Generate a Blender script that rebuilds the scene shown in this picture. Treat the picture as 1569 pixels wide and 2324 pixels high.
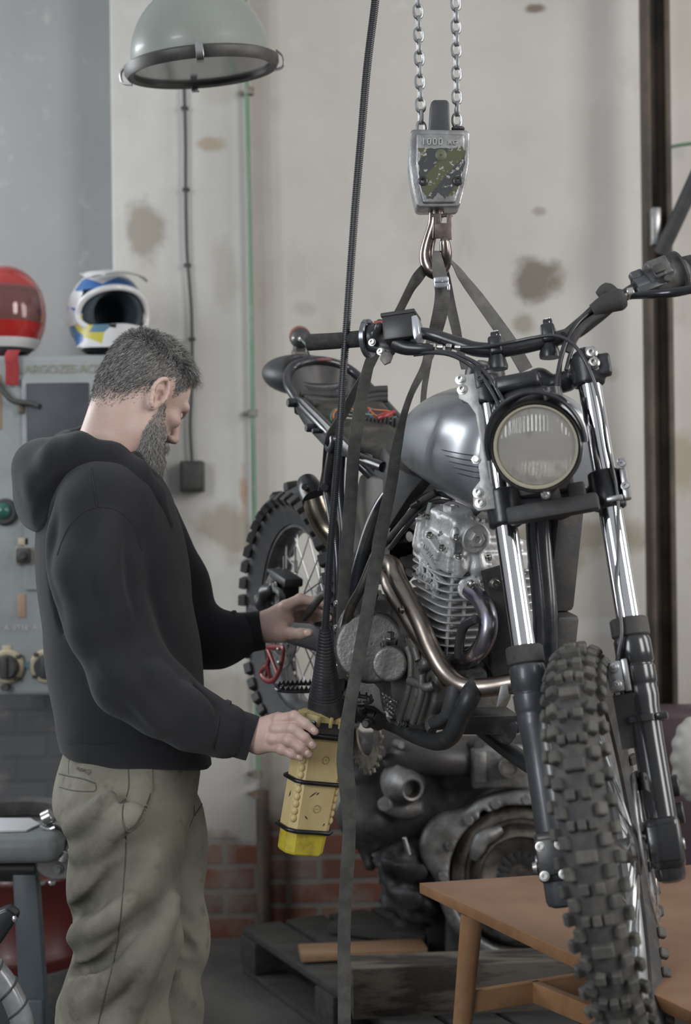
import bpy, bmesh, math, random
import numpy as np
from mathutils import Vector, Matrix
random.seed(7); rng = np.random.default_rng(7)
for _o in list(bpy.data.objects): bpy.data.objects.remove(_o, do_unlink=True)
SC = bpy.context.scene; COL = SC.collection

# ------------------------------------------------------------------ camera
FPX, CX, CY, EYE = 3340.0, 784.5, 1162.0, 1.43          # focal length in pixels of the 1569x2324 frame, eye height
ROLL = math.radians(0.7)
CR = np.array([math.cos(ROLL), 0, -math.sin(ROLL)]); CU = np.array([math.sin(ROLL), 0, math.cos(ROLL)]); CF = np.array([0, 1., 0])
C0 = np.array([0, 0, EYE])
cd = bpy.data.cameras.new('camera'); cam = bpy.data.objects.new('camera', cd); COL.objects.link(cam)
cd.sensor_fit = 'VERTICAL'; cd.sensor_height = 36; cd.lens = FPX / 2324 * 36
mw = Matrix.Identity(4)
for i in range(3): mw[i][0] = CR[i]; mw[i][1] = CU[i]; mw[i][2] = -CF[i]; mw[i][3] = C0[i]
cam.matrix_world = mw
cd.dof.use_dof = True; cd.dof.focus_distance = 2.92; cd.dof.aperture_fstop = 3.0
cd.clip_start = 0.05; cd.clip_end = 60
SC.camera = cam

# ------------------------------------------------------------------ light
SC.view_settings.view_transform = 'Standard'; SC.view_settings.look = 'None'
SC.view_settings.gamma = 1.0; SC.view_settings.use_curve_mapping = False; SC.view_settings.exposure = 0.04
W = bpy.data.worlds.new('world'); SC.world = W; W.use_nodes = True
wn = W.node_tree.nodes; wl = W.node_tree.links
bg = wn['Background']
tcn = wn.new('ShaderNodeTexCoord'); sx = wn.new('ShaderNodeSeparateXYZ'); cr = wn.new('ShaderNodeValToRGB'); mr = wn.new('ShaderNodeMapRange')
wl.new(tcn.outputs['Generated'], sx.inputs[0]); wl.new(sx.outputs['Z'], mr.inputs[0]); mr.inputs[1].default_value = -0.6; mr.inputs[2].default_value = 1.0
wl.new(mr.outputs[0], cr.inputs[0])
cr.color_ramp.elements[0].color = (.10, .10, .105, 1); cr.color_ramp.elements[1].color = (.62, .65, .68, 1)
e = cr.color_ramp.elements.new(.40); e.color = (.30, .31, .33, 1)
wl.new(cr.outputs[0], bg.inputs[0]); bg.inputs[1].default_value = 0.80

def area(name, loc, target, w, h, power, col=(1, .98, .96)):
    L = bpy.data.lights.new(name, 'AREA'); L.shape = 'RECTANGLE'; L.size = w; L.size_y = h; L.energy = power; L.color = col
    o = bpy.data.objects.new(name, L); COL.objects.link(o); o.location = loc
    o.rotation_euler = (Vector(target) - Vector(loc)).to_track_quat('-Z', 'Y').to_euler()
    return o
# tall workshop windows, behind and beside the photographer
area('window_light', (-3.6, -1.6, 3.0), (0.2, 4.0, 1.1), 1.8, 2.8, 165, (.93, .97, 1.0))
area('window_light', (3.9, -0.4, 3.1), (0.6, 4.2, 1.2), 1.6, 2.8, 150, (1, .97, .93))
area('window_light', (-2.75, 4.45, 2.45), (0.2, 2.7, 1.4), 1.1, 1.7, 62, (.93, .97, 1.0))
area('window_light', (4.6, 2.8, 2.6), (0.3, 3.6, 1.3), 1.5, 2.6, 75, (1, .98, .95))

# ------------------------------------------------------------------ geometry helpers
def V(p): return np.asarray(p, dtype=float)
def nrm(v): v = V(v); return v / (np.linalg.norm(v) + 1e-12)
def ray(px, py): return CR * (px - CX) / FPX + CU * (CY - py) / FPX + CF
def P(px, py, d): return C0 + ray(px, py) * d
def Ps(l): return [P(*t) for t in l]
def perp(a):
    a = nrm(a); r = np.array([0, 0, 1.]) if abs(a[2]) < .9 else np.array([1., 0, 0])
    u = nrm(np.cross(a, r)); return u, np.cross(a, u)
def spline(pts, n):
    pts = np.array(pts, float); m = len(pts)
    if m < 3 or n <= 1: return pts
    ext = np.vstack([2 * pts[0] - pts[1], pts, 2 * pts[-1] - pts[-2]]); out = []
    for i in range(m - 1):
        p0, p1, p2, p3 = ext[i:i + 4]
        for j in range(n):
            t = j / n
            out.append(.5 * (2 * p1 + (p2 - p0) * t + (2 * p0 - 5 * p1 + 4 * p2 - p3) * t * t + (3 * p1 - p0 - 3 * p2 + p3) * t ** 3))
    out.append(pts[-1]); return np.array(out)
def cspline(pts, n):
    pts = np.array(pts, float); m = len(pts); out = []
    for i in range(m):
        p0, p1, p2, p3 = pts[(i - 1) % m], pts[i], pts[(i + 1) % m], pts[(i + 2) % m]
        for j in range(n):
            t = j / n
            out.append(.5 * (2 * p1 + (p2 - p0) * t + (2 * p0 - 5 * p1 + 4 * p2 - p3) * t * t + (3 * p1 - p0 - 3 * p2 + p3) * t ** 3))
    return np.array(out)

class G:
    def __init__(s): s.v = []; s.f = []; s.m = []; s.n = 0
    def add(s, v, f, mi=0):
        v = np.asarray(v, float).reshape(-1, 3); s.v.append(v)
        b = s.n; s.f += [tuple(b + int(i) for i in q) for q in f]; s.m += [mi] * len(f); s.n += len(v); return s
    def bm(s, bm, mi=0):
        bm.verts.index_update(); s.add([v.co[:] for v in bm.verts], [[v.index for v in f.verts] for f in bm.faces], mi); bm.free(); return s
    def box(s, c, size, ax=None, bev=.002, seg=2, mi=0, taper=None):
        bm = bmesh.new(); bmesh.ops.create_cube(bm, size=1)
        for v in bm.verts:
            if taper and v.co.z < 0: v.co.x *= taper[0]; v.co.y *= taper[1]
            v.co = Vector((v.co.x * size[0], v.co.y * size[1], v.co.z * size[2]))
        if bev > 0: bmesh.ops.bevel(bm, geom=bm.edges[:], offset=min(bev, min(size) * .45), segments=seg, affect='EDGES', profile=.5)
        if ax is None: ax = np.eye(3)
        A = np.array([nrm(a) for a in ax]); c = V(c)
        for v in bm.verts: v.co = Vector(c + np.array(v.co[:]) @ A)
        return s.bm(bm, mi)
    def lathe(s, o, axis, prof, n=32, mi=0, ref=None, sq=1.0, a0=0, a1=None):
        o = V(o); a = nrm(axis)
        if ref is None: u, w = perp(a)
        else: u = nrm(V(ref) - a * (V(ref) @ a)); w = np.cross(a, u)
        full = a1 is None; a1 = 2 * math.pi if full else a1; cnt = n if full else n + 1
        vs = []
        for r, h in prof:
            for i in range(cnt):
                t = a0 + (a1 - a0) * i / n; vs.append(o + a * h + (u * math.cos(t) + w * math.sin(t) * sq) * r)
        fs = []
        for k in range(len(prof) - 1):
            for i in range(n):
                j = (i + 1) % cnt
                fs.append((k * cnt + i, k * cnt + j, (k + 1) * cnt + j, (k + 1) * cnt + i))
        if full:
            if prof[0][0] > 1e-6: fs.append(tuple(range(n))[::-1])
            if prof[-1][0] > 1e-6: fs.append(tuple((len(prof) - 1) * n + i for i in range(n)))
        return s.add(vs, fs, mi)
    def cyl(s, p0, p1, r0, r1=None, n=24, bev=.0015, mi=0):
        p0 = V(p0); p1 = V(p1); L = np.linalg.norm(p1 - p0); r1 = r0 if r1 is None else r1; b = min(bev, L * .4, r0 * .5, max(r1, 1e-4) * .5)
        return s.lathe(p0, p1 - p0, [(r0 - b, 0), (r0, b), (r1, L - b), (r1 - b, L)], n, mi)
    def ring(s, p0, p1, ro, ri, n=32, mi=0):
        p0 = V(p0); p1 = V(p1); L = np.linalg.norm(p1 - p0); b = min(.001, L * .2, (ro - ri) * .3)
        return s.lathe2(p0, p1 - p0, [(ri, b), (ri + b, 0), (ro - b, 0), (ro, b), (ro, L - b), (ro - b, L), (ri + b, L), (ri, L - b)], n, mi)
    def lathe2(s, o, axis, prof, n=32, mi=0):      # closed profile loop
        o = V(o); a = nrm(axis); u, w = perp(a); vs = []; m = len(prof)
        for r, h in prof:
            for i in range(n):
                t = 2 * math.pi * i / n; vs.append(o + a * h + (u * math.cos(t) + w * math.sin(t)) * r)
        fs = [(k * n + i, k * n + (i + 1) % n, ((k + 1) % m) * n + (i + 1) % n, ((k + 1) % m) * n + i) for k in range(m) for i in range(n)]
        return s.add(vs, fs, mi)
    def ell(s, c, rad, ax=None, n=24, m=14, mi=0):
        if np.isscalar(rad): rad = (rad,) * 3
        A = np.eye(3) if ax is None else np.array([nrm(a) for a in ax]); c = V(c); vs = [c + A[2] * rad[2]]
        for j in range(1, m):
            t = math.pi * j / m
            for i in range(n):
                p = 2 * math.pi * i / n
                vs.append(c + A[0] * rad[0] * math.sin(t) * math.cos(p) + A[1] * rad[1] * math.sin(t) * math.sin(p) + A[2] * rad[2] * math.cos(t))
        vs.append(c - A[2] * rad[2]); fs = [(0, 1 + i, 1 + (i + 1) % n) for i in range(n)]
        for j in range(m - 2):
            for i in range(n): fs.append((1 + j * n + i, 1 + (j + 1) * n + i, 1 + (j + 1) * n + (i + 1) % n, 1 + j * n + (i + 1) % n))
        L = len(vs) - 1; fs += [(L, 1 + (m - 2) * n + (i + 1) % n, 1 + (m - 2) * n + i) for i in range(n)]
        return s.add(vs, fs, mi)
    def tube(s, pts, r, n=12, sp=6, closed=False, mi=0, aspect=1.0, side=None):
        """round (or flattened) section swept along a smooth path; r may be a list along the control points"""
        pts = np.array(pts, float)
        if np.isscalar(r): r = [r] * len(pts)
        r = np.array(r, float)
        if closed: q = cspline(pts, sp); rr = cspline(np.stack([r] * 3, 1), sp)[:, 0]
        elif sp > 1 and len(pts) > 2: q = spline(pts, sp); rr = np.interp(np.linspace(0, len(pts) - 1, len(q)), range(len(pts)), r)
        else: q = pts; rr = r
        m = len(q); tg = np.zeros_like(q)
        for i in range(m):
            tg[i] = nrm(q[(i + 1) % m] - q[(i - 1) % m]) if closed else nrm(q[min(i + 1, m - 1)] - q[max(i - 1, 0)])
        u = perp(tg[0])[0] if side is None else nrm(V(side) - tg[0] * (V(side) @ tg[0]))
        us = []
        for i in range(m):
            if side is not None: u = nrm(V(side) - tg[i] * (V(side) @ tg[i]))
            else: u = nrm(u - tg[i] * (u @ tg[i]))
            us.append(u)
        if closed and side is None:      # spread the twist left over
            w = np.cross(tg[0], us[0]); un = nrm(us[-1] - tg[0] * (us[-1] @ tg[0])); ang = math.atan2(un @ w, un @ us[0])
        else: ang = 0
        vs = []
        for i in range(m):
            w = np.cross(tg[i], us[i]); off = -ang * i / m
            for k in range(n):
                t = 2 * math.pi * k / n + off; vs.append(q[i] + (us[i] * math.cos(t) + w * math.sin(t) * aspect) * rr[i])
        fs = []
        for i in range(m if closed else m - 1):
            j = (i + 1) % m
            for k in range(n): fs.append((i * n + k, i * n + (k + 1) % n, j * n + (k + 1) % n, j * n + k))
        if not closed: fs += [tuple(range(n))[::-1], tuple((m - 1) * n + k for k in range(n))]
        return s.add(vs, fs, mi)
    def ribbon(s, pts, side, w, t=.0025, sp=6, mi=0):
        """flat webbing: side is one direction or one per control point"""
        pts = np.array(pts, float); k = len(pts); side = np.array([side] * k if np.ndim(side) == 1 else side, float)
        w = np.array([w] * k if np.isscalar(w) else w, float)
        q = spline(pts, sp); sd = spline(side, sp) if k > 2 and sp > 1 else side; ww = np.interp(np.linspace(0, k - 1, len(q)), range(k), w); m = len(q); vs = []
        for i in range(m):
            tg = nrm(q[min(i + 1, m - 1)] - q[max(i - 1, 0)]); a = nrm(sd[i] - tg * (sd[i] @ tg)); b = np.cross(tg, a)
            for x, y in ((-.5, -.3), (-.45, -.5), (.45, -.5), (.5, -.3), (.5, .3), (.45, .5), (-.45, .5), (-.5, .3)): vs.append(q[i] + a * ww[i] * x + b * t * y)
        n = 8; fs = [(i * n + j, i * n + (j + 1) % n, (i + 1) * n + (j + 1) % n, (i + 1) * n + j) for i in range(m - 1) for j in range(n)]
        fs += [tuple(range(n))[::-1], tuple((m - 1) * n + j for j in range(n))]
        return s.add(vs, fs, mi)
    def prism(s, poly, vec, bev=.002, seg=2, mi=0):
        bm = bmesh.new(); vs = [bm.verts.new(Vector(p)) for p in poly]; f = bm.faces.new(vs)
        r = bmesh.ops.extrude_face_region(bm, geom=[f]); nv = [g for g in r['geom'] if isinstance(g, bmesh.types.BMVert)]
        bmesh.ops.translate(bm, verts=nv, vec=Vector(vec)); bmesh.ops.recalc_face_normals(bm, faces=bm.faces[:])
        if bev > 0: bmesh.ops.bevel(bm, geom=bm.edges[:], offset=bev, segments=seg, affect='EDGES', profile=.5, clamp_overlap=True)
        return s.bm(bm, mi)
    def loft(s, rings, mi=0, cap=True, closed=False):
        n = len(rings[0]); vs = [p for r in rings for p in r]; m = len(rings)
        fs = [(i * n + j, i * n + (j + 1) % n, ((i + 1) % m) * n + (j + 1) % n, ((i + 1) % m) * n + j) for i in range(m if closed else m - 1) for j in range(n)]
        if cap and not closed: fs += [tuple(range(n))[::-1], tuple((m - 1) * n + j for j in range(n))]
        return s.add(vs, fs, mi)
    def sheet(s, grid, t=.003, mi=0):
        """a grid of points given thickness t"""
        g = np.array(grid, float); a, b = g.shape[:2]; du = np.gradient(g, axis=0); dv = np.gradient(g, axis=1); N = np.cross(du, dv); N /= np.linalg.norm(N, axis=2, keepdims=True) + 1e-9
        top = g; bot = g - N * t; vs = np.vstack([top.reshape(-1, 3), bot.reshape(-1, 3)]); o = a * b; I = lambda i, j: i * b + j; fs = []
        for i in range(a - 1):
            for j in range(b - 1):
                q = (I(i, j), I(i + 1, j), I(i + 1, j + 1), I(i, j + 1)); fs += [q, tuple(o + k for k in q[::-1])]
        for i in range(a - 1): fs += [(I(i, 0), o + I(i, 0), o + I(i + 1, 0), I(i + 1, 0)), (I(i, b - 1), I(i + 1, b - 1), o + I(i + 1, b - 1), o + I(i, b - 1))]
        for j in range(b - 1): fs += [(I(0, j), I(0, j + 1), o + I(0, j + 1), o + I(0, j)), (I(a - 1, j), o + I(a - 1, j), o + I(a - 1, j + 1), I(a - 1, j + 1))]
        return s.add(vs, fs, mi)
    def bolt(s, p, ax, r=.006, h=.005, mi=0, socket=True):
        p = V(p); a = nrm(ax); s.lathe(p, a, [(r * 1.35, 0), (r * 1.35, h * .25), (r, h * .28), (r, h * .9), (r * .9, h)] + ([(r * .5, h), (r * .45, h * .4), (0, h * .4)] if socket else [(0, h)]), 6 if not socket else 16, mi); return s
def mesh_obj(name, g, mats, parent=None, smooth=True, ang=.7, label=None, recalc=True):
    me = bpy.data.meshes.new(name); vs = np.vstack(g.v); me.from_pydata(vs.tolist(), [], g.f); mats = mats if isinstance(mats, (list, tuple)) else [mats]
    for m in mats: me.materials.append(m)
    me.polygons.foreach_set('material_index', g.m)
    if recalc:
        bm = bmesh.new(); bm.from_mesh(me); bmesh.ops.recalc_face_normals(bm, faces=bm.faces[:]); bm.to_mesh(me); bm.free()
    if smooth:
        me.polygons.foreach_set('use_smooth', [True] * len(me.polygons)); me.set_sharp_from_angle(angle=ang)
    o = bpy.data.objects.new(name, me); COL.objects.link(o)
    if parent is not None:
        o.parent = parent
        if parent.type == 'EMPTY': o.matrix_parent_inverse = Matrix.Translation(-Vector(parent.location))
    if label: o['label'] = label
    return o
def thing(name, label, cat, loc, group=None):
    o = bpy.data.objects.new(name, None); COL.objects.link(o); o.location = Vector(loc); o.empty_display_size = .05
    o['label'] = label; o['category'] = cat
    if group: o['group'] = group
    return o
def tag(o, label, cat, group=None, kind=None):
    o['label'] = label; o['category'] = cat
    if group: o['group'] = group
    if kind: o['kind'] = kind
    return o
def struct(o): o['kind'] = 'structure'; return o
def text_g(g, s, size, o, right, up, ext=.001, mi=0, center=True, space=1.0):
    cu = bpy.data.curves.new('t', 'FONT'); cu.body = s; cu.size = size; cu.extrude = ext; cu.space_character = space; cu.align_x = 'CENTER' if center else 'LEFT'; cu.align_y = 'CENTER'
    ob = bpy.data.objects.new('t', cu); COL.objects.link(ob); dg = bpy.context.evaluated_depsgraph_get(); dg.update(); me = bpy.data.meshes.new_from_object(ob.evaluated_get(dg))
    R = nrm(right); Uv = nrm(up); N = np.cross(R, Uv); o = V(o)
    g.add([o + R * v.co.x + Uv * v.co.y + N * v.co.z for v in me.vertices], [tuple(p.vertices) for p in me.polygons], mi)
    bpy.data.objects.remove(ob); bpy.data.curves.remove(cu); bpy.data.meshes.remove(me); return g

# ------------------------------------------------------------------ signed-distance bodies (for cloth, skin and cast shapes)
def smin(a, b, k):
    h = np.clip(.5 + .5 * (b - a) / k, 0, 1); return b * (1 - h) + a * h - k * h * (1 - h)
class SDF:
    def __init__(s, lo, hi, h):
        lo, hi = np.minimum(lo, hi), np.maximum(lo, hi); s.lo = V(lo); s.h = h; s.n = np.ceil((V(hi) - s.lo) / h).astype(int) + 1; s.f = np.full(s.n, .2, np.float32)
    def _sl(s, lo, hi):
        a = np.maximum(np.floor((lo - s.lo) / s.h).astype(int), 0); b = np.minimum(np.ceil((hi - s.lo) / s.h).astype(int) + 1, s.n)
        if np.any(b <= a): return None, None
        ax = [s.lo[i] + s.h * np.arange(a[i], b[i]) for i in range(3)]; X = np.stack(np.meshgrid(*ax, indexing='ij'), -1)
        return (slice(a[0], b[0]), slice(a[1], b[1]), slice(a[2], b[2])), X
    def _put(s, sl, d, k, sub):
        if sub: s.f[sl] = -smin(-s.f[sl], d, k)
        else: s.f[sl] = smin(s.f[sl], d, k)
    def cone(s, a, b, ra, rb, k=.01, sub=False):
        a = V(a); b = V(b); m = max(ra, rb) + k * 1.5 + 3 * s.h; sl, X = s._sl(np.minimum(a, b) - m, np.maximum(a, b) + m)
        if sl is None: return s
        ab = b - a; L2 = ab @ ab + 1e-12; t = np.clip(((X - a) @ ab) / L2, 0, 1); d = np.linalg.norm(X - a - t[..., None] * ab, axis=-1) - (ra + (rb - ra) * t)
        s._put(sl, d, k, sub); return s
    def chain(s, pts, rs, k=.01, sub=False, sp=1):
        pts = np.array(pts, float)
        if np.isscalar(rs): rs = [rs] * len(pts)
        if sp > 1: q = spline(pts, sp); rs = np.interp(np.linspace(0, len(pts) - 1, len(q)), range(len(pts)), rs); pts = q
        for i in range(len(pts) - 1): s.cone(pts[i], pts[i + 1], rs[i], rs[i + 1], k, sub)
        return s
    def ell(s, c, rad, ax=None, k=.01, sub=False):
        A = np.eye(3) if ax is None else np.array([nrm(x) for x in ax]); rad = V(rad) if not np.isscalar(rad) else np.array([rad] * 3, float); c = V(c); m = np.max(rad) + k * 1.5 + 3 * s.h
        sl, X = s._sl(c - m, c + m)
        if sl is None: return s
        q = (X - c) @ A.T; k0 = np.linalg.norm(q / rad, axis=-1); k1 = np.linalg.norm(q / (rad * rad), axis=-1) + 1e-9; d = np.where(k0 < 1e-3, -np.min(rad), k0 * (k0 - 1) / k1)
        s._put(sl, d, k, sub); return s
    def cyl(s, a, b, R, rr=.004, k=.004, sub=False):      # flat-ended round plug from a to b with edge radius rr
        a = V(a); b = V(b); c = (a + b) / 2; H = np.linalg.norm(b - a) / 2; ax = nrm(b - a); m = math.hypot(R, H) + k * 1.5 + 3 * s.h; sl, X = s._sl(c - m, c + m)
        if sl is None: return s
        q = X - c; z = q @ ax; r = np.sqrt(np.maximum((q * q).sum(-1) - z * z, 0)); dx = r - (R - rr); dz = np.abs(z) - (H - rr)
        d = np.hypot(np.maximum(dx, 0), np.maximum(dz, 0)) + np.minimum(np.maximum(dx, dz), 0) - rr; s._put(sl, d, k, sub); return s
    def box(s, c, half, ax=None, r=.004, k=.004, sub=False):
        A = np.eye(3) if ax is None else np.array([nrm(x) for x in ax]); half = V(half); c = V(c); m = np.linalg.norm(half) + k * 1.5 + 3 * s.h
        sl, X = s._sl(c - m, c + m)
        if sl is None: return s
        q = np.abs((X - c) @ A.T) - (half - r); d = np.linalg.norm(np.maximum(q, 0), axis=-1) + np.minimum(q.max(-1), 0) - r
        s._put(sl, d, k, sub); return s
    def warp(s, fn):
        ax = [s.lo[i] + s.h * np.arange(s.n[i]) for i in range(3)]; X = np.meshgrid(*ax, indexing='ij', sparse=True); near = np.abs(s.f) < .05
        s.f = s.f + np.where(near, fn(*X), 0).astype(np.float32); return s
    def mesh(s, g, mi=0):
        f = s.f; ins = f < 0; n = np.array(f.shape); c = n - 1
        cor = [(i, j, k) for i in (0, 1) for j in (0, 1) for k in (0, 1)]; sub = lambda A, o: A[o[0]:o[0] + c[0], o[1]:o[1] + c[1], o[2]:o[2] + c[2]]
        cnt = sum(sub(ins, o).astype(np.int8) for o in cor); act = (cnt > 0) & (cnt < 8); idx = np.full(c, -1, np.int64); ii = np.argwhere(act); idx[act] = np.arange(len(ii))
        acc = np.zeros((len(ii), 3)); num = np.zeros(len(ii)); F = {o: f[ii[:, 0] + o[0], ii[:, 1] + o[1], ii[:, 2] + o[2]].astype(float) for o in cor}
        for o in cor:
            for a in range(3):
                if o[a] == 0:
                    p = list(o); p[a] = 1; p = tuple(p); fa, fb = F[o], F[p]; m = (fa < 0) != (fb < 0); t = np.where(m, fa / (fa - fb + (~m) * 1.0), 0)
                    q = np.array(o, float)[None].repeat(len(ii), 0); q[:, a] += t; acc[m] += q[m]; num[m] += 1
        vs = s.lo + (ii + acc / num[:, None]) * s.h; fs = []
        for a in range(3):
            b, d = [(1, 2), (2, 0), (0, 1)][a]; lo = [1, 1, 1]; lo[a] = 0; e = np.zeros(3, int); e[a] = 1; hi = n - 1
            A = ins[lo[0]:hi[0], lo[1]:hi[1], lo[2]:hi[2]]; B = ins[lo[0] + e[0]:hi[0] + e[0], lo[1] + e[1]:hi[1] + e[1], lo[2] + e[2]:hi[2] + e[2]]
            w = np.argwhere(A != B) + np.array(lo)
            if not len(w): continue
            fl = ins[w[:, 0], w[:, 1], w[:, 2]]; eb = np.zeros(3, int); eb[b] = 1; ed = np.zeros(3, int); ed[d] = 1
            q = [idx[tuple((w - x).T)] for x in (eb + ed, ed, 0 * eb, eb)]; Q = np.stack(q, 1); Q[~fl] = Q[~fl][:, ::-1]; Q = Q[(Q >= 0).all(1)]; fs.append(Q)
        Q = np.vstack(fs); g.add(vs, Q.tolist(), mi); return g

# ------------------------------------------------------------------ materials
def mat(name, col, rough=.5, metal=0., col2=None, vs=8, v0=.42, v1=.62, bump=0, bs=60, r2=None, coat=0, det=6, spec=None, trans=0, ior=1.45, aniso=0, stretch=None):
    m = bpy.data.materials.new(name); m.use_nodes = True; nt = m.node_tree; N = nt.nodes; L = nt.links; b = N['Principled BSDF']
    b.inputs['Base Color'].default_value = (*col, 1); b.inputs['Roughness'].default_value = rough; b.inputs['Metallic'].default_value = metal
    if coat: b.inputs['Coat Weight'].default_value = coat; b.inputs['Coat Roughness'].default_value = .08
    if spec is not None: b.inputs['Specular IOR Level'].default_value = spec
    if trans: b.inputs['Transmission Weight'].default_value = trans; b.inputs['IOR'].default_value = ior
    tc = N.new('ShaderNodeTexCoord'); out = tc.outputs['Object']
    if stretch:
        mp = N.new('ShaderNodeMapping'); mp.inputs['Scale'].default_value = stretch; L.new(out, mp.inputs[0]); out = mp.outputs[0]
    if col2 is not None or r2 is not None:
        no = N.new('ShaderNodeTexNoise'); no.inputs['Scale'].default_value = vs; no.inputs['Detail'].default_value = det; no.inputs['Roughness'].default_value = .62; L.new(out, no.inputs['Vector'])
        mp = N.new('ShaderNodeMapRange'); mp.inputs[1].default_value = v0; mp.inputs[2].default_value = v1; L.new(no.outputs[0], mp.inputs[0])
        if col2 is not None:
            mx = N.new('ShaderNodeMix'); mx.data_type = 'RGBA'; mx.inputs[6].default_value = (*col, 1); mx.inputs[7].default_value = (*col2, 1); L.new(mp.outputs[0], mx.inputs[0]); L.new(mx.outputs[2], b.inputs['Base Color'])
        if r2 is not None:
            m2 = N.new('ShaderNodeMapRange'); m2.inputs[3].default_value = rough; m2.inputs[4].default_value = r2; L.new(mp.outputs[0], m2.inputs[0]); L.new(m2.outputs[0], b.inputs['Roughness'])
    if bump:
        nb = N.new('ShaderNodeTexNoise'); nb.inputs['Scale'].default_value = bs; nb.inputs['Detail'].default_value = 4; L.new(out, nb.inputs['Vector'])
        bp = N.new('ShaderNodeBump'); bp.inputs['Strength'].default_value = bump; bp.inputs['Distance'].default_value = .004; L.new(nb.outputs[0], bp.inputs['Height']); L.new(bp.outputs[0], b.inputs['Normal'])
    return m
def wave_bump(m, scale, strength, direction='Z', rot=None, dist=.001):
    nt = m.node_tree; N = nt.nodes; L = nt.links; b = N['Principled BSDF']; tc = N.new('ShaderNodeTexCoord'); wv = N.new('ShaderNodeTexWave'); wv.bands_direction = direction; wv.inputs['Scale'].default_value = scale; wv.inputs['Distortion'].default_value = .3
    L.new(tc.outputs['Object'], wv.inputs['Vector']); bp = N.new('ShaderNodeBump'); bp.inputs['Strength'].default_value = strength; bp.inputs['Distance'].default_value = dist; L.new(wv.outputs['Fac'], bp.inputs['Height']); L.new(bp.outputs[0], b.inputs['Normal']); return m
BLK = mat('black_paint', (.022, .023, .027), .3, 0, (.05, .048, .046), 9, .5, .75, .05, 40, r2=.55)
BLKM = mat('black_matte', (.03, .03, .032), .6, 0, (.06, .057, .052), 14, .45, .7, .15, 90)
RUB = mat('rubber', (.035, .034, .034), .72, 0, (.075, .07, .064), 22, .45, .7, .25, 120)
RUBR = mat('rubber_rear', (.04, .04, .042), .75, 0, (.065, .062, .06), 12, .45, .7, .2, 100)
CHR = mat('chrome', (.86, .86, .88), .06, 1.0)
STL = mat('steel', (.5, .5, .51), .32, 1.0, (.34, .33, .32), 30, .45, .65, .05, 80)
ALU = mat('cast_aluminium', (.5, .5, .51), .42, .75, (.36, .355, .35), 16, .4, .7, .25, 160, r2=.6)
ALUD = mat('cast_aluminium_dull', (.21, .205, .20), .42, .7, (.15, .14, .13), 9, .42, .66, .3, 120, r2=.62)
BOLT = mat('zinc_bolt', (.62, .62, .6), .3, 1.0, (.4, .38, .34), 60, .45, .7)
EXH = mat('exhaust_steel', (.33, .285, .25), .30, 1.0, (.2, .17, .15), 10, .4, .68, .04, 60, r2=.42)
EXH2 = mat('exhaust_blued', (.42, .38, .38), .24, 1.0, (.27, .26, .33), 14, .42, .62, .02, 60, r2=.36)
WEB = mat('webbing', (.10, .097, .092), .85, 0, (.15, .145, .138), 40, .4, .7, .3, 500)
PLA = mat('black_plastic', (.03, .03, .033), .38, 0, (.055, .053, .05), 14, .5, .75, .06, 90)

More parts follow.
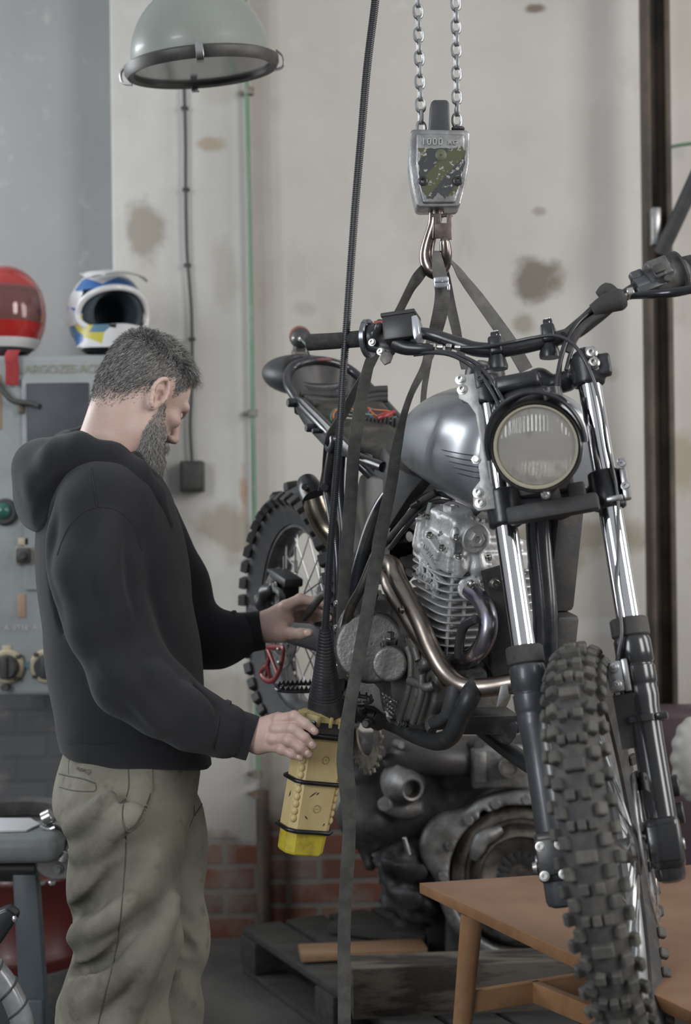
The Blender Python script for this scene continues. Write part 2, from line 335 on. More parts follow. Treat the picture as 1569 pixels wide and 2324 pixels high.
# ------------------------------------------------------------------ the setting
WY = 5.05                                   # the back wall stands five metres off
def wx(px, y=WY): return (px - CX) / FPX * y
def wz(py, y=WY): return EYE + (CY - py) / FPX * y
def wall_mat(name, base, base2, stains, brick_z, brick_amp, seed=0, brickcol=((.20, .085, .06), (.13, .07, .055)), scuff=(.33, .30, .25)):
    m = bpy.data.materials.new(name); m.use_nodes = True; nt = m.node_tree; N = nt.nodes; L = nt.links; b = N['Principled BSDF']; b.inputs['Roughness'].default_value = .85; b.inputs['Specular IOR Level'].default_value = .2
    tc = N.new('ShaderNodeTexCoord'); pos = tc.outputs['Object']
    def noise(sc, det=5, loc=(0, 0, 0), scale=(1, 1, 1), rough=.6):
        mp = N.new('ShaderNodeMapping'); mp.inputs['Location'].default_value = (loc[0] + seed, loc[1], loc[2]); mp.inputs['Scale'].default_value = scale; L.new(pos, mp.inputs[0])
        n = N.new('ShaderNodeTexNoise'); n.inputs['Scale'].default_value = sc; n.inputs['Detail'].default_value = det; n.inputs['Roughness'].default_value = rough; L.new(mp.outputs[0], n.inputs['Vector']); return n.outputs[0]
    def mrange(x, a, c, d=0., e=1.):
        n = N.new('ShaderNodeMapRange'); n.inputs[1].default_value = a; n.inputs[2].default_value = c; n.inputs[3].default_value = d; n.inputs[4].default_value = e; L.new(x, n.inputs[0]); return n.outputs[0]
    def mth(op, x, y):
        n = N.new('ShaderNodeMath'); n.operation = op
        for i, q in enumerate((x, y)):
            if isinstance(q, (int, float)): n.inputs[i].default_value = q
            else: L.new(q, n.inputs[i])
        return n.outputs[0]
    def mix(fac, A, B):
        n = N.new('ShaderNodeMix'); n.data_type = 'RGBA'
        if isinstance(fac, float): n.inputs[0].default_value = fac
        else: L.new(fac, n.inputs[0])
        for i, q in ((6, A), (7, B)):
            if isinstance(q, tuple): n.inputs[i].default_value = (*q, 1)
            else: L.new(q, n.inputs[i])
        return n.outputs[2]
    c = mix(mrange(noise(1.3, 6), .38, .62), base, base2)
    c = mix(mrange(noise(3.5, 8, (5, 0, 3), (1, 1, .6)), .56, .72, 0, .45), c, scuff)
    c = mix(mrange(noise(14, 6, (2, 2, 9)), .6, .75, 0, .35 if base[0] > .3 else 0.), c, (.58, .57, .55))
    for (x, z, rx, rz, col, amt) in stains:
        mp = N.new('ShaderNodeMapping'); mp.vector_type = 'POINT'; mp.inputs['Location'].default_value = (-x / rx, 0, -z / rz); mp.inputs['Scale'].default_value = (1 / rx, 0, 1 / rz); L.new(pos, mp.inputs[0])
        ln = N.new('ShaderNodeVectorMath'); ln.operation = 'LENGTH'; L.new(mp.outputs[0], ln.inputs[0])
        d = mth('ADD', ln.outputs['Value'], mth('MULTIPLY', mth('SUBTRACT', noise(9, 4, (x, z, 0)), .5), 1.6))
        c = mix(mrange(d, .55, 1.05, amt, 0), c, col)
    # bare brick where the plaster has come away low down
    sp = N.new('ShaderNodeSeparateXYZ'); L.new(pos, sp.inputs[0]); cb = N.new('ShaderNodeCombineXYZ'); L.new(sp.outputs['X'], cb.inputs[0]); L.new(sp.outputs['Z'], cb.inputs[1])
    br = N.new('ShaderNodeTexBrick'); L.new(cb.outputs[0], br.inputs['Vector']); br.inputs['Scale'].default_value = 1; br.inputs['Brick Width'].default_value = .21; br.inputs['Row Height'].default_value = .083
    br.inputs['Mortar Size'].default_value = .011; br.inputs['Mortar Smooth'].default_value = .35; br.inputs['Color1'].default_value = (*brickcol[0], 1); br.inputs['Color2'].default_value = (*brickcol[1], 1); br.inputs['Mortar'].default_value = (.20, .18, .16, 1); br.offset_frequency = 2; br.inputs['Bias'].default_value = -.2
    bc = mix(mrange(noise(4, 6, (7, 1, 1)), .47, .64, 0, .8), br.outputs['Color'], (.27, .24, .21)) if base[0] > .3 else br.outputs['Color']
    hz = mth('ADD', sp.outputs['Z'], mth('MULTIPLY', mth('SUBTRACT', noise(2.4, 5, (3, 3, 3)), .5), brick_amp))
    mask = mrange(hz, brick_z - .02, brick_z + .02, 1, 0); c2 = mix(mrange(hz, brick_z + .05, brick_z + .75, .55, 0), c, (.33, .30, .265))
    c = mix(mask, c2, bc)
    L.new(c, b.inputs['Base Color'])
    bp = N.new('ShaderNodeBump'); bp.inputs['Strength'].default_value = .4; bp.inputs['Distance'].default_value = .01
    hh = mth('ADD', mth('MULTIPLY', noise(20, 6), .3), mth('MULTIPLY', mth('SUBTRACT', 1., mth('MULTIPLY', br.outputs['Fac'], mask)), .8)); L.new(hh, bp.inputs['Height']); L.new(bp.outputs[0], b.inputs['Normal'])
    return m
BR = (.22, .195, .155)
st_r = [(wx(1222), wz(645), .10, .085, (.17, .145, .11), .85), (wx(1195), wz(740), .045, .045, (.27, .24, .18), .7), (wx(1228), wz(25), .05, .02, (.13, .09, .06), .8),
        (wx(1232), wz(485), .03, .02, (.27, .24, .2), .6), (wx(1390), wz(855), .03, .03, (.36, .34, .3), .6), (wx(700), wz(700), .05, .03, (.36, .34, .3), .6),
        (wx(1320), wz(1230), .28, .08, (.27, .24, .18), .75), (wx(1330), wz(1430), .17, .035, (.60, .60, .60), .8), (wx(1270), wz(1290), .10, .05, (.30, .27, .21), .7),
        (wx(1540), wz(1050), .10, .13, (.33, .27, .17), .6), (wx(1555), wz(60), .08, .30, (.50, .46, .38), .5), (wx(620), wz(1600), .10, .35, (.36, .33, .28), .5)]
WALLR = wall_mat('plaster_wall', (.56, .535, .50), (.49, .465, .43), st_r, .42, .62)
st_l = [(wx(345), wz(530), .07, .13, BR, .75), (wx(490), wz(345), .06, .03, (.30, .24, .16), .7), (wx(520), wz(640), .05, .13, (.36, .345, .31), .7), (wx(330), wz(660), .10, .12, (.38, .36, .32), .6),
        (wx(520), wz(1200), .12, .10, (.30, .26, .2), .75), (wx(560), wz(1120), .02, .10, (.36, .2, .12), .7), (wx(520), wz(1560), .13, .09, (.30, .27, .22), .6), (wx(480), wz(1260), .06, .08, (.52, .51, .49), .6), (wx(510), wz(230), .07, .05, (.40, .38, .33), .6)]
WALLL = wall_mat('plaster_pillar', (.50, .495, .48), (.44, .43, .41), st_l, .33, .5, 3.)
def quad_box(name, x0, x1, y0, y1, z0, z1, m):
    g = G(); g.box(((x0 + x1) / 2, (y0 + y1) / 2, (z0 + z1) / 2), (x1 - x0, y1 - y0, z1 - z0), bev=.012, seg=2); return struct(mesh_obj(name, g, m, smooth=True))
quad_box('wall_back', wx(572), 3.2, WY, WY + .3, -.1, 4.2, WALLR)
quad_box('wall_pillar', wx(262, 4.93), wx(576, 4.93), 4.93, WY + .25, -.1, 4.2, WALLL)
GW = wall_mat('painted_grey_wall', (.33, .335, .34), (.30, .305, .31), [], .92, .0, 9., ((.115, .118, .125), (.095, .098, .105)), (.31, .315, .32))
for n in GW.node_tree.nodes:
    if n.type == 'TEX_BRICK': n.inputs['Mortar'].default_value = (.10, .103, .11, 1)
quad_box('wall_left', -3.4, wx(262, 5.0), 5.14, 5.4, -.1, 4.2, GW)
FL = mat('concrete_floor', (.042, .041, .039), .75, 0, (.085, .082, .078), 2.2, .4, .65, .3, 40, r2=.5)
g = G(); g.box((0, 2.2, -.06), (9, 7.2, .12), bev=0); struct(mesh_obj('floor', g, FL, smooth=False))

# green pipe at the corner of the pillar
GRN = mat('green_paint', (.10, .19, .12), .45, 0, (.16, .23, .17), 18, .5, .7)
RUST = mat('rusty_pipe', (.07, .055, .045), .6, .2, (.13, .09, .065), 9, .4, .7, .3, 60)
OLDC = mat('old_clamp', (.17, .18, .15), .6, 0, (.16, .09, .05), 30)
pr = thing('wall_pipe', 'thin green painted pipe running down the pillar corner behind the lamp', 'pipe', (wx(577), WY - .02, .2))
g = G(); top = [wx(568, 4.9), 4.9, 3.6]; g.tube([top, [wx(576, 4.9), 4.9, 2.0], [wx(579, 4.9), 4.9, wz(1755, 4.9)]], .0085, 10, 4); mesh_obj('pipe_tube', g, GRN, pr)
for py in (205, 935, 1270, 1755, 1800):
    g = G(); g.ring((wx(577, 4.9), 4.9, wz(py, 4.9) - .012), (wx(577, 4.9), 4.9, wz(py, 4.9) + .012), .017, .008, 14); g.box((wx(570, 4.9), 4.92, wz(py, 4.9)), (.05, .012, .012), bev=.002)
    mesh_obj('pipe_clamp', g, OLDC, pr)
g = G(); g.cyl((wx(588, 4.9), 4.9, 0), (wx(588, 4.9), 4.9, wz(1790, 4.9)), .022, .022, 16); mesh_obj('lower_pipe', g, RUST, pr, label='thicker dark rusty lower length')
# electric cable with its junction box
cr_ = thing('wall_cable', 'thin dark cable pinned down the pillar to a black box', 'cable', (wx(437, 4.9), 4.9, wz(1100, 4.9)))
g = G(); g.tube([(wx(a, 4.9), 4.905, wz(b, 4.9)) for a, b in ((424, -200), (428, 100), (431, 300), (430, 420), (431, 560), (436, 640), (440, 720), (439, 860), (434, 960), (437, 1045))], .0065, 10, 5); mesh_obj('cable', g, mat('cable_grey', (.045, .05, .05), .6), cr_)
for a, b in ((430, 240), (431, 425), (432, 597), (440, 765)):
    g = G(); g.box((wx(a, 4.9), 4.908, wz(b, 4.9)), (.024, .02, .012), bev=.003)
    mesh_obj('cable_clip', g, BLKM, cr_)
g = G(); g.box((wx(439, 4.9), 4.885, wz(1078, 4.9)), (.078, .06, .105), bev=.006); g.box((wx(439, 4.9), 4.852, wz(1078, 4.9)), (.062, .008, .088), bev=.003); mesh_obj('junction_box', g, mat('box_black', (.022, .022, .021), .5, 0, (.04, .04, .036), 30), cr_)

# steel post with brace at the right
pr = thing('steel_post', 'tall rusty steel post with a diagonal brace at the right edge', 'post', (wx(1495, 4.8), 4.8, 0))
ST = mat('post_steel', (.045, .036, .028), .6, .2, (.10, .075, .055), 7, .4, .7, .3, 50)
x0 = wx(1478, 4.8); x1 = wx(1508, 4.8)
g = G(); g.box((x0 - .002, 4.8, 1.9), (.018, .09, 4.4), bev=.003); g.box((x1 + .02, 4.8, 1.9), (.018, .09, 4.4), bev=.003); g.box(((x0 + x1) / 2 + .01, 4.82, 1.9), (.06, .02, 4.4), bev=.003); mesh_obj('beam', g, ST, pr)
g = G(); g.tube(Ps([(1500, 575, 4.7), (1545, 480, 4.65), (1640, 270, 4.55)]), .024, 16, 3); mesh_obj('brace', g, BLKM, pr)
g = G(); g.box(P(1488, 515, 4.72), (.03, .04, .12), bev=.004); mesh_obj('bracket', g, STL, pr)
g = G(); g.tube(Ps([(1505, 338, 4.95), (1540, 330, 4.95), (1600, 322, 4.95)]), .006, 8, 3); tag(mesh_obj('wall_wire', g, GRN), 'thin green wire crossing the wall right of the steel post', 'wire')

# ------------------------------------------------------------------ pendant lamp
LG = mat('lamp_enamel', (.23, .25, .23), .35, 0, (.21, .225, .20), 3, .4, .6, .02, 20, coat=.3)
LD = 3.55; lc = P(458, 152, LD); lax = nrm([-.085, -.10, 1.0])     # hangs a little askew
lr = .5 * 352 / FPX * LD
pr = thing('pendant_lamp', 'large grey-green enamel dome lamp hanging over the man', 'lamp', lc)
g = G(); N = 14; prof = []
for i in range(N + 1):
    t = (math.pi / 2) * i / N; prof.append((max(lr * .90 * math.cos(t), .03), .02 + lr * .93 * math.sin(t)))
inner = [(r - .004 if r > .04 else r, h - .004) for r, h in prof][::-1]
g.lathe2(lc, lax, [(lr * .93, .006)] + prof + inner, 64)
mesh_obj('lamp_shade', g, LG, pr)
g = G(); g.lathe2(lc, lax, [(lr * .885, -.012), (lr * .96, -.016), (lr * 1.0, -.004), (lr * 1.0, .010), (lr * .94, .016), (lr * .885, .012)], 64); mesh_obj('rim', g, mat('rim_rubber', (.028, .028, .03), .45, 0, (.06, .055, .05), 10), pr)
g = G(); g.lathe(lc, lax, [(lr * .89, -.004), (lr * .89, .0), (0, .0)], 64); mesh_obj('glass_cover', g, mat('lamp_glass', (.9, .92, .92), .12, 0, trans=.9), pr)
g = G(); g.lathe(lc + lax * .05, lax, [(0, -.03), (.02, -.02), (.03, .02), (.02, .07), (.016, .11), (0, .11)], 20); mesh_obj('bulb', g, mat('bulb_glass', (.75, .75, .72), .25), pr)
u_ = nrm(np.cross(lax, [0, 1, 0])); w_ = np.cross(lax, u_)
for t in (-.05, math.pi * .5 + .06, math.pi, -math.pi * .44):
    dr = u_ * math.cos(t) + w_ * math.sin(t)
    sd = np.cross(lax, dr); c = lc + dr * lr * 1.01; g = G(); g.ribbon([c - lax * .024 - dr * .016, c - lax * .018 + dr * .006, c + lax * .006 + dr * .008, c + lax * .022 - dr * .006], sd, .018, .004, 4)
    mesh_obj('clip', g, STL, pr)
g = G(); g.cyl(lc + lax * lr * .93, lc + lax * (lr * .93 + .10), .035, .028); mesh_obj('lamp_neck', g, LG, pr)
g = G(); nt_ = lc + lax * (lr * .93 + .08); g.tube([nt_, nt_ + V([-.03, 0, .5]), nt_ + V([-.05, 0, 1.6])], .006, 8, 3); mesh_obj('suspension_cable', g, BLKM, pr)

# ------------------------------------------------------------------ control cabinet and the helmets on it
CBM = mat('cabinet_grey', (.29, .31, .315), .55, 0, (.235, .25, .255), 5, .4, .68, .1, 60, r2=.7)
CY0 = 4.45; cx = lambda px: wx(px, CY0); cz = lambda py: wz(py, CY0)
pr = thing('control_cabinet', 'grey metal electrical control cabinet behind the man', 'cabinet', (cx(60), CY0, cz(1575)))
g = G(); g.box(((cx(-130) + cx(262)) / 2, CY0 + .2, (cz(797) + cz(1572)) / 2), (cx(262) - cx(-130), .4, cz(797) - cz(1572)), bev=.02, seg=3); mesh_obj('body', g, CBM, pr)
def cplate(name, x0, y0, x1, y1, t, m, off=0, bev=.004, lab=None):
    g = G(); g.box(((cx(x0) + cx(x1)) / 2, CY0 - off, (cz(y0) + cz(y1)) / 2), (cx(x1) - cx(x0), t, cz(y0) - cz(y1)), bev=bev); return mesh_obj(name, g, m, pr, label=lab)
cplate('door_frame', 55, 850, 222, 1330, .02, CBM, .004)
cplate('dark_window', 66, 862, 208, 1062, .014, mat('dark_glass', (.030, .034, .045), .5, 0, (.05, .055, .065), 4), .014)
g = G()
CT = mat('faded_lettering', (.27, .265, .205), .7)
text_g(g, 'ALARGOZES', .036, (cx(104), CY0 - .003, cz(830)), (1, 0, 0), (0, 0, 1), .001); mesh_obj('lettering', g, CT, pr); g = G(); text_g(g, 'ACK', .036, (cx(212), CY0 - .003, cz(830)), (1, 0, 0), (0, 0, 1), .001); mesh_obj('lettering', g, CT, pr)
g = G(); text_g(g, 'A  IITEE  A', .022, (cx(45), CY0 - .003, cz(1416)), (1, 0, 0), (0, 0, 1), .0008); mesh_obj('small_lettering', g, mat('white_lettering', (.5, .5, .5), .7), pr)
CRM = mat('cream_bakelite', (.42, .36, .24), .5)
def knob(px, py, r, lab=None):
    c = V((cx(px), CY0, cz(py))); g = G(); g.lathe(c, (0, -1, 0), [(r, 0), (r, .012), (r * .9, .018), (0, .018)], 32); o = mesh_obj('rotary_switch', g, CRM, pr)
    g = G(); g.lathe(c + V((0, -.018, 0)), (0, -1, 0), [(r * .72, 0), (r * .68, .02), (r * .6, .03), (0, .03)], 24); g.box(c + V((0, -.05, 0)), (r * .35, .02, r * 1.3), bev=.003)
    for k in range(4):
        a = k * math.pi / 2 + .7; g.box(c + V((math.cos(a) * r * .9, -.012, math.sin(a) * r * .9)), (r * .3, .02, r * .22), bev=.002)
    mesh_obj('knob', g, BLKM, o)
knob(14, 1503, .052); knob(104, 1503, .052)
cplate('name_tag', 42, 1212, 66, 1228, .004, CRM, .012, .001); cplate('name_tag', 2, 1455, 22, 1472, .004, CRM, .003, .001)
cplate('push_button_box', 36, 1232, 76, 1272, .03, mat('switch_frame', (.28, .25, .2), .6), .006)
g = G(); g.box((cx(57), CY0 - .026, cz(1251)), (.043, .03, .045), bev=.005); g.cyl((cx(57), CY0 - .03, cz(1251)), (cx(57), CY0 - .06, cz(1251)), .012); mesh_obj('push_button', g, BLKM, pr)
g = G(); g.cyl((cx(12), CY0, cz(1153)), (cx(12), CY0 - .03, cz(1153)), .042, .036); mesh_obj('lamp_socket', g, BLKM, pr)
g = G(); g.ell((cx(12), CY0 - .035, cz(1150)), (.024, .02, .024)); mesh_obj('indicator_lamp', g, mat('green_glass', (.03, .12, .09), .1), pr)
g = G(); g.cyl((cx(62), CY0, cz(1500)), (cx(62), CY0 - .015, cz(1500)), .011); mesh_obj('indicator_lamp', g, mat('blue_cap', (.08, .16, .2), .4), pr)
g = G(); g.cyl((cx(10), CY0, cz(1548)), (cx(10), CY0 - .03, cz(1548)), .012); mesh_obj('key_switch', g, BLKM, pr)
for a in (54, 214):
    g = G(); g.cyl((cx(a), CY0 - .012, cz(930)), (cx(a), CY0 - .012, cz(912)), .012); mesh_obj('hinge', g, RUST, pr)
g = G(); g.tube([(cx(a), CY0 - .03, cz(b)) for a, b in ((-40, 820), (0, 862), (22, 888), (40, 903), (75, 908), (95, 915))], .009, 10, 4); mesh_obj('cable', g, mat('cable_blk', (.05, .052, .05), .5), pr)
cplate('rust_streak', -6, 840, 6, 965, .004, mat('ochre_paint', (.36, .22, .1), .7), .003, .001); g = G()
cplate('orange_mark', 38, 1340, 56, 1392, .003, mat('orange_chalk', (.34, .24, .17), .8), .003, .001)

# helmets
RED = mat('helmet_red', (.36, .022, .018), .18, 0, coat=.5); WHT = mat('helmet_white', (.62, .61, .62), .25, 0, coat=.4)
LIN = mat('helmet_lining', (.022, .035, .045), .8, 0, (.035, .05, .06), 20)
def helmet(c, s, yaw):
    f = V((math.sin(yaw), -math.cos(yaw), 0)); l = V((math.cos(yaw), math.sin(yaw), 0)); return V(c), f, l, V((0, 0, 1.)), s
hc, hf, hl, hu, hs = helmet((wx(20, 4.6), 4.6, wz(700, 4.6) - .005), 1, .12)
pr = thing('race_helmet', 'red full-face helmet with clear visor and white lower band', 'helmet', hc - hu * .125)
def shell(nu, nv, fn, cut=None):
    g = []; 
    for i in range(nu): g.append([fn(i / (nu - 1), j / (nv - 1)) for j in range(nv)])
    return g
def hell(c, rx, ry, rz, th0, th1, ph0, ph1, nu=24, nv=40, f=None, l=None, pw=1.0):
    gr = []
    for i in range(nu):
        th = th0 + (th1 - th0) * i / (nu - 1); row = []
        for j in range(nv):
            ph = ph0 + (ph1 - ph0) * j / (nv - 1); z = math.cos(th); r = math.sin(th) ** pw
            row.append(c + f * (rx * r * math.cos(ph)) + l * (ry * r * math.sin(ph)) + V((0, 0, rz * z)))
        gr.append(row)
    return gr
D = math.pi / 180
R0, R1, R2 = .140, .122, .150
g = G(); g.sheet(hell(hc, R0, R1, R2, .02, 62 * D, -math.pi, math.pi, 14, 49, hf, hl), .006); g.sheet(hell(hc, R0, R1, R2, 61 * D, 138 * D, 72 * D, 288 * D, 16, 30, hf, hl, .9), .006); mesh_obj('shell', g, RED, pr)
g = G(); g.sheet(hell(hc, R0 * 1.04, R1 * 1.01, R2, 103 * D, 125 * D, -76 * D, 76 * D, 8, 30, hf, hl, .9), .012); mesh_obj('chin_bar', g, RED, pr)
g = G(); g.sheet(hell(hc, R0 * 1.05, R1 * 1.03, R2 * 1.0, 124 * D, 138 * D, -math.pi, math.pi, 8, 49, hf, hl, .9), .010); mesh_obj('lower_band', g, WHT, pr)
g = G(); g.sheet(hell(hc, R0 * .96, R1 * .95, R2, 136 * D, 146 * D, -math.pi, math.pi, 5, 49, hf, hl, .9), .006); mesh_obj('bottom_edge', g, BLKM, pr)
g = G(); g.sheet(hell(hc, R0 * 1.02, R1 * 1.02, R2 * 1.01, 58 * D, 104 * D, -78 * D, 78 * D, 14, 30, hf, hl, .95), .003); mesh_obj('visor', g, mat('visor_clear', (.80, .50, .48), .1, 0, trans=.92), pr)
g = G(); g.ell(hc, (R0 * .88, R1 * .9, R2 * .85), (hf, hl, hu)); mesh_obj('lining', g, mat('red_lining', (.14, .03, .03), .8), pr)
g = G(); x = wx(36, 4.42); g.ribbon([(wx(28, 4.42), 4.47, cz(792) + .01), (wx(28, 4.42), 4.432, cz(800)), (wx(30, 4.42), 4.430, cz(830)), (wx(29, 4.42), 4.430, cz(866))], (1, 0, 0), .040, .004, 4); tag(mesh_obj('red_ribbon', g, mat('red_webbing', (.30, .03, .03), .8, 0, (.24, .02, .025), 60)), 'red webbing strip hanging over cabinet edge below the red helmet', 'strap')

hc, hf, hl, hu, hs = helmet((wx(247, 4.6), 4.6, wz(708, 4.6)), 1, -.42 + .90)
pr = thing('motocross_helmet', 'white motocross helmet with blue and yellow graphics, open face', 'helmet', hc - hu * .12)
R0, R1, R2 = .145, .118, .140
g = G(); GR = hell(hc, R0, R1, R2, .02, 62 * D, -math.pi, math.pi, 16, 49, hf, hl); g.sheet(GR, .006)
g.sheet(hell(hc, R0, R1, R2, 61 * D, 142 * D, 62 * D, 298 * D, 18, 34, hf, hl, .85), .006)
HM = bpy.data.materials.new('helmet_graphics'); HM.use_nodes = True; nt = HM.node_tree; b = nt.nodes['Principled BSDF']; b.inputs['Roughness'].default_value = .25
tc = nt.nodes.new('ShaderNodeTexCoord'); mp = nt.nodes.new('ShaderNodeMapping'); mp.inputs['Rotation'].default_value = (.3, .6, .2); mp.inputs['Scale'].default_value = (14, 9, 22); nt.links.new(tc.outputs['Object'], mp.inputs[0])
vo = nt.nodes.new('ShaderNodeTexVoronoi'); vo.inputs['Scale'].default_value = 1.1; nt.links.new(mp.outputs[0], vo.inputs['Vector']); sp = nt.nodes.new('ShaderNodeSeparateColor'); nt.links.new(vo.outputs['Color'], sp.inputs[0])
rp = nt.nodes.new('ShaderNodeValToRGB'); rp.color_ramp.interpolation = 'CONSTANT'; els = rp.color_ramp.elements; els[0].position = 0; els[0].color = (.62, .62, .63, 1); els[1].position = .30; els[1].color = (.05, .14, .38, 1)
for p_, c_ in ((.50, (.62, .62, .62, 1)), (.62, (.50, .44, .07, 1)), (.74, (.10, .19, .26, 1)), (.88, (.02, .02, .025, 1))): e = els.new(p_); e.color = c_
nt.links.new(sp.outputs[0], rp.inputs[0]); nt.links.new(rp.outputs[0], b.inputs['Base Color'])
mesh_obj('shell', g, HM, pr)
g = G(); rim = []
for t in np.linspace(0, 2 * math.pi, 28, endpoint=False):
    a, bq = 66 * D * math.cos(t), math.sin(t); th = 97 * D - bq * 36 * D if bq > 0 else 97 * D - bq * 24 * D; ph = a; r = math.sin(th) ** .9
    rim.append(hc + hf * (R0 * 1.01 * r * math.cos(ph)) + hl * (R1 * 1.03 * r * math.sin(ph)) + hu * (R2 * math.cos(th)))
g.tube(rim, .010, 10, 3, closed=True); mesh_obj('face_trim', g, WHT, pr)
# chin guard jutting forward
g = G(); gr = []
for i in range(8):
    s_ = i / 7; row = []
    for j in range(31):
        ph = (-74 + 148 * j / 30) * D; q = math.cos(ph); fr = R0 * (.98 + .34 * max(q, 0) ** 3); z = -.052 - .028 * max(q, 0) ** 2 * 0 - .066 * s_ + .012 * (1 - q); row.append(hc + hf * (fr * q * (1 - .12 * s_)) + hl * (R1 * 1.02 * math.sin(ph) * (1 - .06 * s_)) + hu * z)
    gr.append(row)
g.sheet(gr, .012); mesh_obj('chin_guard', g, HM, pr)
# peak above the opening
g = G(); gr = []
for i in range(8):
    s_ = i / 7; row = []
    for j in range(21):
        ph = (-58 + 116 * j / 20) * D; row.append(hc + hf * (R0 * math.cos(ph) * (.72 + .02 * s_) + .085 * s_ * (.6 + .4 * math.cos(ph * 1.4))) + hl * (R1 * (1.03 - .05 * s_) * math.sin(ph)) + hu * (R2 * .74 + .020 * math.cos(ph) - .020 * s_))
    gr.append(row)
g.sheet(gr, .006); mesh_obj('peak', g, mat('peak_grey', (.30, .30, .27), .4, 0, (.6, .6, .6), 12, .5, .56), pr)
g = G(); s = SDF(hc - .16, hc + .16, .006); s.ell(hc, (R0 * .93, R1 * .93, R2 * .92), (hf, hl, hu), k=.004); s.cone(hc + hf * .20 - hu * .01, hc - hf * .05 - hu * .01, .075, .058, .02, sub=True); s.mesh(g); mesh_obj('lining', g, LIN, pr)
g = G(); g.sheet(hell(hc, R0 * .97, R1 * .97, R2, 139 * D, 148 * D, -math.pi, math.pi, 5, 49, hf, hl, .85), .01); mesh_obj('neck_roll', g, BLKM, pr)

# ------------------------------------------------------------------ hoist: chains, hook block, hook
GAL = mat('galvanised', (.36, .37, .38), .45, .8, (.26, .26, .265), 90, .4, .65, .1, 200)
def chain(x0, x1, ybot, label, ph):
    p0 = P(x1, ybot, 2.92); up = nrm(P(x0, -60, 2.92) - p0); n = int(np.linalg.norm(P(x0, -60, 2.92) - p0) / .0232) + 1
    pr = thing('hoist_chain', label, 'chain', p0, 'hoist chains'); a = math.radians(12); s1 = V([math.cos(a), math.sin(a), 0]); s2 = V([-math.sin(a), math.cos(a), 0]); base = None
    for i in range(n):
        sd = s1 if (i + ph) % 2 == 0 else s2; c = p0 + up * .0232 * i
        g = G(); L, Wd = .0126, .0083; pts = []
        for t in np.linspace(0, 2 * math.pi, 16, endpoint=False):
            x = math.cos(t); y = math.sin(t); pts.append(c + sd * Wd * np.sign(x) * abs(x) ** .8 + up * L * np.sign(y) * abs(y) ** .8 )
        g.tube(pts, .0034, 8, 2, closed=True); mesh_obj('link', g, GAL, pr)
chain(947, 956, 292, 'left of the two galvanised hoist chains above the hook block', 0)
chain(1034, 1038, 300, 'right of the two galvanised hoist chains above the hook block', 1)

CAST = mat('block_cast', (.40, .40, .40), .38, .8, (.22, .22, .225), 22, .42, .62, .15, 140, r2=.5)
PNT = bpy.data.materials.new('chipped_olive_paint'); PNT.use_nodes = True; nt = PNT.node_tree; b = nt.nodes['Principled BSDF']; b.inputs['Roughness'].default_value = .45
tc = nt.nodes.new('ShaderNodeTexCoord'); mp = nt.nodes.new('ShaderNodeMapping'); mp.inputs['Rotation'].default_value = (0, -.75, 0); nt.links.new(tc.outputs['Object'], mp.inputs[0])
wv = nt.nodes.new('ShaderNodeTexWave'); wv.bands_direction = 'X'; wv.inputs['Scale'].default_value = 5.5; wv.inputs['Distortion'].default_value = 1.2; wv.inputs['Detail Scale'].default_value = 3; nt.links.new(mp.outputs[0], wv.inputs['Vector'])
rp = nt.nodes.new('ShaderNodeValToRGB'); rp.color_ramp.elements[0].position = .42; rp.color_ramp.elements[0].color = (.045, .046, .048, 1); rp.color_ramp.elements[1].position = .6; rp.color_ramp.elements[1].color = (.080, .085, .045, 1); nt.links.new(wv.outputs['Fac'], rp.inputs[0])
no = nt.nodes.new('ShaderNodeTexNoise'); no.inputs['Scale'].default_value = 75; no.inputs['Detail'].default_value = 8; no.inputs['Roughness'].default_value = .7; nt.links.new(tc.outputs['Object'], no.inputs['Vector'])
r2 = nt.nodes.new('ShaderNodeMapRange'); r2.inputs[1].default_value = .585; r2.inputs[2].default_value = .60; nt.links.new(no.outputs[0], r2.inputs[0]); mx = nt.nodes.new('ShaderNodeMix'); mx.data_type = 'RGBA'; nt.links.new(r2.outputs[0], mx.inputs[0]); nt.links.new(rp.outputs[0], mx.inputs[6]); mx.inputs[7].default_value = (.36, .36, .35, 1); nt.links.new(mx.outputs[2], b.inputs['Base Color'])
HB = thing('hook_block', 'cast metal hoist hook block marked 1000kg with chipped olive paint', 'hook block', P(997, 470, 2.92))
D1 = 2.872
bk = [(932, 298), (938, 293), (1060, 295), (1067, 301), (1065, 370), (1058, 415), (1046, 463), (1040, 469), (953, 470), (946, 465), (935, 415), (929, 365)]
g = G(); g.prism([P(x, y, D1 + .006) for x, y in bk], CF * .08, .012, 4); mesh_obj('housing', g, CAST, HB)
ins = [(945, 302), (1054, 304), (1056, 315), (1054, 370), (1046, 420), (1034, 460), (960, 461), (950, 420), (943, 370)]
g = G(); g.prism([P(x, y, D1) for x, y in ins], CF * .02, .004, 3); mesh_obj('front_cover', g, CAST, HB)
pt = []
edge = [(949, 337), (965, 336), (1000, 337), (1035, 336), (1050, 330), (1057, 345), (1055, 372), (1048, 395), (1042, 425), (1034, 440), (1020, 446), (1010, 450), (1004, 443), (995, 438), (985, 450), (972, 452), (962, 438), (955, 425), (952, 395), (950, 372), (956, 350)]
for i, (x, y) in enumerate(edge):
    x2, y2 = edge[(i + 1) % len(edge)]
    for k in range(5):
        t = k / 5; pt.append(P(x + (x2 - x) * t + random.uniform(-1.6, 1.6), y + (y2 - y) * t + random.uniform(-1.6, 1.6), D1 - .0006))
g = G(); g.prism(pt, CF * .002, 0); mesh_obj('paint', g, PNT, HB, label='worn olive and black striped paint')
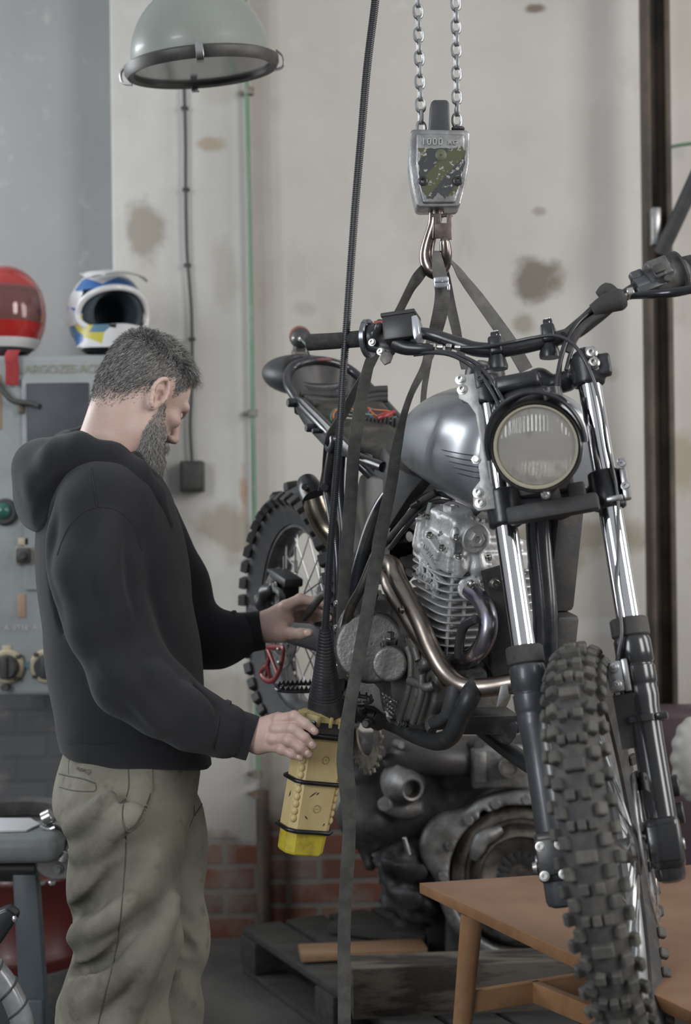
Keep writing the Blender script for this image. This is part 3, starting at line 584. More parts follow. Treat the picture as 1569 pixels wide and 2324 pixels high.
g = G(); text_g(g, '1000', .0185, P(981, 322, D1 - .002), CR, CU, .0014, space=1.2); LT_ = mat('raised_letters', (.62, .62, .61), .35, .7); mesh_obj('lettering', g, LT_, HB); g = G(); text_g(g, 'KG', .012, P(1028, 324, D1 - .002), CR, CU, .0014, space=1.2); mesh_obj('unit_lettering', g, LT_, HB)
g = G(); c = P(1001, 352, D1); g.lathe(c + CF * .001, -CF, [(.0115, 0), (.0115, .002), (.0105, .0028), (0, .0028)], 28); g.lathe(c - CF * .0018, -CF, [(.002, 0), (.0016, .001), (0, .001)], 10, mi=1); mesh_obj('pin_cover', g, [mat('olive', (.10, .11, .07), .5), BLKM], HB)
for x in (960, 1040):
    c = P(x, 411, D1 - .0005); g = G(); g.lathe(c, -CF, [(.0095, 0), (.0095, .003), (.008, .004), (.0045, .004), (.004, -.001), (0, -.001)], 22); mesh_obj('bolt', g, BLK, HB)
g = G(); g.prism([P(x, y, 2.895) for x, y in ((974, 300), (978, 233), (985, 226), (1014, 226), (1020, 232), (1022, 300))], CF * .04, .003); mesh_obj('chain_guide', g, mat('guide_black', (.05, .053, .058), .4), HB)
g = G(); g.cyl(P(1040, 296, 2.91), P(1040, 289, 2.91), .013); mesh_obj('chain_anchor', g, BLKM, HB)
BRZ = mat('hook_steel', (.26, .22, .20), .25, 1.0, (.16, .13, .115), 26, .4, .65, .05, 80)
g = G(); g.cyl(P(991, 466, 2.92), P(991, 494, 2.92), .015, .0155, 20)
g.tube([P(990, 480, 2.92), P(986, 510, 2.92), P(975, 545, 2.925), (P(969, 580, 2.93)), P(977, 608, 2.93), P(993, 617, 2.925), P(1008, 602, 2.915), P(1012, 575, 2.905), P(1010, 550, 2.90), P(1009, 537, 2.90)], [.015, .013, .013, .015, .017, .0155, .0135, .0125, .0105, .006], 16, 5, aspect=1.0); mesh_obj('hook', g, BRZ, HB)
g = G(); ld = 2.895
g.prism([P(x, y, ld) for x, y in ((985, 484), (1001, 484), (1002, 506), (1014, 506), (1015, 485), (1026, 485), (1026, 544), (1000, 541), (981, 541), (983, 510))], CF * .004, .001); g.prism([P(x, y, ld) for x, y in ((985, 484), (988, 484), (988, 541), (984, 541))], CF * .03, .001); g.cyl(P(981, 489, 2.9), P(1028, 489, 2.9), .0035); mesh_obj('latch', g, mat('latch_bronze', (.24, .19, .175), .35, .9, (.15, .12, .11), 50), HB)

# ------------------------------------------------------------------ motorcycle frames: chassis (c) and steering (s)
Ysw, Pit, Rak, Ste = map(math.radians, (24, 12, 27, 38.5))
hh = V([math.sin(Ysw), -math.cos(Ysw), 0]); zz = V([0, 0, 1.])
Fc = hh * math.cos(Pit) - zz * math.sin(Pit); Uc = zz * math.cos(Pit) + hh * math.sin(Pit); Lc = np.cross(Uc, Fc)
f0 = Fc * math.cos(Rak) + Uc * math.sin(Rak); Us = Uc * math.cos(Rak) - Fc * math.sin(Rak)
Fs = f0 * math.cos(Ste) - Lc * math.sin(Ste); Ls = Lc * math.cos(Ste) + f0 * math.sin(Ste)
W0 = P(1384, 1935, 2.46); A0 = W0 + Us * .75 - Fs * .06
def C(px, py, l=0.): r = ray(px, py); return C0 + r * (((A0 + Lc * l - C0) @ Lc) / (r @ Lc))
def S(px, py, fo=0.): r = ray(px, py); return C0 + r * (((W0 + Fs * fo - C0) @ Fs) / (r @ Fs))
def cf(F, l, u): return A0 + Fc * F + Lc * l + Uc * u
def sf(F, l, u): return W0 + Fs * F + Ls * l + Us * u
CA = (Fc, Lc, Uc); SA = (Fs, Ls, Us)
RW = C(695, 1400, 0)
MC = thing('motorcycle', 'stripped dirt motorcycle with bare metal tank hanging from the hoist on straps', 'motorcycle', cf(-.5, 0, -1.0))
def mo(name, g, m, parent=None, **k): return mesh_obj(name, g, m, parent or MC, **k)

def tyre(g, c, ax, fw, Rt, Rb, hw, rows, front):
    up = np.cross(ax, fw); prof = []
    n = 22
    for i in range(n + 1):       # outer carcass, bead to bead
        t = -1 + 2 * i / n; a = t * 2.35; r = Rb + (Rt - Rb) * .5 * (1 + math.cos(a)) ** .9 if abs(t) < 1 else Rb
        prof.append((Rb + (Rt - Rb) * (.5 + .5 * math.cos(a * .98)) ** .75, hw * math.sin(a * .67) / math.sin(2.35 * .67) * (1.0 if abs(t) < .7 else 1 - (abs(t) - .7) * .9)))
    prof += [(Rb - .004, hw * .55), (Rb - .004, -hw * .55)]
    g.lathe2(c, ax, prof, 96)
    def knob(th, lat, sx, sy, hgt, tilt):
        sx *= 1.12; sy *= 1.15   # tilt: angle of the tread normal off the radius
        rad = fw * math.cos(th) + up * math.sin(th); tan = -fw * math.sin(th) + up * math.cos(th)
        nrm_ = rad * math.cos(tilt) + ax * math.sin(tilt); sid = -rad * math.sin(tilt) + ax * math.cos(tilt)
        rs = Rb + (Rt - Rb) * (.5 + .5 * math.cos(min(math.asin(min(abs(lat) / hw, .995) * math.sin(2.35 * .67)) / .67, 2.3) * .98)) ** .75 - .003
        p = c + rad * rs + ax * lat + nrm_ * hgt * .35
        g.box(p, (sx, sy, hgt), (tan, sid, nrm_), bev=.0022, seg=1, mi=1)
    for k in range(rows):
        th = 2 * math.pi * k / rows; dt = 2 * math.pi / rows; j = random.uniform(-.002, .002)
        if front:
            if k % 3 == 0: knob(th, 0, .017, .027, .017, 0)
            elif k % 3 == 1: knob(th, .011, .015, .013, .017, .10); knob(th, -.011, .015, .013, .017, -.10)
            else:
                for q in (-.015, 0, .015): knob(th, q, .014, .0115, .017, q * 8)
            for sg in (-1, 1):
                knob(th + dt * .5, sg * hw * .60, .018, .014, .018, sg * .55); knob(th + dt * (.1 if sg > 0 else .12), sg * hw * .90, .017, .012, .017, sg * 1.0)
        else:
            if k % 2 == 0: knob(th, .022, .024, .026, .022, .15); knob(th, -.022, .024, .026, .022, -.15)
            else: knob(th, 0, .024, .032, .022, 0)
            for sg in (-1, 1): knob(th + dt * .3, sg * hw * .86, .026, .026, .022, sg * .70)
    return g
def wheel(name, c, ax, fw, Rt, Rb, hw, rows, front, rubber, rimmat):
    up = np.cross(ax, fw); g = G(); rw = hw * (.42 if front else .5)
    g.lathe2(c, ax, [(Rb + .006, -rw), (Rb + .007, -rw * .85), (Rb - .012, -rw * .7), (Rb - .018, -rw * .3), (Rb - .018, rw * .3), (Rb - .012, rw * .7), (Rb + .007, rw * .85), (Rb + .006, rw), (Rb - .012, rw * .96), (Rb - .020, rw * .62), (Rb - .026, rw * .3), (Rb - .026, -rw * .3), (Rb - .020, -rw * .62), (Rb - .012, -rw * .96)], 72)
    w = mo(name, g, rimmat); g = G(); tyre(g, c, ax, fw, Rt, Rb, hw, rows, front); mesh_obj('tyre', g, [rubber, KNB if front else rubber], w, ang=.6)
    hr = .030 if front else .036; hl = .052
    g = G(); g.lathe(c - ax * hl, ax, [(.018, -.01), (.020, 0), (hr + .012, .006), (hr + .012, .012), (hr * .7, .02), (hr * .6, hl), (hr * .7, 2 * hl - .02), (hr + .012, 2 * hl - .012), (hr + .012, 2 * hl - .006), (.020, 2 * hl), (.018, 2 * hl + .01)], 28); mesh_obj('hub', g, ALUD, w)
    sm = mat('spoke_steel', (.55, .57, .58), .3, 1.0)
    for k in range(32):
        sg = 1 if k % 2 else -1; a = 2 * math.pi * k / 32; cross = .55 * (1 if (k // 2) % 2 else -1); p1 = c + (fw * math.cos(a) + up * math.sin(a)) * (Rb - .022) + ax * sg * .004
        p0 = c + (fw * math.cos(a + cross) + up * math.sin(a + cross)) * (hr + .008) + ax * sg * (hl - .009); g = G(); g.cyl(p0, p1, .0019, .0019, 6, .0005); mesh_obj('spoke', g, sm, w)
    return w
KNB = mat('knob_dusty', (.052, .050, .047), .75, 0, (.10, .093, .082), 16, .42, .62, .25, 120)
FWH = wheel('front_wheel', W0, Ls, Fs, .345, .272, .043, 48, True, RUB, mat('rim_alu', (.42, .43, .44), .38, .9, (.3, .3, .3), 20))
def disc(c, ax, R, Ri, name, w, m):
    g = G(); g.ring(c - ax * .0018, c + ax * .0018, R, Ri, 48); up, v = perp(ax)
    for k in range(6):
        a = k * math.pi / 3; d = up * math.cos(a) + v * math.sin(a); g.box(c + d * (Ri * .75), (Ri * .62, .012, .004), (d, np.cross(ax, d), ax), bev=.001)
    for k in range(36):
        a = k * math.pi / 18; d = up * math.cos(a) + v * math.sin(a); rr_ = Ri + (R - Ri) * (.3 + .4 * (k % 2)); g.lathe(c - ax * .002 + d * rr_, ax, [(.0035, -.0002), (.0035, .0043)], 8, mi=1)
    return mesh_obj(name, g, m, w)
disc(W0 + Ls * .062, Ls, .125, .095, 'brake_disc', FWH, [STL, BLKM])
g = G(); g.cyl(W0 - Ls * .125, W0 + Ls * .125, .010); mesh_obj('axle', g, STL, FWH)
RWH = wheel('rear_wheel', RW, Lc, Fc, .338, .242, .062, 40, False, RUBR, mat('rim_dark', (.16, .16, .165), .4, .8, (.1, .1, .1), 20))
disc(RW - Lc * .072, Lc, .128, .095, 'brake_disc', RWH, [ALUD, BLKM])
g = G(); g.ring(RW + Lc * .070, RW + Lc * .077, .115, .07, 40)
for k in range(42):
    a = k * 2 * math.pi / 42; d = Fc * math.cos(a) + Uc * math.sin(a); g.box(RW + Lc * .0735 + d * .118, (.012, .008, .006), (d, np.cross(Lc, d), Lc), bev=.002)
mesh_obj('sprocket', g, STL, RWH)

# ------------------------------------------------------------------ fork, clamps
LX = .093
def leg(sg):
    b = lambda u, F=-.008: sf(F, sg * LX, u); top = .866 if sg > 0 else .862
    g = G(); g.cyl(b(.27), b(top), .0208, .0208, 40, .002); st = mo('fork_stanchion', g, CHR)
    g = G(); g.lathe(b(-.080 if sg < 0 else -.060), Us, [(.012, 0), (.022, .004), (.0255, .012), (.0262, .08), (.0262, .23), (.0275, .29), (.0300, .308), (.0300, .322), (.0285, .326), (.0300, .331), (.0315, .336), (.0315, .36), (.0290, .362), (.0290, .366), (.0318, .370), (.0318, .405), (.0290, .412), (.0215, .413)], 40)
    lo = mo('fork_lower', g, mat('fork_black', (.075, .08, .09), .36, .3, (.05, .053, .06), 12, coat=.2, r2=.42) if sg < 0 else FORKB)
    return lo
FORKB = mat('fork_gloss_black', (.028, .029, .032), .22, .2, coat=.4)
lr_ = leg(-1); ll_ = leg(1)
g = G(); g.lathe(sf(-.008, -LX, .332), Us, [(.0300, 0), (.0330, .003), (.0330, .03), (.0300, .033)], 32); mesh_obj('dust_seal', g, RUB, lr_)
g = G(); g.lathe(sf(-.008, LX, .352), Us, [(.0300, 0), (.0330, .003), (.0330, .03), (.0300, .033)], 32); mesh_obj('dust_seal', g, RUB, ll_)
for sg, par in ((-1, lr_), (1, ll_)):
    g = G(); c = sf(-.004, sg * LX, .005); g.box(c, (.055, .056, .085), SA, bev=.010, seg=3); g.box(c + Fs * .028, (.02, .05, .06), SA, bev=.004)
    mesh_obj('axle_clamp', g, PLA if sg < 0 else FORKB, par)
    for u in (-.03, .018) if sg < 0 else ():
        for l in (-.016, .016): g = G(); g.bolt(c + Fs * .037 + Us * u + Ls * l, Fs, .0062, .006); mesh_obj('bolt', g, BOLT, par)
g = G(); g.bolt(sf(.0, -LX - .030, -.01), -Ls, .010, .008); mesh_obj('axle_nut', g, BOLT, lr_)
# left leg: brake caliper with hose clamp, mount ring
g = G(); cc = sf(-.075, .076, .075); g.box(cc, (.075, .055, .11), SA, bev=.014, seg=3); g.cyl(cc + Ls * .02 + Us * .022, cc + Ls * .052 + Us * .022, .019); g.cyl(cc + Ls * .02 - Us * .024, cc + Ls * .052 - Us * .024, .019); g.box(cc + Fs * .03, (.05, .02, .14), SA, bev=.006); mo('brake_caliper', g, PLA)
g = G(); g.ring(sf(-.008, LX, .205), sf(-.008, LX, .217), .036, .0258, 32); g.box(sf(.012, LX + .03, .211), (.03, .02, .012), SA, bev=.003); mesh_obj('clamp_ring', g, FORKB, ll_)
g = G(); c = sf(.030, LX - .034, .285); g.box(c, (.016, .026, .052), SA, bev=.003); g.cyl(c + Us * .015, c + Us * .015 + Fs * .016, .009); g.cyl(c - Us * .015, c - Us * .015 + Fs * .016, .009); g.bolt(c + Us * .015 + Fs * .016, Fs, .005, .004); g.bolt(c - Us * .015 + Fs * .016, Fs, .005, .004); g.box(c + Ls * .018 + Fs * .004, (.012, .010, .055), SA, bev=.002); mo('hose_bracket', g, STL)
g = G(); g.sheet([[sf(.022 - .02 * s, LX - .045 + .010 * t, .255 - .09 * s) + Ls * (.030 * t) * (1 - s * .4) for t in (0, .5, 1)] for s in (0, .25, .5, .75, 1)], .003); mo('hose_guard', g, PLA)

# triple clamps
g = G(); s_ = SDF(sf(-.03, 0, .83) - .19, sf(-.03, 0, .83) + .19, .0035)
ut = .838
for sg in (-1, 1): s_.cyl(sf(-.008, sg * LX, ut - .028), sf(-.008, sg * LX, ut + .026), .029, .004, .006)
s_.chain([sf(-.012, -LX, ut), sf(-.045, -.05, ut), sf(-.06, 0, ut), sf(-.045, .05, ut), sf(-.012, LX, ut)], [.018, .017, .022, .017, .018], .012)
s_.cone(sf(-.06, 0, ut - .02), sf(-.06, 0, ut + .012), .030, .028, .01)
for sg in (-1, 1): s_.box(sf(.006, sg * (LX + .022), ut), (.012, .022, .020), SA, k=.006)
s_.cone(sf(-.008, LX, ut - .08), sf(-.008, LX, ut + .05), .0205, .0205, .001, sub=True); s_.cone(sf(-.008, -LX, ut - .08), sf(-.008, -LX, ut + .05), .0205, .0205, .001, sub=True)
s_.mesh(g); tcl = mo('upper_triple_clamp', g, mat('clamp_black', (.035, .036, .042), .33, .3))
ub = .615
g = G(); s_ = SDF(sf(-.03, 0, ub) - .19, sf(-.03, 0, ub) + .19, .0035)
for sg in (-1, 1): s_.cyl(sf(-.008, sg * LX, ub - .034), sf(-.008, sg * LX, ub + .034), .030, .004, .006)
s_.chain([sf(-.01, -LX, ub - .008), sf(-.045, -.05, ub), sf(-.06, 0, ub + .004), sf(-.045, .05, ub), sf(-.01, LX, ub - .008)], [.022, .020, .028, .020, .022], .012)
for sg in (-1, 1): s_.cone(sf(-.008, sg * LX, ub - .08), sf(-.008, sg * LX, ub + .08), .0208, .0208, .001, sub=True)
s_.mesh(g); bcl = mo('lower_triple_clamp', g, BLK)
for sg in (-1, 1):
    g = G(); g.lathe(sf(-.008, sg * LX, .856), Us, [(.0215, 0), (.0225, .003), (.0225, .014), (.018, .018), (.010, .018), (.010, .024), (0, .024)], 28); mesh_obj('fork_cap', g, BLK, tcl)
for (x, y) in ((1344, 803), (1349, 825)):
    g = G(); g.lathe(S(x, y, .022), Fs, [(.0105, 0), (.0105, .004), (.008, .006), (.008, .012), (.0045, .0125), (.0045, .006), (0, .006)], 20); mesh_obj('bolt', g, BOLT, tcl)
g = G(); c = S(1345, 817, .012); g.box(c, (.016, .022, .050), SA, bev=.006); mesh_obj('pinch_lug', g, STL, tcl)
g = G(); g.ring(sf(-.008, LX, .585), sf(-.008, LX, .597), .0265, .0208, 28); g.box(sf(.016, LX + .012, .591), (.025, .03, .010), SA, bev=.003); mesh_obj('hose_clamp', g, STL, bcl)
g = G(); g.box(sf(.01, LX + .034, .625), (.018, .014, .075), SA, bev=.004); g.bolt(sf(.02, LX + .034, .65), Fs, .006, .006); g.bolt(sf(.02, LX + .034, .61), Fs, .006, .006); mesh_obj('clamp_plate', g, STL, bcl)
# steering stem and head tube
g = G(); g.cyl(sf(-.06, 0, .60), sf(-.06, 0, .85), .027, .027, 28); mo('steering_head', g, BLK)
# right fork side plate of raw aluminium
PLT = mat('plate_aluminium', (.42, .415, .41), .5, .6, (.30, .295, .295), 30, .42, .62, .1, 150)
pp = [(1034, 853), (1078, 847), (1086, 862), (1087, 910), (1098, 960), (1104, 1010), (1104, 1048), (1110, 1085), (1128, 1130), (1126, 1154), (1084, 1160), (1074, 1148), (1074, 1110), (1090, 1090), (1086, 1060), (1090, 1000), (1080, 940), (1062, 915), (1042, 905)]
g = G(); g.prism([S(x, y, .020) for x, y in pp], -Fs * .006, .0012); pl = mo('fork_side_plate', g, PLT, label='raw aluminium side plate with four socket bolts')
for (x, y) in ((1046, 861), (1050, 884), (1086, 1118), (1091, 1141)):
    g = G(); g.lathe(S(x, y, .020), Fs, [(.0098, 0), (.0098, .0015), (.0072, .002), (.0072, .0065), (.0040, .007), (.0036, .002), (0, .002)], 22); mesh_obj('bolt', g, BOLT, pl)
g = G(); g.bolt(S(1081, 1043, .021), Fs, .0065, .005, socket=False); mesh_obj('bolt', g, BOLT, pl)
g = G(); g.box(S(1088, 858, .012), (.02, .016, .045), SA, bev=.004); g.bolt(S(1090, 859, .024), Fs, .006, .005); mesh_obj('spacer', g, BLK, pl)

# ------------------------------------------------------------------ headlight
HC = S(1218, 1013, .135); HA = nrm(Fs * 1.0 - Us * .36 - Ls * .03)
hu_ = nrm(Us - HA * (Us @ HA)); hl_ = np.cross(hu_, HA)
g = G(); prof = [(0, -.115), (.03, -.112), (.054, -.095), (.069, -.06), (.077, -.02), (.0795, .0), (.079, .008), (.075, .013), (.071, .008), (.0692, .001), (.066, -.012), (.055, -.040), (.03, -.060), (0, -.064)]
g.lathe(HC, HA, prof, 48, ref=hl_); HLB = mat('headlight_black', (.025, .025, .026), .28, 0, (.05, .042, .035), 14, .5, .72, coat=.3, r2=.4); hd = mo('headlight', g, HLB)
LNS = bpy.data.materials.new('lens'); LNS.use_nodes = True; nt = LNS.node_tree; b = nt.nodes['Principled BSDF']; b.inputs['Roughness'].default_value = .02; b.inputs['Transmission Weight'].default_value = .95; b.inputs['IOR'].default_value = 1.35; b.inputs['Base Color'].default_value = (1, .99, .96, 1)
tc = nt.nodes.new('ShaderNodeTexCoord'); wv = nt.nodes.new('ShaderNodeTexWave'); wv.bands_direction = 'X'; wv.inputs['Scale'].default_value = 48; wv.inputs['Distortion'].default_value = .6; mp = nt.nodes.new('ShaderNodeMapping'); mp.inputs['Scale'].default_value = (1, 0, .12); nt.links.new(tc.outputs['Object'], mp.inputs[0]); nt.links.new(mp.outputs[0], wv.inputs['Vector'])
bp = nt.nodes.new('ShaderNodeBump'); bp.inputs['Strength'].default_value = .6; bp.inputs['Distance'].default_value = .0008; nt.links.new(wv.outputs['Fac'], bp.inputs['Height']); nt.links.new(bp.outputs[0], b.inputs['Normal'])
g = G(); lp_ = [(.0685, .004), (.062, .009), (.045, .0145), (.022, .0175), (.0, .0185)]; g.lathe(HC, HA, [(0, .0155), (.022, .0145), (.045, .0115), (.062, .006), (.0685, .001)] + lp_, 48); mesh_obj('lens', g, LNS, hd)
g = G(); g.lathe(HC, HA, [(.0685, .0), (.058, -.018), (.042, -.034), (.022, -.043), (0, -.046)], 48); mesh_obj('reflector', g, mat('reflector', (.92, .90, .84), .10, 1.0, (.6, .57, .5), 18, .5, .72, .12, 60), hd, recalc=False)
g = G(); g.lathe(HC - HA * .045, HA, [(.007, 0), (.007, .018), (.004, .026), (0, .028)], 16); g.box(HC - HA * .012 + hu_ * .0, (.030, .012, .024), (hl_, HA, hu_), bev=.003); mesh_obj('bulb', g, mat('bulb_shield', (.55, .52, .44), .3, .8), hd)
g = G(); g.lathe2(HC, HA, [(.069, .004), (.0715, .0125), (.068, .0125), (.066, .008)], 48); mesh_obj('lens_ring', g, mat('lens_seal', (.33, .31, .24), .5), hd)
# cowl: a hood wrapped round the upper half, longer on the sides
g = G(); gr = []
for i in range(9):
    s = i / 8; row = []
    for j in range(33):
        t = (-8 + 196 * j / 32) * D; rr = .0815 + .004 * math.sin(t) ** 2; lip = .006 + .012 * max(math.sin(t), 0); dpt = -.085 + (.085 + lip) * s; k = 1 - .10 * (1 - s) ** 2
        row.append(HC + HA * dpt + hl_ * (rr * 1.02 * k * math.cos(t)) + hu_ * (rr * 1.04 * k * math.sin(t) + .004))
    gr.append(row)
g.sheet(gr, .004); mesh_obj('cowl', g, mat('cowl_black', (.04, .037, .036), .18, 0, (.028, .026, .026), 10, coat=.6, r2=.25), hd)
g = G(); tp = [gr[-1][j] for j in range(0, 33, 2)]; g.tube(tp, .0035, 8, 2); mesh_obj('cowl_edge', g, BLK, hd)
g = G(); c = HC - hu_ * .083 + HA * .004; g.bolt(c, HA, .006, .006); mesh_obj('bolt', g, BOLT, hd)
g = G(); g.tube([HC - hu_ * .08 - HA * .05, sf(.03, 0, .60), sf(-.02, 0, .605)], [.016, .018, .018], 12, 3); g.box(sf(.045, .045, .600), (.02, .03, .05), SA, bev=.004); g.box(sf(.05, .0, .585), (.03, .16, .03), SA, bev=.006); mesh_obj('headlight_mount', g, BLKM, hd)
g = G(); g.ell(sf(.0, -.02, .795), (.055, .065, .030), SA, 24, 12); g.box(sf(.02, -.03, .83), (.05, .085, .03), SA, bev=.010, seg=3); g.cyl(sf(.05, .03, .775), sf(.05, .03, .80), .018); mo('instrument_bracket', g, BLK)
g = G(); g.ell(sf(.05, -.005, .775), (.008, .008, .008)); g.cyl(sf(.045, -.005, .755), sf(.045, -.005, .77), .007); mesh_obj('indicator_stud', g, CHR, hd)
# dark frame and hose mass between the clamps, behind the lamp
g = G(); g.box(sf(-.035, -.02, .72), (.05, .11, .18), SA, bev=.012); mo('wiring_cover', g, BLKM)

# ------------------------------------------------------------------ handlebar
BARM = mat('bar_black', (.022, .022, .025), .28, .2, (.04, .04, .042), 12, coat=.2)
bp_ = [(702, 777, -.10), (830, 768, -.085), (930, 757, -.05), (975, 759, -.03), (1040, 780, -.03), (1085, 793, -.03), (1150, 793, -.03), (1235, 775, -.03), (1300, 757, -.03), (1352, 722, -.035), (1405, 680, -.045), (1460, 645, -.06), (1560, 606, -.085), (1700, 572, -.10)]
g = G(); g.tube([S(*t) for t in bp_], [.011, .011, .011, .0115, .0135, .014, .014, .014, .0135, .0125, .0115, .011, .011, .011], 20, 6); hb = mo('handlebar', g, BARM)
g = G(); pts = [S(*t) for t in ((703, 777, -.10), (770, 773, -.093), (828, 768, -.085))]; g.tube(pts, [.0165, .0160, .0165], 24, 6); g.lathe(pts[0], pts[0] - pts[1], [(.0165, 0), (.0165, .002), (.008, .003), (0, .003)], 20); GR = mat('grip_rubber', (.03, .03, .032), .8, 0, (.05, .048, .045), 80, bump=.5, bs=350); mesh_obj('grip', g, GR, hb)
g = G(); g.tube([S(*t) for t in ((1541, 606, -.085), (1600, 592, -.092), (1690, 574, -.10))], [.0175, .0165, .0165], 24, 6); g.cyl(S(1538, 608, -.084), S(1545, 606, -.085), .020); mesh_obj('grip', g, GR, hb)
# throttle housing, right
ax_ = nrm(S(760, 773, -.09) - S(840, 767, -.08)); pu = nrm(Us - ax_ * (Us @ ax_)); pv = np.cross(ax_, pu)
c = S(838, 768, -.08); g = G(); g.lathe2(c - ax_ * .004, ax_, [(.034, 0), (.0375, .002), (.0375, .010), (.034, .012), (.030, .010), (.030, .002)], 36); mesh_obj('throttle_flange', g, mat('flange_metal', (.20, .21, .23), .25, .7), hb)
g = G(); s_ = SDF(c - .10, c + .10 + CR * .1, .003); e_ = -ax_
s_.cone(c + e_ * .004, c + e_ * .035, .027, .025, .006); s_.cone(c + e_ * .012 - pu * .004, c + e_ * .022 + pu * .026, .011, .011, .006); s_.cone(c + e_ * .02 - pu * .012, c + e_ * .075 - pu * .020, .016, .012, .01); s_.cone(c + e_ * .01 - pu * .022 + Fs * .012, c + e_ * .05 - pu * .034 + Fs * .01, .009, .008, .008); s_.cone(c + e_ * .045 - pu * .01, c + e_ * .085 - pu * .012, .015, .011, .01); s_.cone(c + e_ * .02 + Fs * .02 - pu * .002, c + e_ * .03 + Fs * .034 + pu * .010, .010, .009, .004)
s_.mesh(g); mesh_obj('throttle_housing', g, BLK, hb)
for (x, y) in ((845, 777), (868, 742), (864, 798)):
    g = G(); g.bolt(S(x, y, -.045), Fs, .0055, .005); mesh_obj('bolt', g, BOLT, hb)
g = G(); g.prism([S(x, y, -.035) for x, y in ((862, 815), (866, 798), (885, 795), (892, 806), (886, 822), (872, 828))], -Fs * .006, .0015); mesh_obj('lever_perch', g, ALUD, hb)
g = G(); g.box(S(862, 733, -.06), (.012, .022, .007), (Fs, ax_, pu), bev=.002); mesh_obj('kill_switch', g, mat('switch_red', (.33, .06, .03), .5), hb)
# brake reservoir
rx = nrm(S(950, 725, -.04) - S(880, 735, -.04)); ry = nrm(np.cross(Fs, rx)) * -1; ry = nrm(Us - rx * (Us @ rx)); c = S(912, 750, -.03)
g = G(); g.box(c, (.062, .055, .048), (rx, np.cross(rx, ry), ry), bev=.004); rs = mesh_obj('brake_reservoir', g, PLA, hb)
g = G(); g.box(c + ry * .026, (.066, .058, .008), (rx, np.cross(rx, ry), ry), bev=.002); mesh_obj('reservoir_lid', g, BLKM, rs)
g = G(); g.prism([S(x, y, -.002) for x, y in ((933, 717), (946, 714), (953, 757), (941, 771), (936, 757))], -Fs * .045, .002); mesh_obj('reservoir_side', g, mat('sight_glass', (.55, .57, .62), .25, .6), rs)
g = G(); g.tube([S(900, 780, -.03), S(925, 790, -.025), S(960, 792, -.02), S(985, 792, -.02)], [.017, .014, .011, .009], 14, 4); mesh_obj('master_cylinder', g, BLK, hb)
for i, x in enumerate((975, 992, 1012, 1032)):
    g = G(); g.cyl(S(x, 787 + i * .3, -.02), S(x + 14, 788 + i * .3, -.02), (.0075, .0055, .007, .005)[i], n=6 if i % 2 == 0 else 16); mesh_obj('hose_fitting', g, BOLT, hb)
# left controls
c = S(1500, 634, -.065); bx = nrm(S(1560, 606, -.085) - S(1460, 645, -.06)); by = nrm(Us - bx * (Us @ bx)); bz = np.cross(bx, by)
g = G(); g.lathe2(c + bx * .034, bx, [(.020, 0), (.040, .001), (.040, .006), (.020, .007)], 36); mesh_obj('grip_flange', g, RUB, hb)
g = G(); s_ = SDF(c - .10, c + .10, .003); s_.cone(c - bx * .006, c + bx * .032, .026, .028, .006); s_.box(c + by * .024 - bx * .002 + bz * .006, (.022, .010, .022), (bx, by, bz), r=.005, k=.006); s_.box(c + by * .010 + bz * .026, (.018, .014, .006), (bx, by, bz), r=.002, k=.003); s_.mesh(g); mesh_obj('switch_housing', g, mat('switch_grey', (.065, .067, .070), .42, 0, (.11, .108, .105), 30), hb)
g = G(); g.box(c + bz * .036 + by * .010 - bx * .008, (.02, .016, .008), (bx, by, bz), bev=.002); g.cyl(c + bz * .026 - by * .012, c + bz * .034 - by * .012, .007); mesh_obj('switch_button', g, BLKM, hb)
c2 = S(1455, 650, -.055); g = G(); g.cyl(c2 - bx * .012, c2 + bx * .014, .019, .019, 20); g.box(c2 + by * .020 + bz * .002, (.024, .020, .02), (bx, by, bz), bev=.004, taper=None); g.box(c2 - by * .012 + bx * .02 + bz * .014, (.075, .014, .018), (bx, by, bz), bev=.004); mesh_obj('clutch_perch', g, mat('perch_metal', (.12, .125, .135), .35, .7), hb)
g = G(); g.tube([S(1430, 672, -.03), S(1480, 668, -.01), S(1530, 664, .0), S(1580, 655, -.005), S(1680, 640, -.02)], [.006, .008, .0085, .008, .008], 14, 5); mesh_obj('clutch_lever', g, mat('lever_black', (.025, .027, .034), .2, .4, coat=.3), hb)
g = G(); g.cyl(S(1425, 668, -.03), S(1441, 664, -.03), .011, n=20); g.cyl(S(1408, 676, -.03), S(1432, 669, -.03), .005); mesh_obj('cable_adjuster', g, BOLT, hb)
g = G(); g.tube([S(1345, 706, -.015), S(1375, 690, -.015), S(1405, 680, -.018), S(1416, 676, -.02)], [.012, .018, .021, .017], 20, 5); mesh_obj('rubber_sleeve', g, RUB, hb)
g = G(); g.tube([S(1362, 674, -.05), S(1378, 662, -.05), S(1395, 668, -.05)], [.012, .017, .012], 16, 4); mesh_obj('rubber_boot', g, RUB, hb)
# risers
for (x, y0, y1) in ((1128, 755, 838), (1247, 726, 812)):
    a = S(x + 2, y1, -.035); b_ = S(x - 2, y0, -.030); m_ = (a * .4 + b_ * .6)
    g = G(); g.lathe(a, b_ - a, [(.019, 0), (.020, .006), (.016, .02), (.014, np.linalg.norm(b_ - a) * .6)], 20); g.box(m_, (.042, .026, .036), SA, bev=.006, seg=3); g.box(b_ * .8 + a * .2, (.018, .017, .03), SA, bev=.003); rs_ = mo('handlebar_riser', g, BLK)
    g = G(); g.cyl(b_ - Us * .012, b_ + Us * .004, .0055); g.cyl(b_ - Us * .018, b_ - Us * .004, .0085, n=6); mesh_obj('bolt', g, BOLT, rs_)
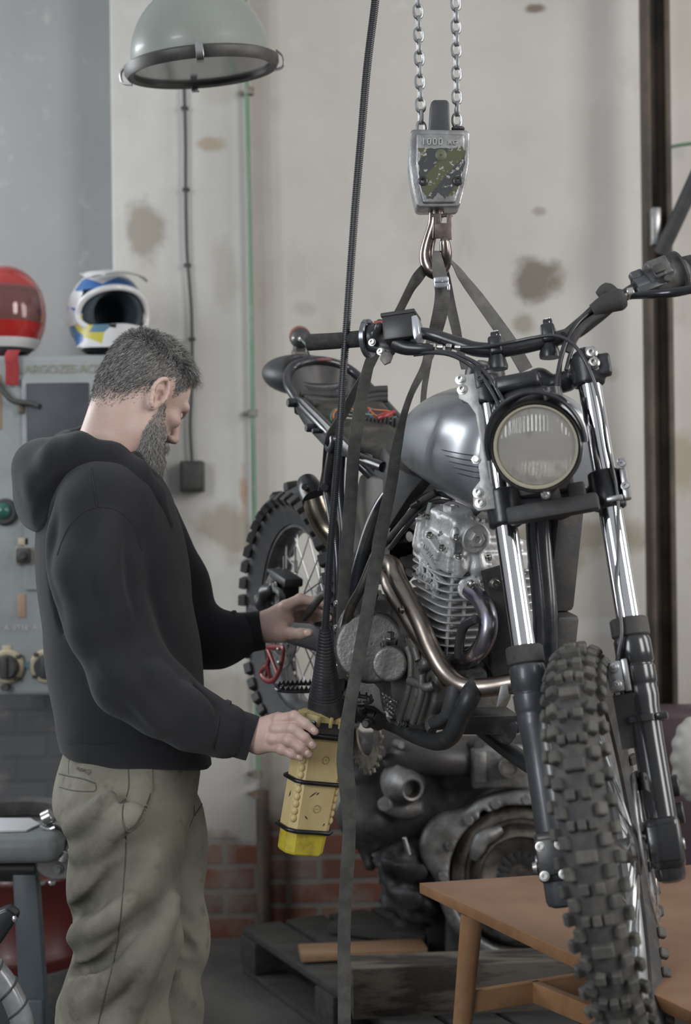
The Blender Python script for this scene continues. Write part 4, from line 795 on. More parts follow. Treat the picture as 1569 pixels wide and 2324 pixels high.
# cables
CBL = mat('cable_black', (.035, .036, .04), .28, 0, coat=.2)
def cable(pts, r=.0036, name='cable', m=CBL, par=None): g = G(); g.tube(pts, r, 10, 7); return mo(name, g, m, par)
T = lambda *a: [S(*t) for t in a]
cable(T((1045, 789, -.02), (1100, 787, -.01), (1160, 777, .01), (1215, 766, .02), (1260, 762, .03), (1300, 780, .04), (1330, 822, .045), (1352, 875, .04), (1368, 940, .035), (1378, 1010, .03)) + [sf(.022, LX + .018, .60), sf(.024, LX + .004, .50), sf(.028, LX - .008, .44), sf(.032, LX - .012, .36), sf(.025, LX - .03, .29), sf(-.03, LX - .02, .16)], .0034, 'brake_hose')
cable(T((960, 803, -.02), (1000, 798, -.01), (1040, 805, .0), (1080, 826, .01), (1115, 862, .03), (1140, 905, .05), (1155, 930, .04)), .0036, 'throttle_cable')
cable(T((950, 800, -.02), (1010, 803, .0), (1050, 818, .01), (1088, 848, .02), (1118, 890, .04), (1140, 935, .05)), .0036, 'throttle_cable')
cable(T((940, 806, -.04), (1000, 801, -.03), (1060, 812, -.02), (1110, 845, .0), (1150, 890, .02)), .003, 'throttle_cable')
cable(T((1350, 700, -.02), (1315, 730, -.01), (1290, 770, .0), (1275, 810, .01), (1265, 860, .02), (1262, 895, .03)), .0042, 'clutch_cable')
cable(T((1400, 672, -.04), (1350, 700, -.03), (1310, 735, -.01), (1280, 785, .0), (1272, 830, .01), (1270, 880, .02)), .0036, 'wire_loom')
cable(T((1440, 650, -.05), (1380, 690, -.04), (1330, 735, -.02), (1300, 790, .0), (1285, 840, .01)), .0036, 'wire_loom')
cable(T((1420, 662, -.05), (1360, 690, -.03), (1325, 720, -.02), (1290, 750, -.01), (1280, 760, 0)), .0065, 'wire_loom', RUB)
cable(T((1400, 690, -.03), (1365, 712, -.02), (1330, 735, -.01), (1305, 765, 0), (1290, 800, 0)), .007, 'wire_loom', RUB)

# ------------------------------------------------------------------ tank
TNK = bpy.data.materials.new('brushed_tank'); TNK.use_nodes = True; nt = TNK.node_tree; b = nt.nodes['Principled BSDF']; b.inputs['Metallic'].default_value = .7; b.inputs['Roughness'].default_value = .30; b.inputs['Coat Weight'].default_value = .3; b.inputs['Coat Roughness'].default_value = .2
tc = nt.nodes.new('ShaderNodeTexCoord'); no = nt.nodes.new('ShaderNodeTexNoise'); no.inputs['Scale'].default_value = 5; no.inputs['Detail'].default_value = 6; nt.links.new(tc.outputs['Object'], no.inputs['Vector'])
rp = nt.nodes.new('ShaderNodeValToRGB'); rp.color_ramp.elements[0].position = .36; rp.color_ramp.elements[0].color = (.36, .38, .41, 1); rp.color_ramp.elements[1].position = .62; rp.color_ramp.elements[1].color = (.29, .305, .33, 1); nt.links.new(no.outputs[0], rp.inputs[0]); nt.links.new(rp.outputs[0], b.inputs['Base Color'])
secs = [(-.455, -.075, -.105, .05), (-.445, -.045, -.118, .085), (-.40, .000, -.132, .112), (-.33, .038, -.142, .130), (-.24, .062, -.150, .142), (-.15, .074, -.158, .150), (-.08, .078, -.162, .150), (-.035, .072, -.158, .142), (-.012, .055, -.14, .125), (-.004, .03, -.11, .10)]
sp_ = spline([(a, b_, c_, d_) for a, b_, c_, d_ in secs], 4); rings = []
for F_, ut_, ub_, hw_ in sp_:
    ring = []; cu_ = (ut_ * .42 + ub_ * .58)
    for k in range(40):
        t = 2 * math.pi * k / 40; y = math.cos(t); z = math.sin(t)
        hw2 = hw_; e = .80 if z > 0 else .55
        yy = np.sign(y) * abs(y) ** e * hw2; zz_ = (z ** 1.0 * (ut_ - cu_)) if z > 0 else -(abs(z) ** .75) * (cu_ - ub_)
        ring.append(cf(F_, yy, cu_ + zz_))
    rings.append(ring)
g = G(); g.loft(rings); tank = mo('fuel_tank', g, TNK, ang=1.2)
from mathutils.bvhtree import BVHTree
def bvh_of(o):
    me = o.data; return BVHTree.FromPolygons([v.co[:] for v in me.vertices], [p.vertices[:] for p in me.polygons])
tb = bvh_of(tank)
def on(bv, px, py, off=.0008):
    h = bv.ray_cast(Vector(C0), Vector(nrm(ray(px, py))))
    return None if h[0] is None else V(h[0]) + V(h[1]) * off * (1 if V(h[1]) @ ray(px, py) < 0 else -1)
DK = mat('stripe_dark', (.035, .037, .045), .35, .2)
def stripe(a, b_, r=.0017, n=12):
    q = [on(tb, a[0] + (b_[0] - a[0]) * i / n, a[1] + (b_[1] - a[1]) * i / n + 2.0 * math.sin(math.pi * i / n), .0002) for i in range(n + 1)]; q = [x for x in q if x is not None]
    if len(q) < 3: return
    g = G(); g.tube(q, [r * .3] + [r] * (len(q) - 2) + [r * .5], 8, 2, aspect=.6); mesh_obj('pinstripe', g, DK, tank)
for i in range(5): stripe((1000 + i * 9, 1020 + i * 13), (1098, 1036 + i * 12.5))
for i in range(6): stripe((902 - i * 3.4, 957 + i * 11), (884 - i * .8, 976 + i * 10.5), .0022)
q = [cf(F_, -hw_ * .55, ub_ + .006) for F_, ut_, ub_, hw_ in sp_[2:-4]]; g = G(); g.tube([on(tb, *p, .0) if on(tb, *p, .0) is not None else cf(-.2, -.14, -.15) for p in ((884, 1040), (905, 1056), (935, 1075), (965, 1094), (1000, 1108), (1035, 1116), (1065, 1116))], .0022, 8, 3); mesh_obj('seam', g, STL, tank)
g = G(); c = cf(-.25, 0, .072); g.lathe(c, Uc, [(.040, -.02), (.040, .012), (.036, .024), (.024, .028), (0, .028)], 28); g.box(c + Uc * .028, (.05, .016, .012), CA, bev=.003); mesh_obj('fuel_cap', g, PLA, tank)

# ------------------------------------------------------------------ frame and tail
FRM = mat('frame_black', (.020, .022, .028), .24, .1, (.045, .043, .042), 11, .5, .7, coat=.3, r2=.45)
def T_(*a): return [C(*t) for t in a]
g = G()
rail_r = T_((1010, 1090, -.055), (880, 1085, -.075), (800, 1045, -.10), (757, 1003, -.115), (705, 945, -.12), (672, 905, -.115))
hoop = [(672, 905, -.115), (654, 872, -.11), (657, 842, -.085), (683, 824, -.05), (722, 818, .0), (765, 826, .05), (800, 843, .09), (845, 885, .115), (905, 950, .12), (940, 985, .10), (990, 1020, .06)]
g.tube(T_(*hoop), .0115, 16, 6); g.tube(T_((672, 905, -.115), (740, 975, -.115), (800, 1030, -.10), (870, 1060, -.08)), .0115, 14, 5); mo('seat_hoop', g, FRM)
g = G(); poly = [C(x, y, -.122) for x, y in ((664, 896), (684, 905), (720, 940), (765, 985), (800, 1020), (796, 1040), (752, 1032), (718, 995), (690, 965), (672, 935))]; g.prism(poly, Lc * .014, .003); sr = mo('subframe_rail', g, BLK)
for (x, y, r) in ((667, 914, .011), (709, 971, .010), (724, 978, .006)):
    g = G(); c = C(x, y, -.128); g.lathe(c, -Lc, [(r, -.01), (r, .012), (r * .8, .016), (r * .5, .016), (0, .016)], 20); mesh_obj('bolt', g, BLK, sr)
g = G(); c = C(752, 1002, -.13); g.lathe2(c - Lc * .0, -Lc, [(.026, -.012), (.026, .006), (.022, .009), (.012, .009), (.010, -.012)], 28); mo('shock_mount', g, FRM)
tube_f = lambda pts, r, nm='frame_tube', m=FRM, **k: (lambda gg: (gg.tube(T_(*pts), r, 16, 6, **k), mo(nm, gg, m))[1])(G())
tube_f([(757, 1010, -.125), (750, 1050, -.125), (744, 1110, -.12), (752, 1160, -.12), (762, 1220, -.12), (768, 1290, -.12), (768, 1400, -.12), (772, 1520, -.12)], .011)
tube_f([(775, 1020, -.115), (772, 1120, -.115), (780, 1210, -.115), (778, 1300, -.115), (778, 1560, -.115)], .010)
tube_f([(1120, 940, -.03), (1000, 1010, -.04), (900, 1100, -.05), (850, 1180, -.07), (815, 1290, -.09), (790, 1400, -.10), (780, 1500, -.11)], .0165)
tube_f([(1210, 1000, .02), (1080, 1060, .06), (980, 1110, .08), (930, 1200, .09), (900, 1400, .09)], .0165)
tube_f([(760, 990, -.10), (800, 1035, -.09), (850, 1085, -.06), (905, 1130, -.04)], .012)
# front down tube splitting into the cradle
g = G(); g.tube([sf(-.06, 0, .70), cf(.0, 0, -.16), cf(.055, 0, -.33), cf(.085, 0, -.50)], [.026, .024, .022, .021], 18, 5, aspect=1.15); mo('down_tube', g, FRM)
CRD = mat('cradle_black', (.028, .03, .033), .42, .1, (.075, .075, .072), 14, .5, .66, .1, 60, r2=.6)
cr1 = [(1085, 1520, -.02), (1070, 1575, -.07), (1045, 1625, -.085), (1025, 1668, -.09), (995, 1683, -.09), (950, 1672, -.09), (900, 1648, -.095), (860, 1632, -.10), (800, 1600, -.11), (778, 1540, -.11)]
tube_f(cr1, [.022, .0205, .019, .0185, .018, .017, .016, .016, .016, .016], 'cradle_tube', CRD)
g = G(); g.tube([cf(.08, .02, -.47), cf(.06, .08, -.56), cf(.0, .09, -.66), cf(-.15, .09, -.68), cf(-.45, .09, -.66)], .018, 16, 5); mo('cradle_tube', g, CRD)
g = G(); g.prism(T_((1040, 1625, -.07), (1180, 1622, .06), (1186, 1632, .06), (1180, 1665, .06), (1150, 1668, .04), (1035, 1668, -.07)), -Fc * .05, .006); mo('cross_member', g, CRD)
g = G(); g.prism(T_((1104, 1640, .0), (1180, 1636, .055), (1176, 1672, .055), (1160, 1694, .045), (1140, 1690, .03), (1120, 1668, .01)), -Fc * .045, .010, 3); mo('skid_lug', g, CRD)
g = G(); g.prism(T_((1092, 1500, -.02), (1196, 1480, .06), (1196, 1580, .06), (1100, 1572, -.01)), -Fc * .02, .004); mo('engine_mount_plate', g, BLKM)
g = G(); g.prism([P(x, y, 2.66) for x, y in ((1137, 1557), (1152, 1552), (1156, 1580), (1146, 1590), (1127, 1606), (1132, 1580))], CF * .004, .001); mo('torn_bracket', g, PLT)
# centre box, airbox side and under-seat tray
ABX = mat('airbox_dusty', (.060, .056, .050), .62, 0, (.13, .12, .105), 5, .4, .65, .08, 50)
g = G(); g.prism(T_((815, 1075, -.075), (868, 1082, -.07), (885, 1110, -.07), (880, 1170, -.07), (862, 1215, -.07), (838, 1262, -.075), (800, 1262, -.08), (790, 1180, -.08)), Lc * .13, .010, 3); mo('airbox', g, ABX)
g = G(); g.prism(T_((872, 1010, -.06), (905, 1062, -.09), (958, 1088, -.08), (925, 1130, -.075), (880, 1200, -.075), (868, 1150, -.075), (868, 1090, -.075), (845, 1075, -.07)), Lc * .03, .004); mo('side_panel', g, BLKM)
g = G(); g.prism(T_((690, 905, -.09), (865, 905, .09), (930, 985, .08), (905, 1010, -.0), (850, 1018, -.05), (790, 1005, -.09)), -Uc * .03, .004); mo('under_seat_tray', g, mat('tray_dirty', (.035, .033, .03), .7, 0, (.085, .075, .06), 16))
g = G(); g.prism(T_((790, 1020, -.085), (890, 1020, -.0), (900, 1062, -.0), (850, 1075, -.06), (795, 1062, -.09)), Lc * .1, .006); mo('battery_tray', g, mat('tray_grey', (.07, .067, .06), .6, 0, (.03, .03, .028), 18))
g = G()
for i in range(3): g.box(C(835 + 22 * i, 1045, -.06 + .03 * i), (.03, .012, .03), CA, bev=.004)
mo('relay', g, mat('relay_grey', (.13, .13, .12), .5))
for py, l0 in ((893, 0), (905, .0), (915, -.01)):
    g = G(); g.tube(T_((682 + (py - 893), py, -.1), (740, py + 3, -.04), (800, py + 1, .02), (850, py - 8, .07), (880, py - 10, .1)), .009, 12, 5); mo('cross_tube', g, BLKM)
# tail fender: bowl under the hoop and the hump behind it
FND = mat('fender_primer', (.040, .039, .040), .45, 0, (.10, .094, .088), 7, .42, .66, .05, 40, r2=.6)
g = G(); gr = []
a_ = T_((672, 895, -.10), (664, 868, -.10), (668, 845, -.075), (690, 832, -.04), (722, 828, .0), (765, 835, .045), (795, 852, .08), (835, 890, .10), (865, 912, .10)); b2 = T_(*[(x, 903, l) for x, l in ((680, -.10), (690, -.09), (700, -.07), (715, -.04), (735, 0), (760, .03), (785, .055), (812, .08), (850, .1))])
A_ = spline(a_, 4); B_ = spline(b2, 4)
for i in range(9):
    s = i / 8; gr.append([A_[k] * (1 - s) + B_[k] * s - Uc * .045 * math.sin(math.pi * s) for k in range(len(A_))])
g.sheet(gr, .004); mo('rear_fender', g, FND)
g = G(); oc = C(712, 858, -.01) - Fc * .055; s_ = SDF(oc - .2, oc + .2, .005); s_.ell(oc, (.125, .108, .052), CA, k=.004); s_.ell(oc - Fc * .06 - Uc * .012, (.075, .082, .040), CA, k=.02); s_.ell(C(735, 850, 0) + Uc * .022 + Fc * .01, (.120, .100, .050), CA, k=.006, sub=True); s_.box(oc + Fc * .22 - Uc * .02, (.14, .2, .2), CA, k=.004, sub=True)
s_.mesh(g); mo('rear_cowl', g, mat('cowl_primer', (.055, .057, .065), .38, .1, (.035, .036, .04), 4, .4, .6, r2=.5), ang=3.2, recalc=False)
g = G(); g.prism(T_((700, 812, -.02), (745, 812, .02), (750, 818, .025), (698, 818, -.02)), Fc * .02, .002); mo('tail_light', g, mat('tail_red', (.22, .08, .07), .4))
# turn signal
c = C(683, 768, -.01); ta = nrm(V([-.14, .95, .34]))
g = G(); g.lathe(c, -ta, [(.026, -.018), (.0265, .0), (.022, .016), (.012, .024), (0, .026)], 28); ts = mo('turn_signal', g, BLKM)
g = G(); g.lathe(c + ta * .016, ta, [(.0275, -.012), (.0275, .010), (.018, .020), (0, .022)], 28); mesh_obj('amber_lens', g, mat('amber_lens', (.24, .055, .03), .25), ts)
g = G(); g.box(C(680, 790, -.01), (.026, .03, .03), CA, bev=.006); g.box(C(680, 803, -.01), (.03, .036, .014), CA, bev=.003, mi=1); mesh_obj('stem', g, [BLKM, mat('stem_dusty', (.11, .10, .085), .7)], ts)
for (x, y) in ((666, 768), (681, 769)): g = G(); g.bolt(C(x, y, -.045) , -Lc, .004, .004); mesh_obj('screw', g, BOLT, ts)
g = G(); g.tube(T_((683, 770, -.045), (694, 782, -.045), (700, 800, -.03), (706, 812, -.01)), .0025, 8, 5); mesh_obj('wire', g, mat('wire_green', (.10, .15, .11), .5), ts)
# loose wiring
wcol = {'orange': (.42, .12, .045), 'blue': (.06, .09, .24), 'red': (.30, .035, .04), 'green': (.10, .20, .13), 'grey': (.20, .21, .2), 'white': (.35, .37, .36)}
WM = {k: mat('wire_' + k, v, .45) for k, v in wcol.items()}
def wire(col, pts, r=.0022): g = G(); g.tube(T_(*pts), r, 8, 7); mo('wire', g, WM[col], label=col + ' wire')
wire('orange', [(835, 926, .02), (850, 930, .03), (875, 932, .04), (888, 936, .05), (872, 948, .03), (852, 942, .02), (838, 930, .01)]); wire('orange', [(838, 932, .01), (845, 945, .02), (862, 952, .03), (885, 944, .05), (893, 938, .06)])
wire('blue', [(845, 928, .02), (838, 935, .01), (842, 946, .01), (858, 952, .02), (866, 946, .03)]); wire('red', [(860, 950, .02), (875, 944, .03), (895, 934, .06)], .0042); wire('red', [(858, 945, .02), (878, 938, .04), (898, 936, .06)], .004)
wire('orange', [(757, 950, -.09), (758, 938, -.08), (768, 928, -.06), (790, 925, -.03), (815, 938, .0)]); wire('green', [(752, 955, -.09), (752, 940, -.08), (765, 928, -.06), (790, 932, -.02), (830, 940, .0), (850, 942, .02)]); wire('white', [(768, 955, -.08), (775, 948, -.07), (800, 950, -.03), (830, 950, .0)]); wire('grey', [(785, 940, -.04), (815, 945, .0), (850, 955, .02), (890, 955, .04)]); wire('green', [(820, 934, 0), (850, 950, .02), (880, 955, .04), (900, 945, .06)])
g = G()
for i in range(9): g.box(C(828 + 9 * i, 958, .0 + .006 * i), (.012, .006, .022), CA, bev=.001)
mo('connector_comb', g, BLKM)

# ------------------------------------------------------------------ swingarm, brake, exhaust, footpegs
SWM = mat('swingarm_black', (.014, .015, .018), .45, 0, (.05, .048, .045), 10, .5, .7, coat=.15)
for sg in (-1, 1):
    l = .118 * sg; p0 = RW + Lc * l + Fc * (-.075) - Uc * .005; p1 = C(800, 1452, -.11) if sg < 0 else cf(-.54, .11, -.53); d = nrm(p1 - p0); u = nrm(Uc - d * (Uc @ d)); L = np.linalg.norm(p1 - p0)
    g = G(); g.box((p0 + p1) / 2 - u * .012, (L, .032, .074), (d, Lc, u), bev=.012, seg=3); mo('swingarm', g, SWM)
g = G(); g.cyl(C(800, 1452, -.12), C(800, 1452, -.12) + Lc * .23, .022); mo('swingarm_pivot', g, STL)
g = G(); g.bolt(RW - Lc * .135, -Lc, .014, .014, socket=False); g.cyl(RW - Lc * .14, RW + Lc * .14, .009); mo('rear_axle', g, STL)
g = G(); g.box(C(648, 1330, -.105), (.085, .045, .052), CA, bev=.010, seg=3); bc = mo('brake_caliper', g, PLA)
g = G(); g.box(C(650, 1312, -.11), (.105, .05, .022), CA, bev=.006); g.box(C(640, 1302, -.10), (.08, .05, .010), CA, bev=.003); mesh_obj('caliper_cover', g, mat('cover_grey', (.05, .052, .056), .5), bc)
g = G(); s_ = SDF(C(612, 1350, -.13) - .10, C(612, 1350, -.13) + .10, .0035); s_.chain(T_((626, 1335, -.13), (606, 1345, -.135), (602, 1368, -.135), (612, 1385, -.13)), [.013, .02, .024, .018], .01); s_.cone(C(622, 1330, -.14), C(622, 1330, -.11), .013, .013, .005); s_.mesh(g); mesh_obj('caliper_bracket', g, PLA, bc)
for (x, y) in ((586, 1357), (626, 1329)): g = G(); g.bolt(C(x, y, -.145), -Lc, .008, .008, socket=False); mesh_obj('bolt', g, BOLT, bc)
g = G(); g.tube(T_((626, 1338, -.15), (636, 1346, -.155), (640, 1362, -.15), (628, 1378, -.14), (626, 1395, -.13)), .0085, 12, 5); mesh_obj('brake_hose', g, mat('hose_grey', (.10, .105, .105), .5), bc)
g = G(); g.cyl(C(646, 1298, -.08), C(646, 1262, -.08), .004); mo('valve_stem', g, STL)
g = G(); g.cyl(C(671, 1240, -.04), C(671, 1272, -.04), .0035); g.cyl(C(671, 1272, -.04), C(673, 1300, -.04), .0055, n=8); mo('valve_stem', g, STL)
# red guard: open frame with ribs
REDM = mat('guard_red', (.26, .032, .035), .38, .2, (.18, .03, .03), 40)
g = G(); out = [(607, 1470), (638, 1470), (643, 1478), (640, 1505), (632, 1528), (622, 1543), (608, 1546), (596, 1538), (592, 1526), (599, 1516), (606, 1512), (610, 1495), (611, 1482)]
g.tube([C(x, y, -.115) for x, y in out], .0045, 10, 3, closed=True, aspect=1.6, side=Lc); 
for a, b_ in (((611, 1478), (630, 1528)), ((609, 1512), (613, 1540)), ((612, 1495), (604, 1535))): g.cyl(C(*a, -.115), C(*b_, -.115), .0048, .004, 8)
mo('disc_guard', g, REDM, label='red openwork disc guard')
for (x, y) in ((632, 1475), (633, 1505)): g = G(); g.bolt(C(x, y, -.122), -Lc, .005, .004); mo('bolt', g, BOLT)
# kicked-up lever tube the far hand reaches for
g = G(); g.tube(T_((690, 1402, -.16), (705, 1385, -.16), (722, 1362, -.155), (735, 1349, -.15), (752, 1350, -.14)), .0088, 14, 5); mo('brake_pedal_rod', g, mat('rod_rubber', (.045, .044, .042), .6, 0, (.08, .075, .07), 30))
# exhaust outlet behind
g = G(); g.tube(T_((768, 1225, -.05), (742, 1195, -.07), (722, 1160, -.09), (712, 1130, -.10)), [.034, .033, .030, .027], 24, 5); ex = mo('exhaust_elbow', g, mat('exhaust_brass', (.36, .31, .24), .25, 1.0, (.15, .13, .11), 12, .42, .65, r2=.4))
g = G(); g.tube(T_((714, 1134, -.10), (704, 1112, -.10), (698, 1097, -.095)), [.030, .030, .026], 24, 4); g.cyl(C(692, 1105, -.12), C(692, 1105, -.135), .008); mesh_obj('clamp', g, BLK, ex)
g = G(); g.cyl(C(737, 1106, -.125), C(737, 1106, -.145), .010); g.cyl(C(737, 1106, -.1), C(737, 1106, -.125), .006); mo('mount_stud', g, BLK)
# footpegs with teeth
def peg(name, c, out, L, Wd):
    out = nrm(out); g = G(); fr = nrm(Fc - out * (Fc @ out)); u = np.cross(out, fr); u = u if u @ Uc > 0 else -u
    loop = [c + out * a + fr * b_ for a, b_ in ((0, -Wd), (L * .8, -Wd), (L, -Wd * .5), (L, Wd * .5), (L * .8, Wd), (0, Wd))]; g.tube(loop, .004, 8, 3, closed=True, aspect=1.8, side=u)
    for i in range(8):
        for sd in (-1, 1):
            p = c + out * (L * (.04 + .125 * i)) + fr * Wd * sd * (.92 if i < 7 else .6); g.prism([p - out * .0055 + u * .003, p + out * .0055 + u * .003, p + u * .014], fr * .003, 0)
    g.cyl(c + out * .0, c - out * .03, .010); g.cyl(c + out * L * .5 - fr * Wd, c + out * L * .5 + fr * Wd, .003); return mo(name, g, BLK)
peg('foot_peg', C(712, 1560, -.13), -Lc * 1.0 - Fc * .12, .085, .024)
g = G(); bq = C(812, 1588, -.20)
for i in range(11):
    a = math.pi * 2 * i / 11; p = bq + Lc * .028 * math.cos(a) + Fc * .024 * math.sin(a); g.prism([p + Fc * .005, p - Fc * .005, p + Uc * .010], Lc * .003, 0)
g.tube([bq + Lc * .028 * math.cos(a) + Fc * .024 * math.sin(a) for a in np.linspace(0, 2 * math.pi, 12, endpoint=False)], .004, 8, 2, closed=True, aspect=1.6, side=Uc); g.tube([bq - Uc * .006 + Fc * .02, C(825, 1615, -.18), C(848, 1625, -.16)], [.008, .010, .012], 12, 3); mo('brake_pedal', g, BLK)
g = G(); g.tube(T_((796, 1615, -.17), (815, 1618, -.165), (840, 1625, -.155), (862, 1640, -.15)), [.014, .017, .022, .018], 16, 5); g.cyl(C(845, 1640, -.16), C(832, 1642, -.19), .010); g.cyl(C(832, 1642, -.19), C(829, 1643, -.197), .0085, n=6); mo('pedal_lever', g, CRD)
# kick lever: bent steel arm
g = G(); g.tube(T_((852, 1252, -.17), (842, 1280, -.175), (820, 1335, -.185), (798, 1375, -.19), (786, 1420, -.19), (782, 1465, -.185), (787, 1500, -.18), (798, 1530, -.175)), [.007, .0085, .0095, .0100, .0105, .0105, .010, .009], 16, 6); g.ell(C(795, 1532, -.175), .013); mo('kick_lever', g, mat('worn_steel', (.26, .245, .225), .38, .9, (.15, .135, .12), 26, .4, .65))
g = G(); g.prism(T_((806, 1360, -.17), (833, 1330, -.17), (842, 1350, -.17), (812, 1440, -.17), (800, 1500, -.17), (792, 1490, -.17), (794, 1420, -.17)), Lc * .02, .004); mo('lever_guard', g, BLK)
g = G(); g.box(C(770, 1500, -.13), (.03, .02, .12), CA, bev=.004); g.box(C(768, 1560, -.13), (.03, .02, .08), CA, bev=.004); fb = mo('frame_bracket', g, BLK)
for (x, y) in ((765, 1370), (764, 1425), (766, 1475), (768, 1510), (764, 1590)): g = G(); g.bolt(C(x, y, -.14), -Lc, .0062, .006); mesh_obj('bolt', g, BOLT, fb)

# ------------------------------------------------------------------ engine
ENG = mat('engine_silver', (.60, .60, .605), .45, .55, (.47, .465, .46), 18, .42, .68, .25, 150, r2=.55)
def X_(px, py, F): r = ray(px, py); return C0 + r * (((A0 + Fc * F - C0) @ Fc) / (r @ Fc))      # a point on the plane F ahead of the steering axis
def finring(u, ln, wd, e=.42):
    pts = []
    for k in range(44):
        a = 2 * math.pi * k / 44; x = math.cos(a); y = math.sin(a); pts.append(cf(-.245 + ln * np.sign(x) * abs(x) ** e, wd * np.sign(y) * abs(y) ** e, u))
    return pts
g = G()
for i in range(12):
    u = -.306 - .0157 * i; k = 1.0 - .004 * i - (.05 if i > 9 else 0); g.prism(finring(u, .086 * k, .098 * k, .34), -Uc * .0034, .0010, 1)
g.loft([finring(-.298, .058, .066), finring(-.52, .058, .066)]); cy = mo('cylinder', g, ENG)
for (x, F_) in ((1020, -.172), (1052, -.172)):
    g = G(); g.box(X_(x, 1395, F_) * 1.0, (.010, .004, .17), (Fc, Lc, Uc), bev=.001); mesh_obj('fin_rib', g, ENG, cy)
for (x, y) in ((958, 1295), (990, 1330), (975, 1310)):
    g = G(); g.bolt(C(x, y, -.092), -Lc, .0085, .010); g.box(C(x, y, -.090), (.010, .014, .05), CA, bev=.003); mesh_obj('bolt_boss', g, ENG, cy)
g = G(); s_ = SDF(cf(-.25, 0, -.24) - .17, cf(-.25, 0, -.24) + .17, .0026)
s_.box(cf(-.245, .0, -.282), (.078, .092, .020), CA, r=.006, k=.003); s_.box(cf(-.245, .0, -.268), (.072, .084, .030), CA, r=.010, k=.004)
s_.box(cf(-.250, -.0, -.228), (.064, .076, .030), CA, r=.012, k=.006)
s_.box(cf(-.245, -.045, -.208), (.045, .030, .022), (nrm(Fc), nrm(Lc + Uc * .35), nrm(Uc - Lc * .35)), r=.008, k=.008)
s_.cyl(X_(1024, 1215, -.245), X_(1022, 1170, -.245), .0235, .004, .008); s_.cyl(X_(1023, 1178, -.245), X_(1022, 1168, -.245), .0275, .003, .003)
s_.cyl(X_(1078, 1222, -.148), X_(1078, 1222, -.22), .0275, .004, .006); s_.cone(X_(1078, 1262, -.17), X_(1082, 1285, -.165), .020, .022, .008)
s_.box(X_(1097, 1295, -.160), (.012, .014, .018), CA, r=.004, k=.004); s_.cyl(X_(1108, 1268, -.16), X_(1108, 1268, -.175), .010, .002, .003)
s_.box(X_(1027, 1235, -.168), (.010, .003, .026), (nrm(Fc), nrm(Lc), nrm(Uc + Lc * .06)), r=.001, k=.005); s_.cone(X_(1033, 1205, -.16), X_(1031, 1218, -.158), .008, .009, .006)
s_.cone(X_(1042, 1268, -.155), X_(1042, 1300, -.158), .0095, .0105, .004); s_.cone(X_(1060, 1250, -.165), X_(1052, 1290, -.160), .007, .010, .008)
s_.cone(C(957, 1182, -.082), C(950, 1235, -.088), .010, .013, .006); s_.cyl(C(957, 1174, -.082), C(957, 1181, -.082), .013, .002, .003)
s_.box(C(985, 1240, -.094), (.034, .009, .012), (nrm(Fc - Uc * .42), Lc, nrm(Uc + Fc * .42)), r=.004, k=.002); s_.box(C(980, 1262, -.090), (.036, .008, .014), (nrm(Fc - Uc * .42), Lc, nrm(Uc + Fc * .42)), r=.003, k=.003)
s_.ell(C(950, 1240, -.090), (.014, .010, .014), CA, k=.003); s_.ell(C(950, 1240, -.100), (.007, .010, .007), CA, k=.002, sub=True)
for i in range(6): s_.box(cf(-.225 + .006 * i, -.060 + .010 * i, -.196 - .001 * i), (.016, .0016, .004), (nrm(Fc - Uc * .2), Lc, Uc), r=.001, k=.002)
for i in range(7): s_.box(C(962 + 6 * i, 1275 + 6 * i, -.089), (.040 - .003 * i, .006, .0016), (nrm(Fc - Uc * .2), Lc, nrm(Uc + Fc * .2)), r=.0008, k=.001)
s_.cyl(X_(1066, 1335, -.150), X_(1066, 1335, -.19), .024, .003, .004)
s_.mesh(g); ch = mo('cylinder_head', g, ENG)
def hx(c, ax, r0, r1, hgt, nm, par=None):
    g = G(); g.lathe(c, ax, [(r0, -.004), (r0, .003), (r0 * .94, .0045), (r1 * 1.25, .0045)], 36); g.lathe(c + nrm(ax) * .0045, ax, [(r1 * 1.15, 0), (r1 * 1.15, hgt), (r1, hgt + .0015), (r1 * .6, hgt + .0015), (r1 * .5, hgt - .001), (0, hgt - .001)], 6); return mesh_obj(nm, g, ENG, par or ch, ang=.4)
hx(X_(1078, 1222, -.146), Fc, .0285, .0140, .008, 'inspection_cap')
hx(X_(1022, 1164, -.245), Uc, .0255, .0145, .010, 'top_cap')
for p_ in (C(976, 1217, -.100), C(1004, 1246, -.100), C(957, 1172, -.082), X_(1037, 1222, -.150), X_(1042, 1264, -.150), X_(1108, 1268, -.158), C(1003, 1215, -.075)): g = G(); g.bolt(p_, nrm(Uc * .8 - Lc * .3 + Fc * .3), .0055, .008); mesh_obj('bolt', g, BOLT, ch)
g = G(); text_g(g, 'DVVC', .021, C(974, 1256, -.1035), nrm(Fc * .9 - Uc * .42), nrm(Uc * .9 + Fc * .42), .0015); mesh_obj('raised_letters', g, ENG, ch)
g = G(); g.prism([X_(x, y, -.10) for x, y in ((1100, 1300), (1150, 1285), (1190, 1300), (1190, 1540), (1125, 1545), (1112, 1480), (1122, 1400), (1108, 1335))], -Fc * .02, .004); mo('dark_gap_panel', g, BLKM)  # added black panel standing in for the dark gap between cylinder and fork
# left side fins seen beyond the fork
g = G()
for i in range(8): g.prism([cf(-.245 + .07 * x, .075 + .075 * y, -.265 - .017 * i) for x, y in ((-1, -.2), (1, -.2), (1.1, .3), (.9, .9), (.4, 1.1), (-.6, 1), (-1.1, .6))], -Uc * .004, .001, 1)
mo('oil_cooler_fins', g, ENG)
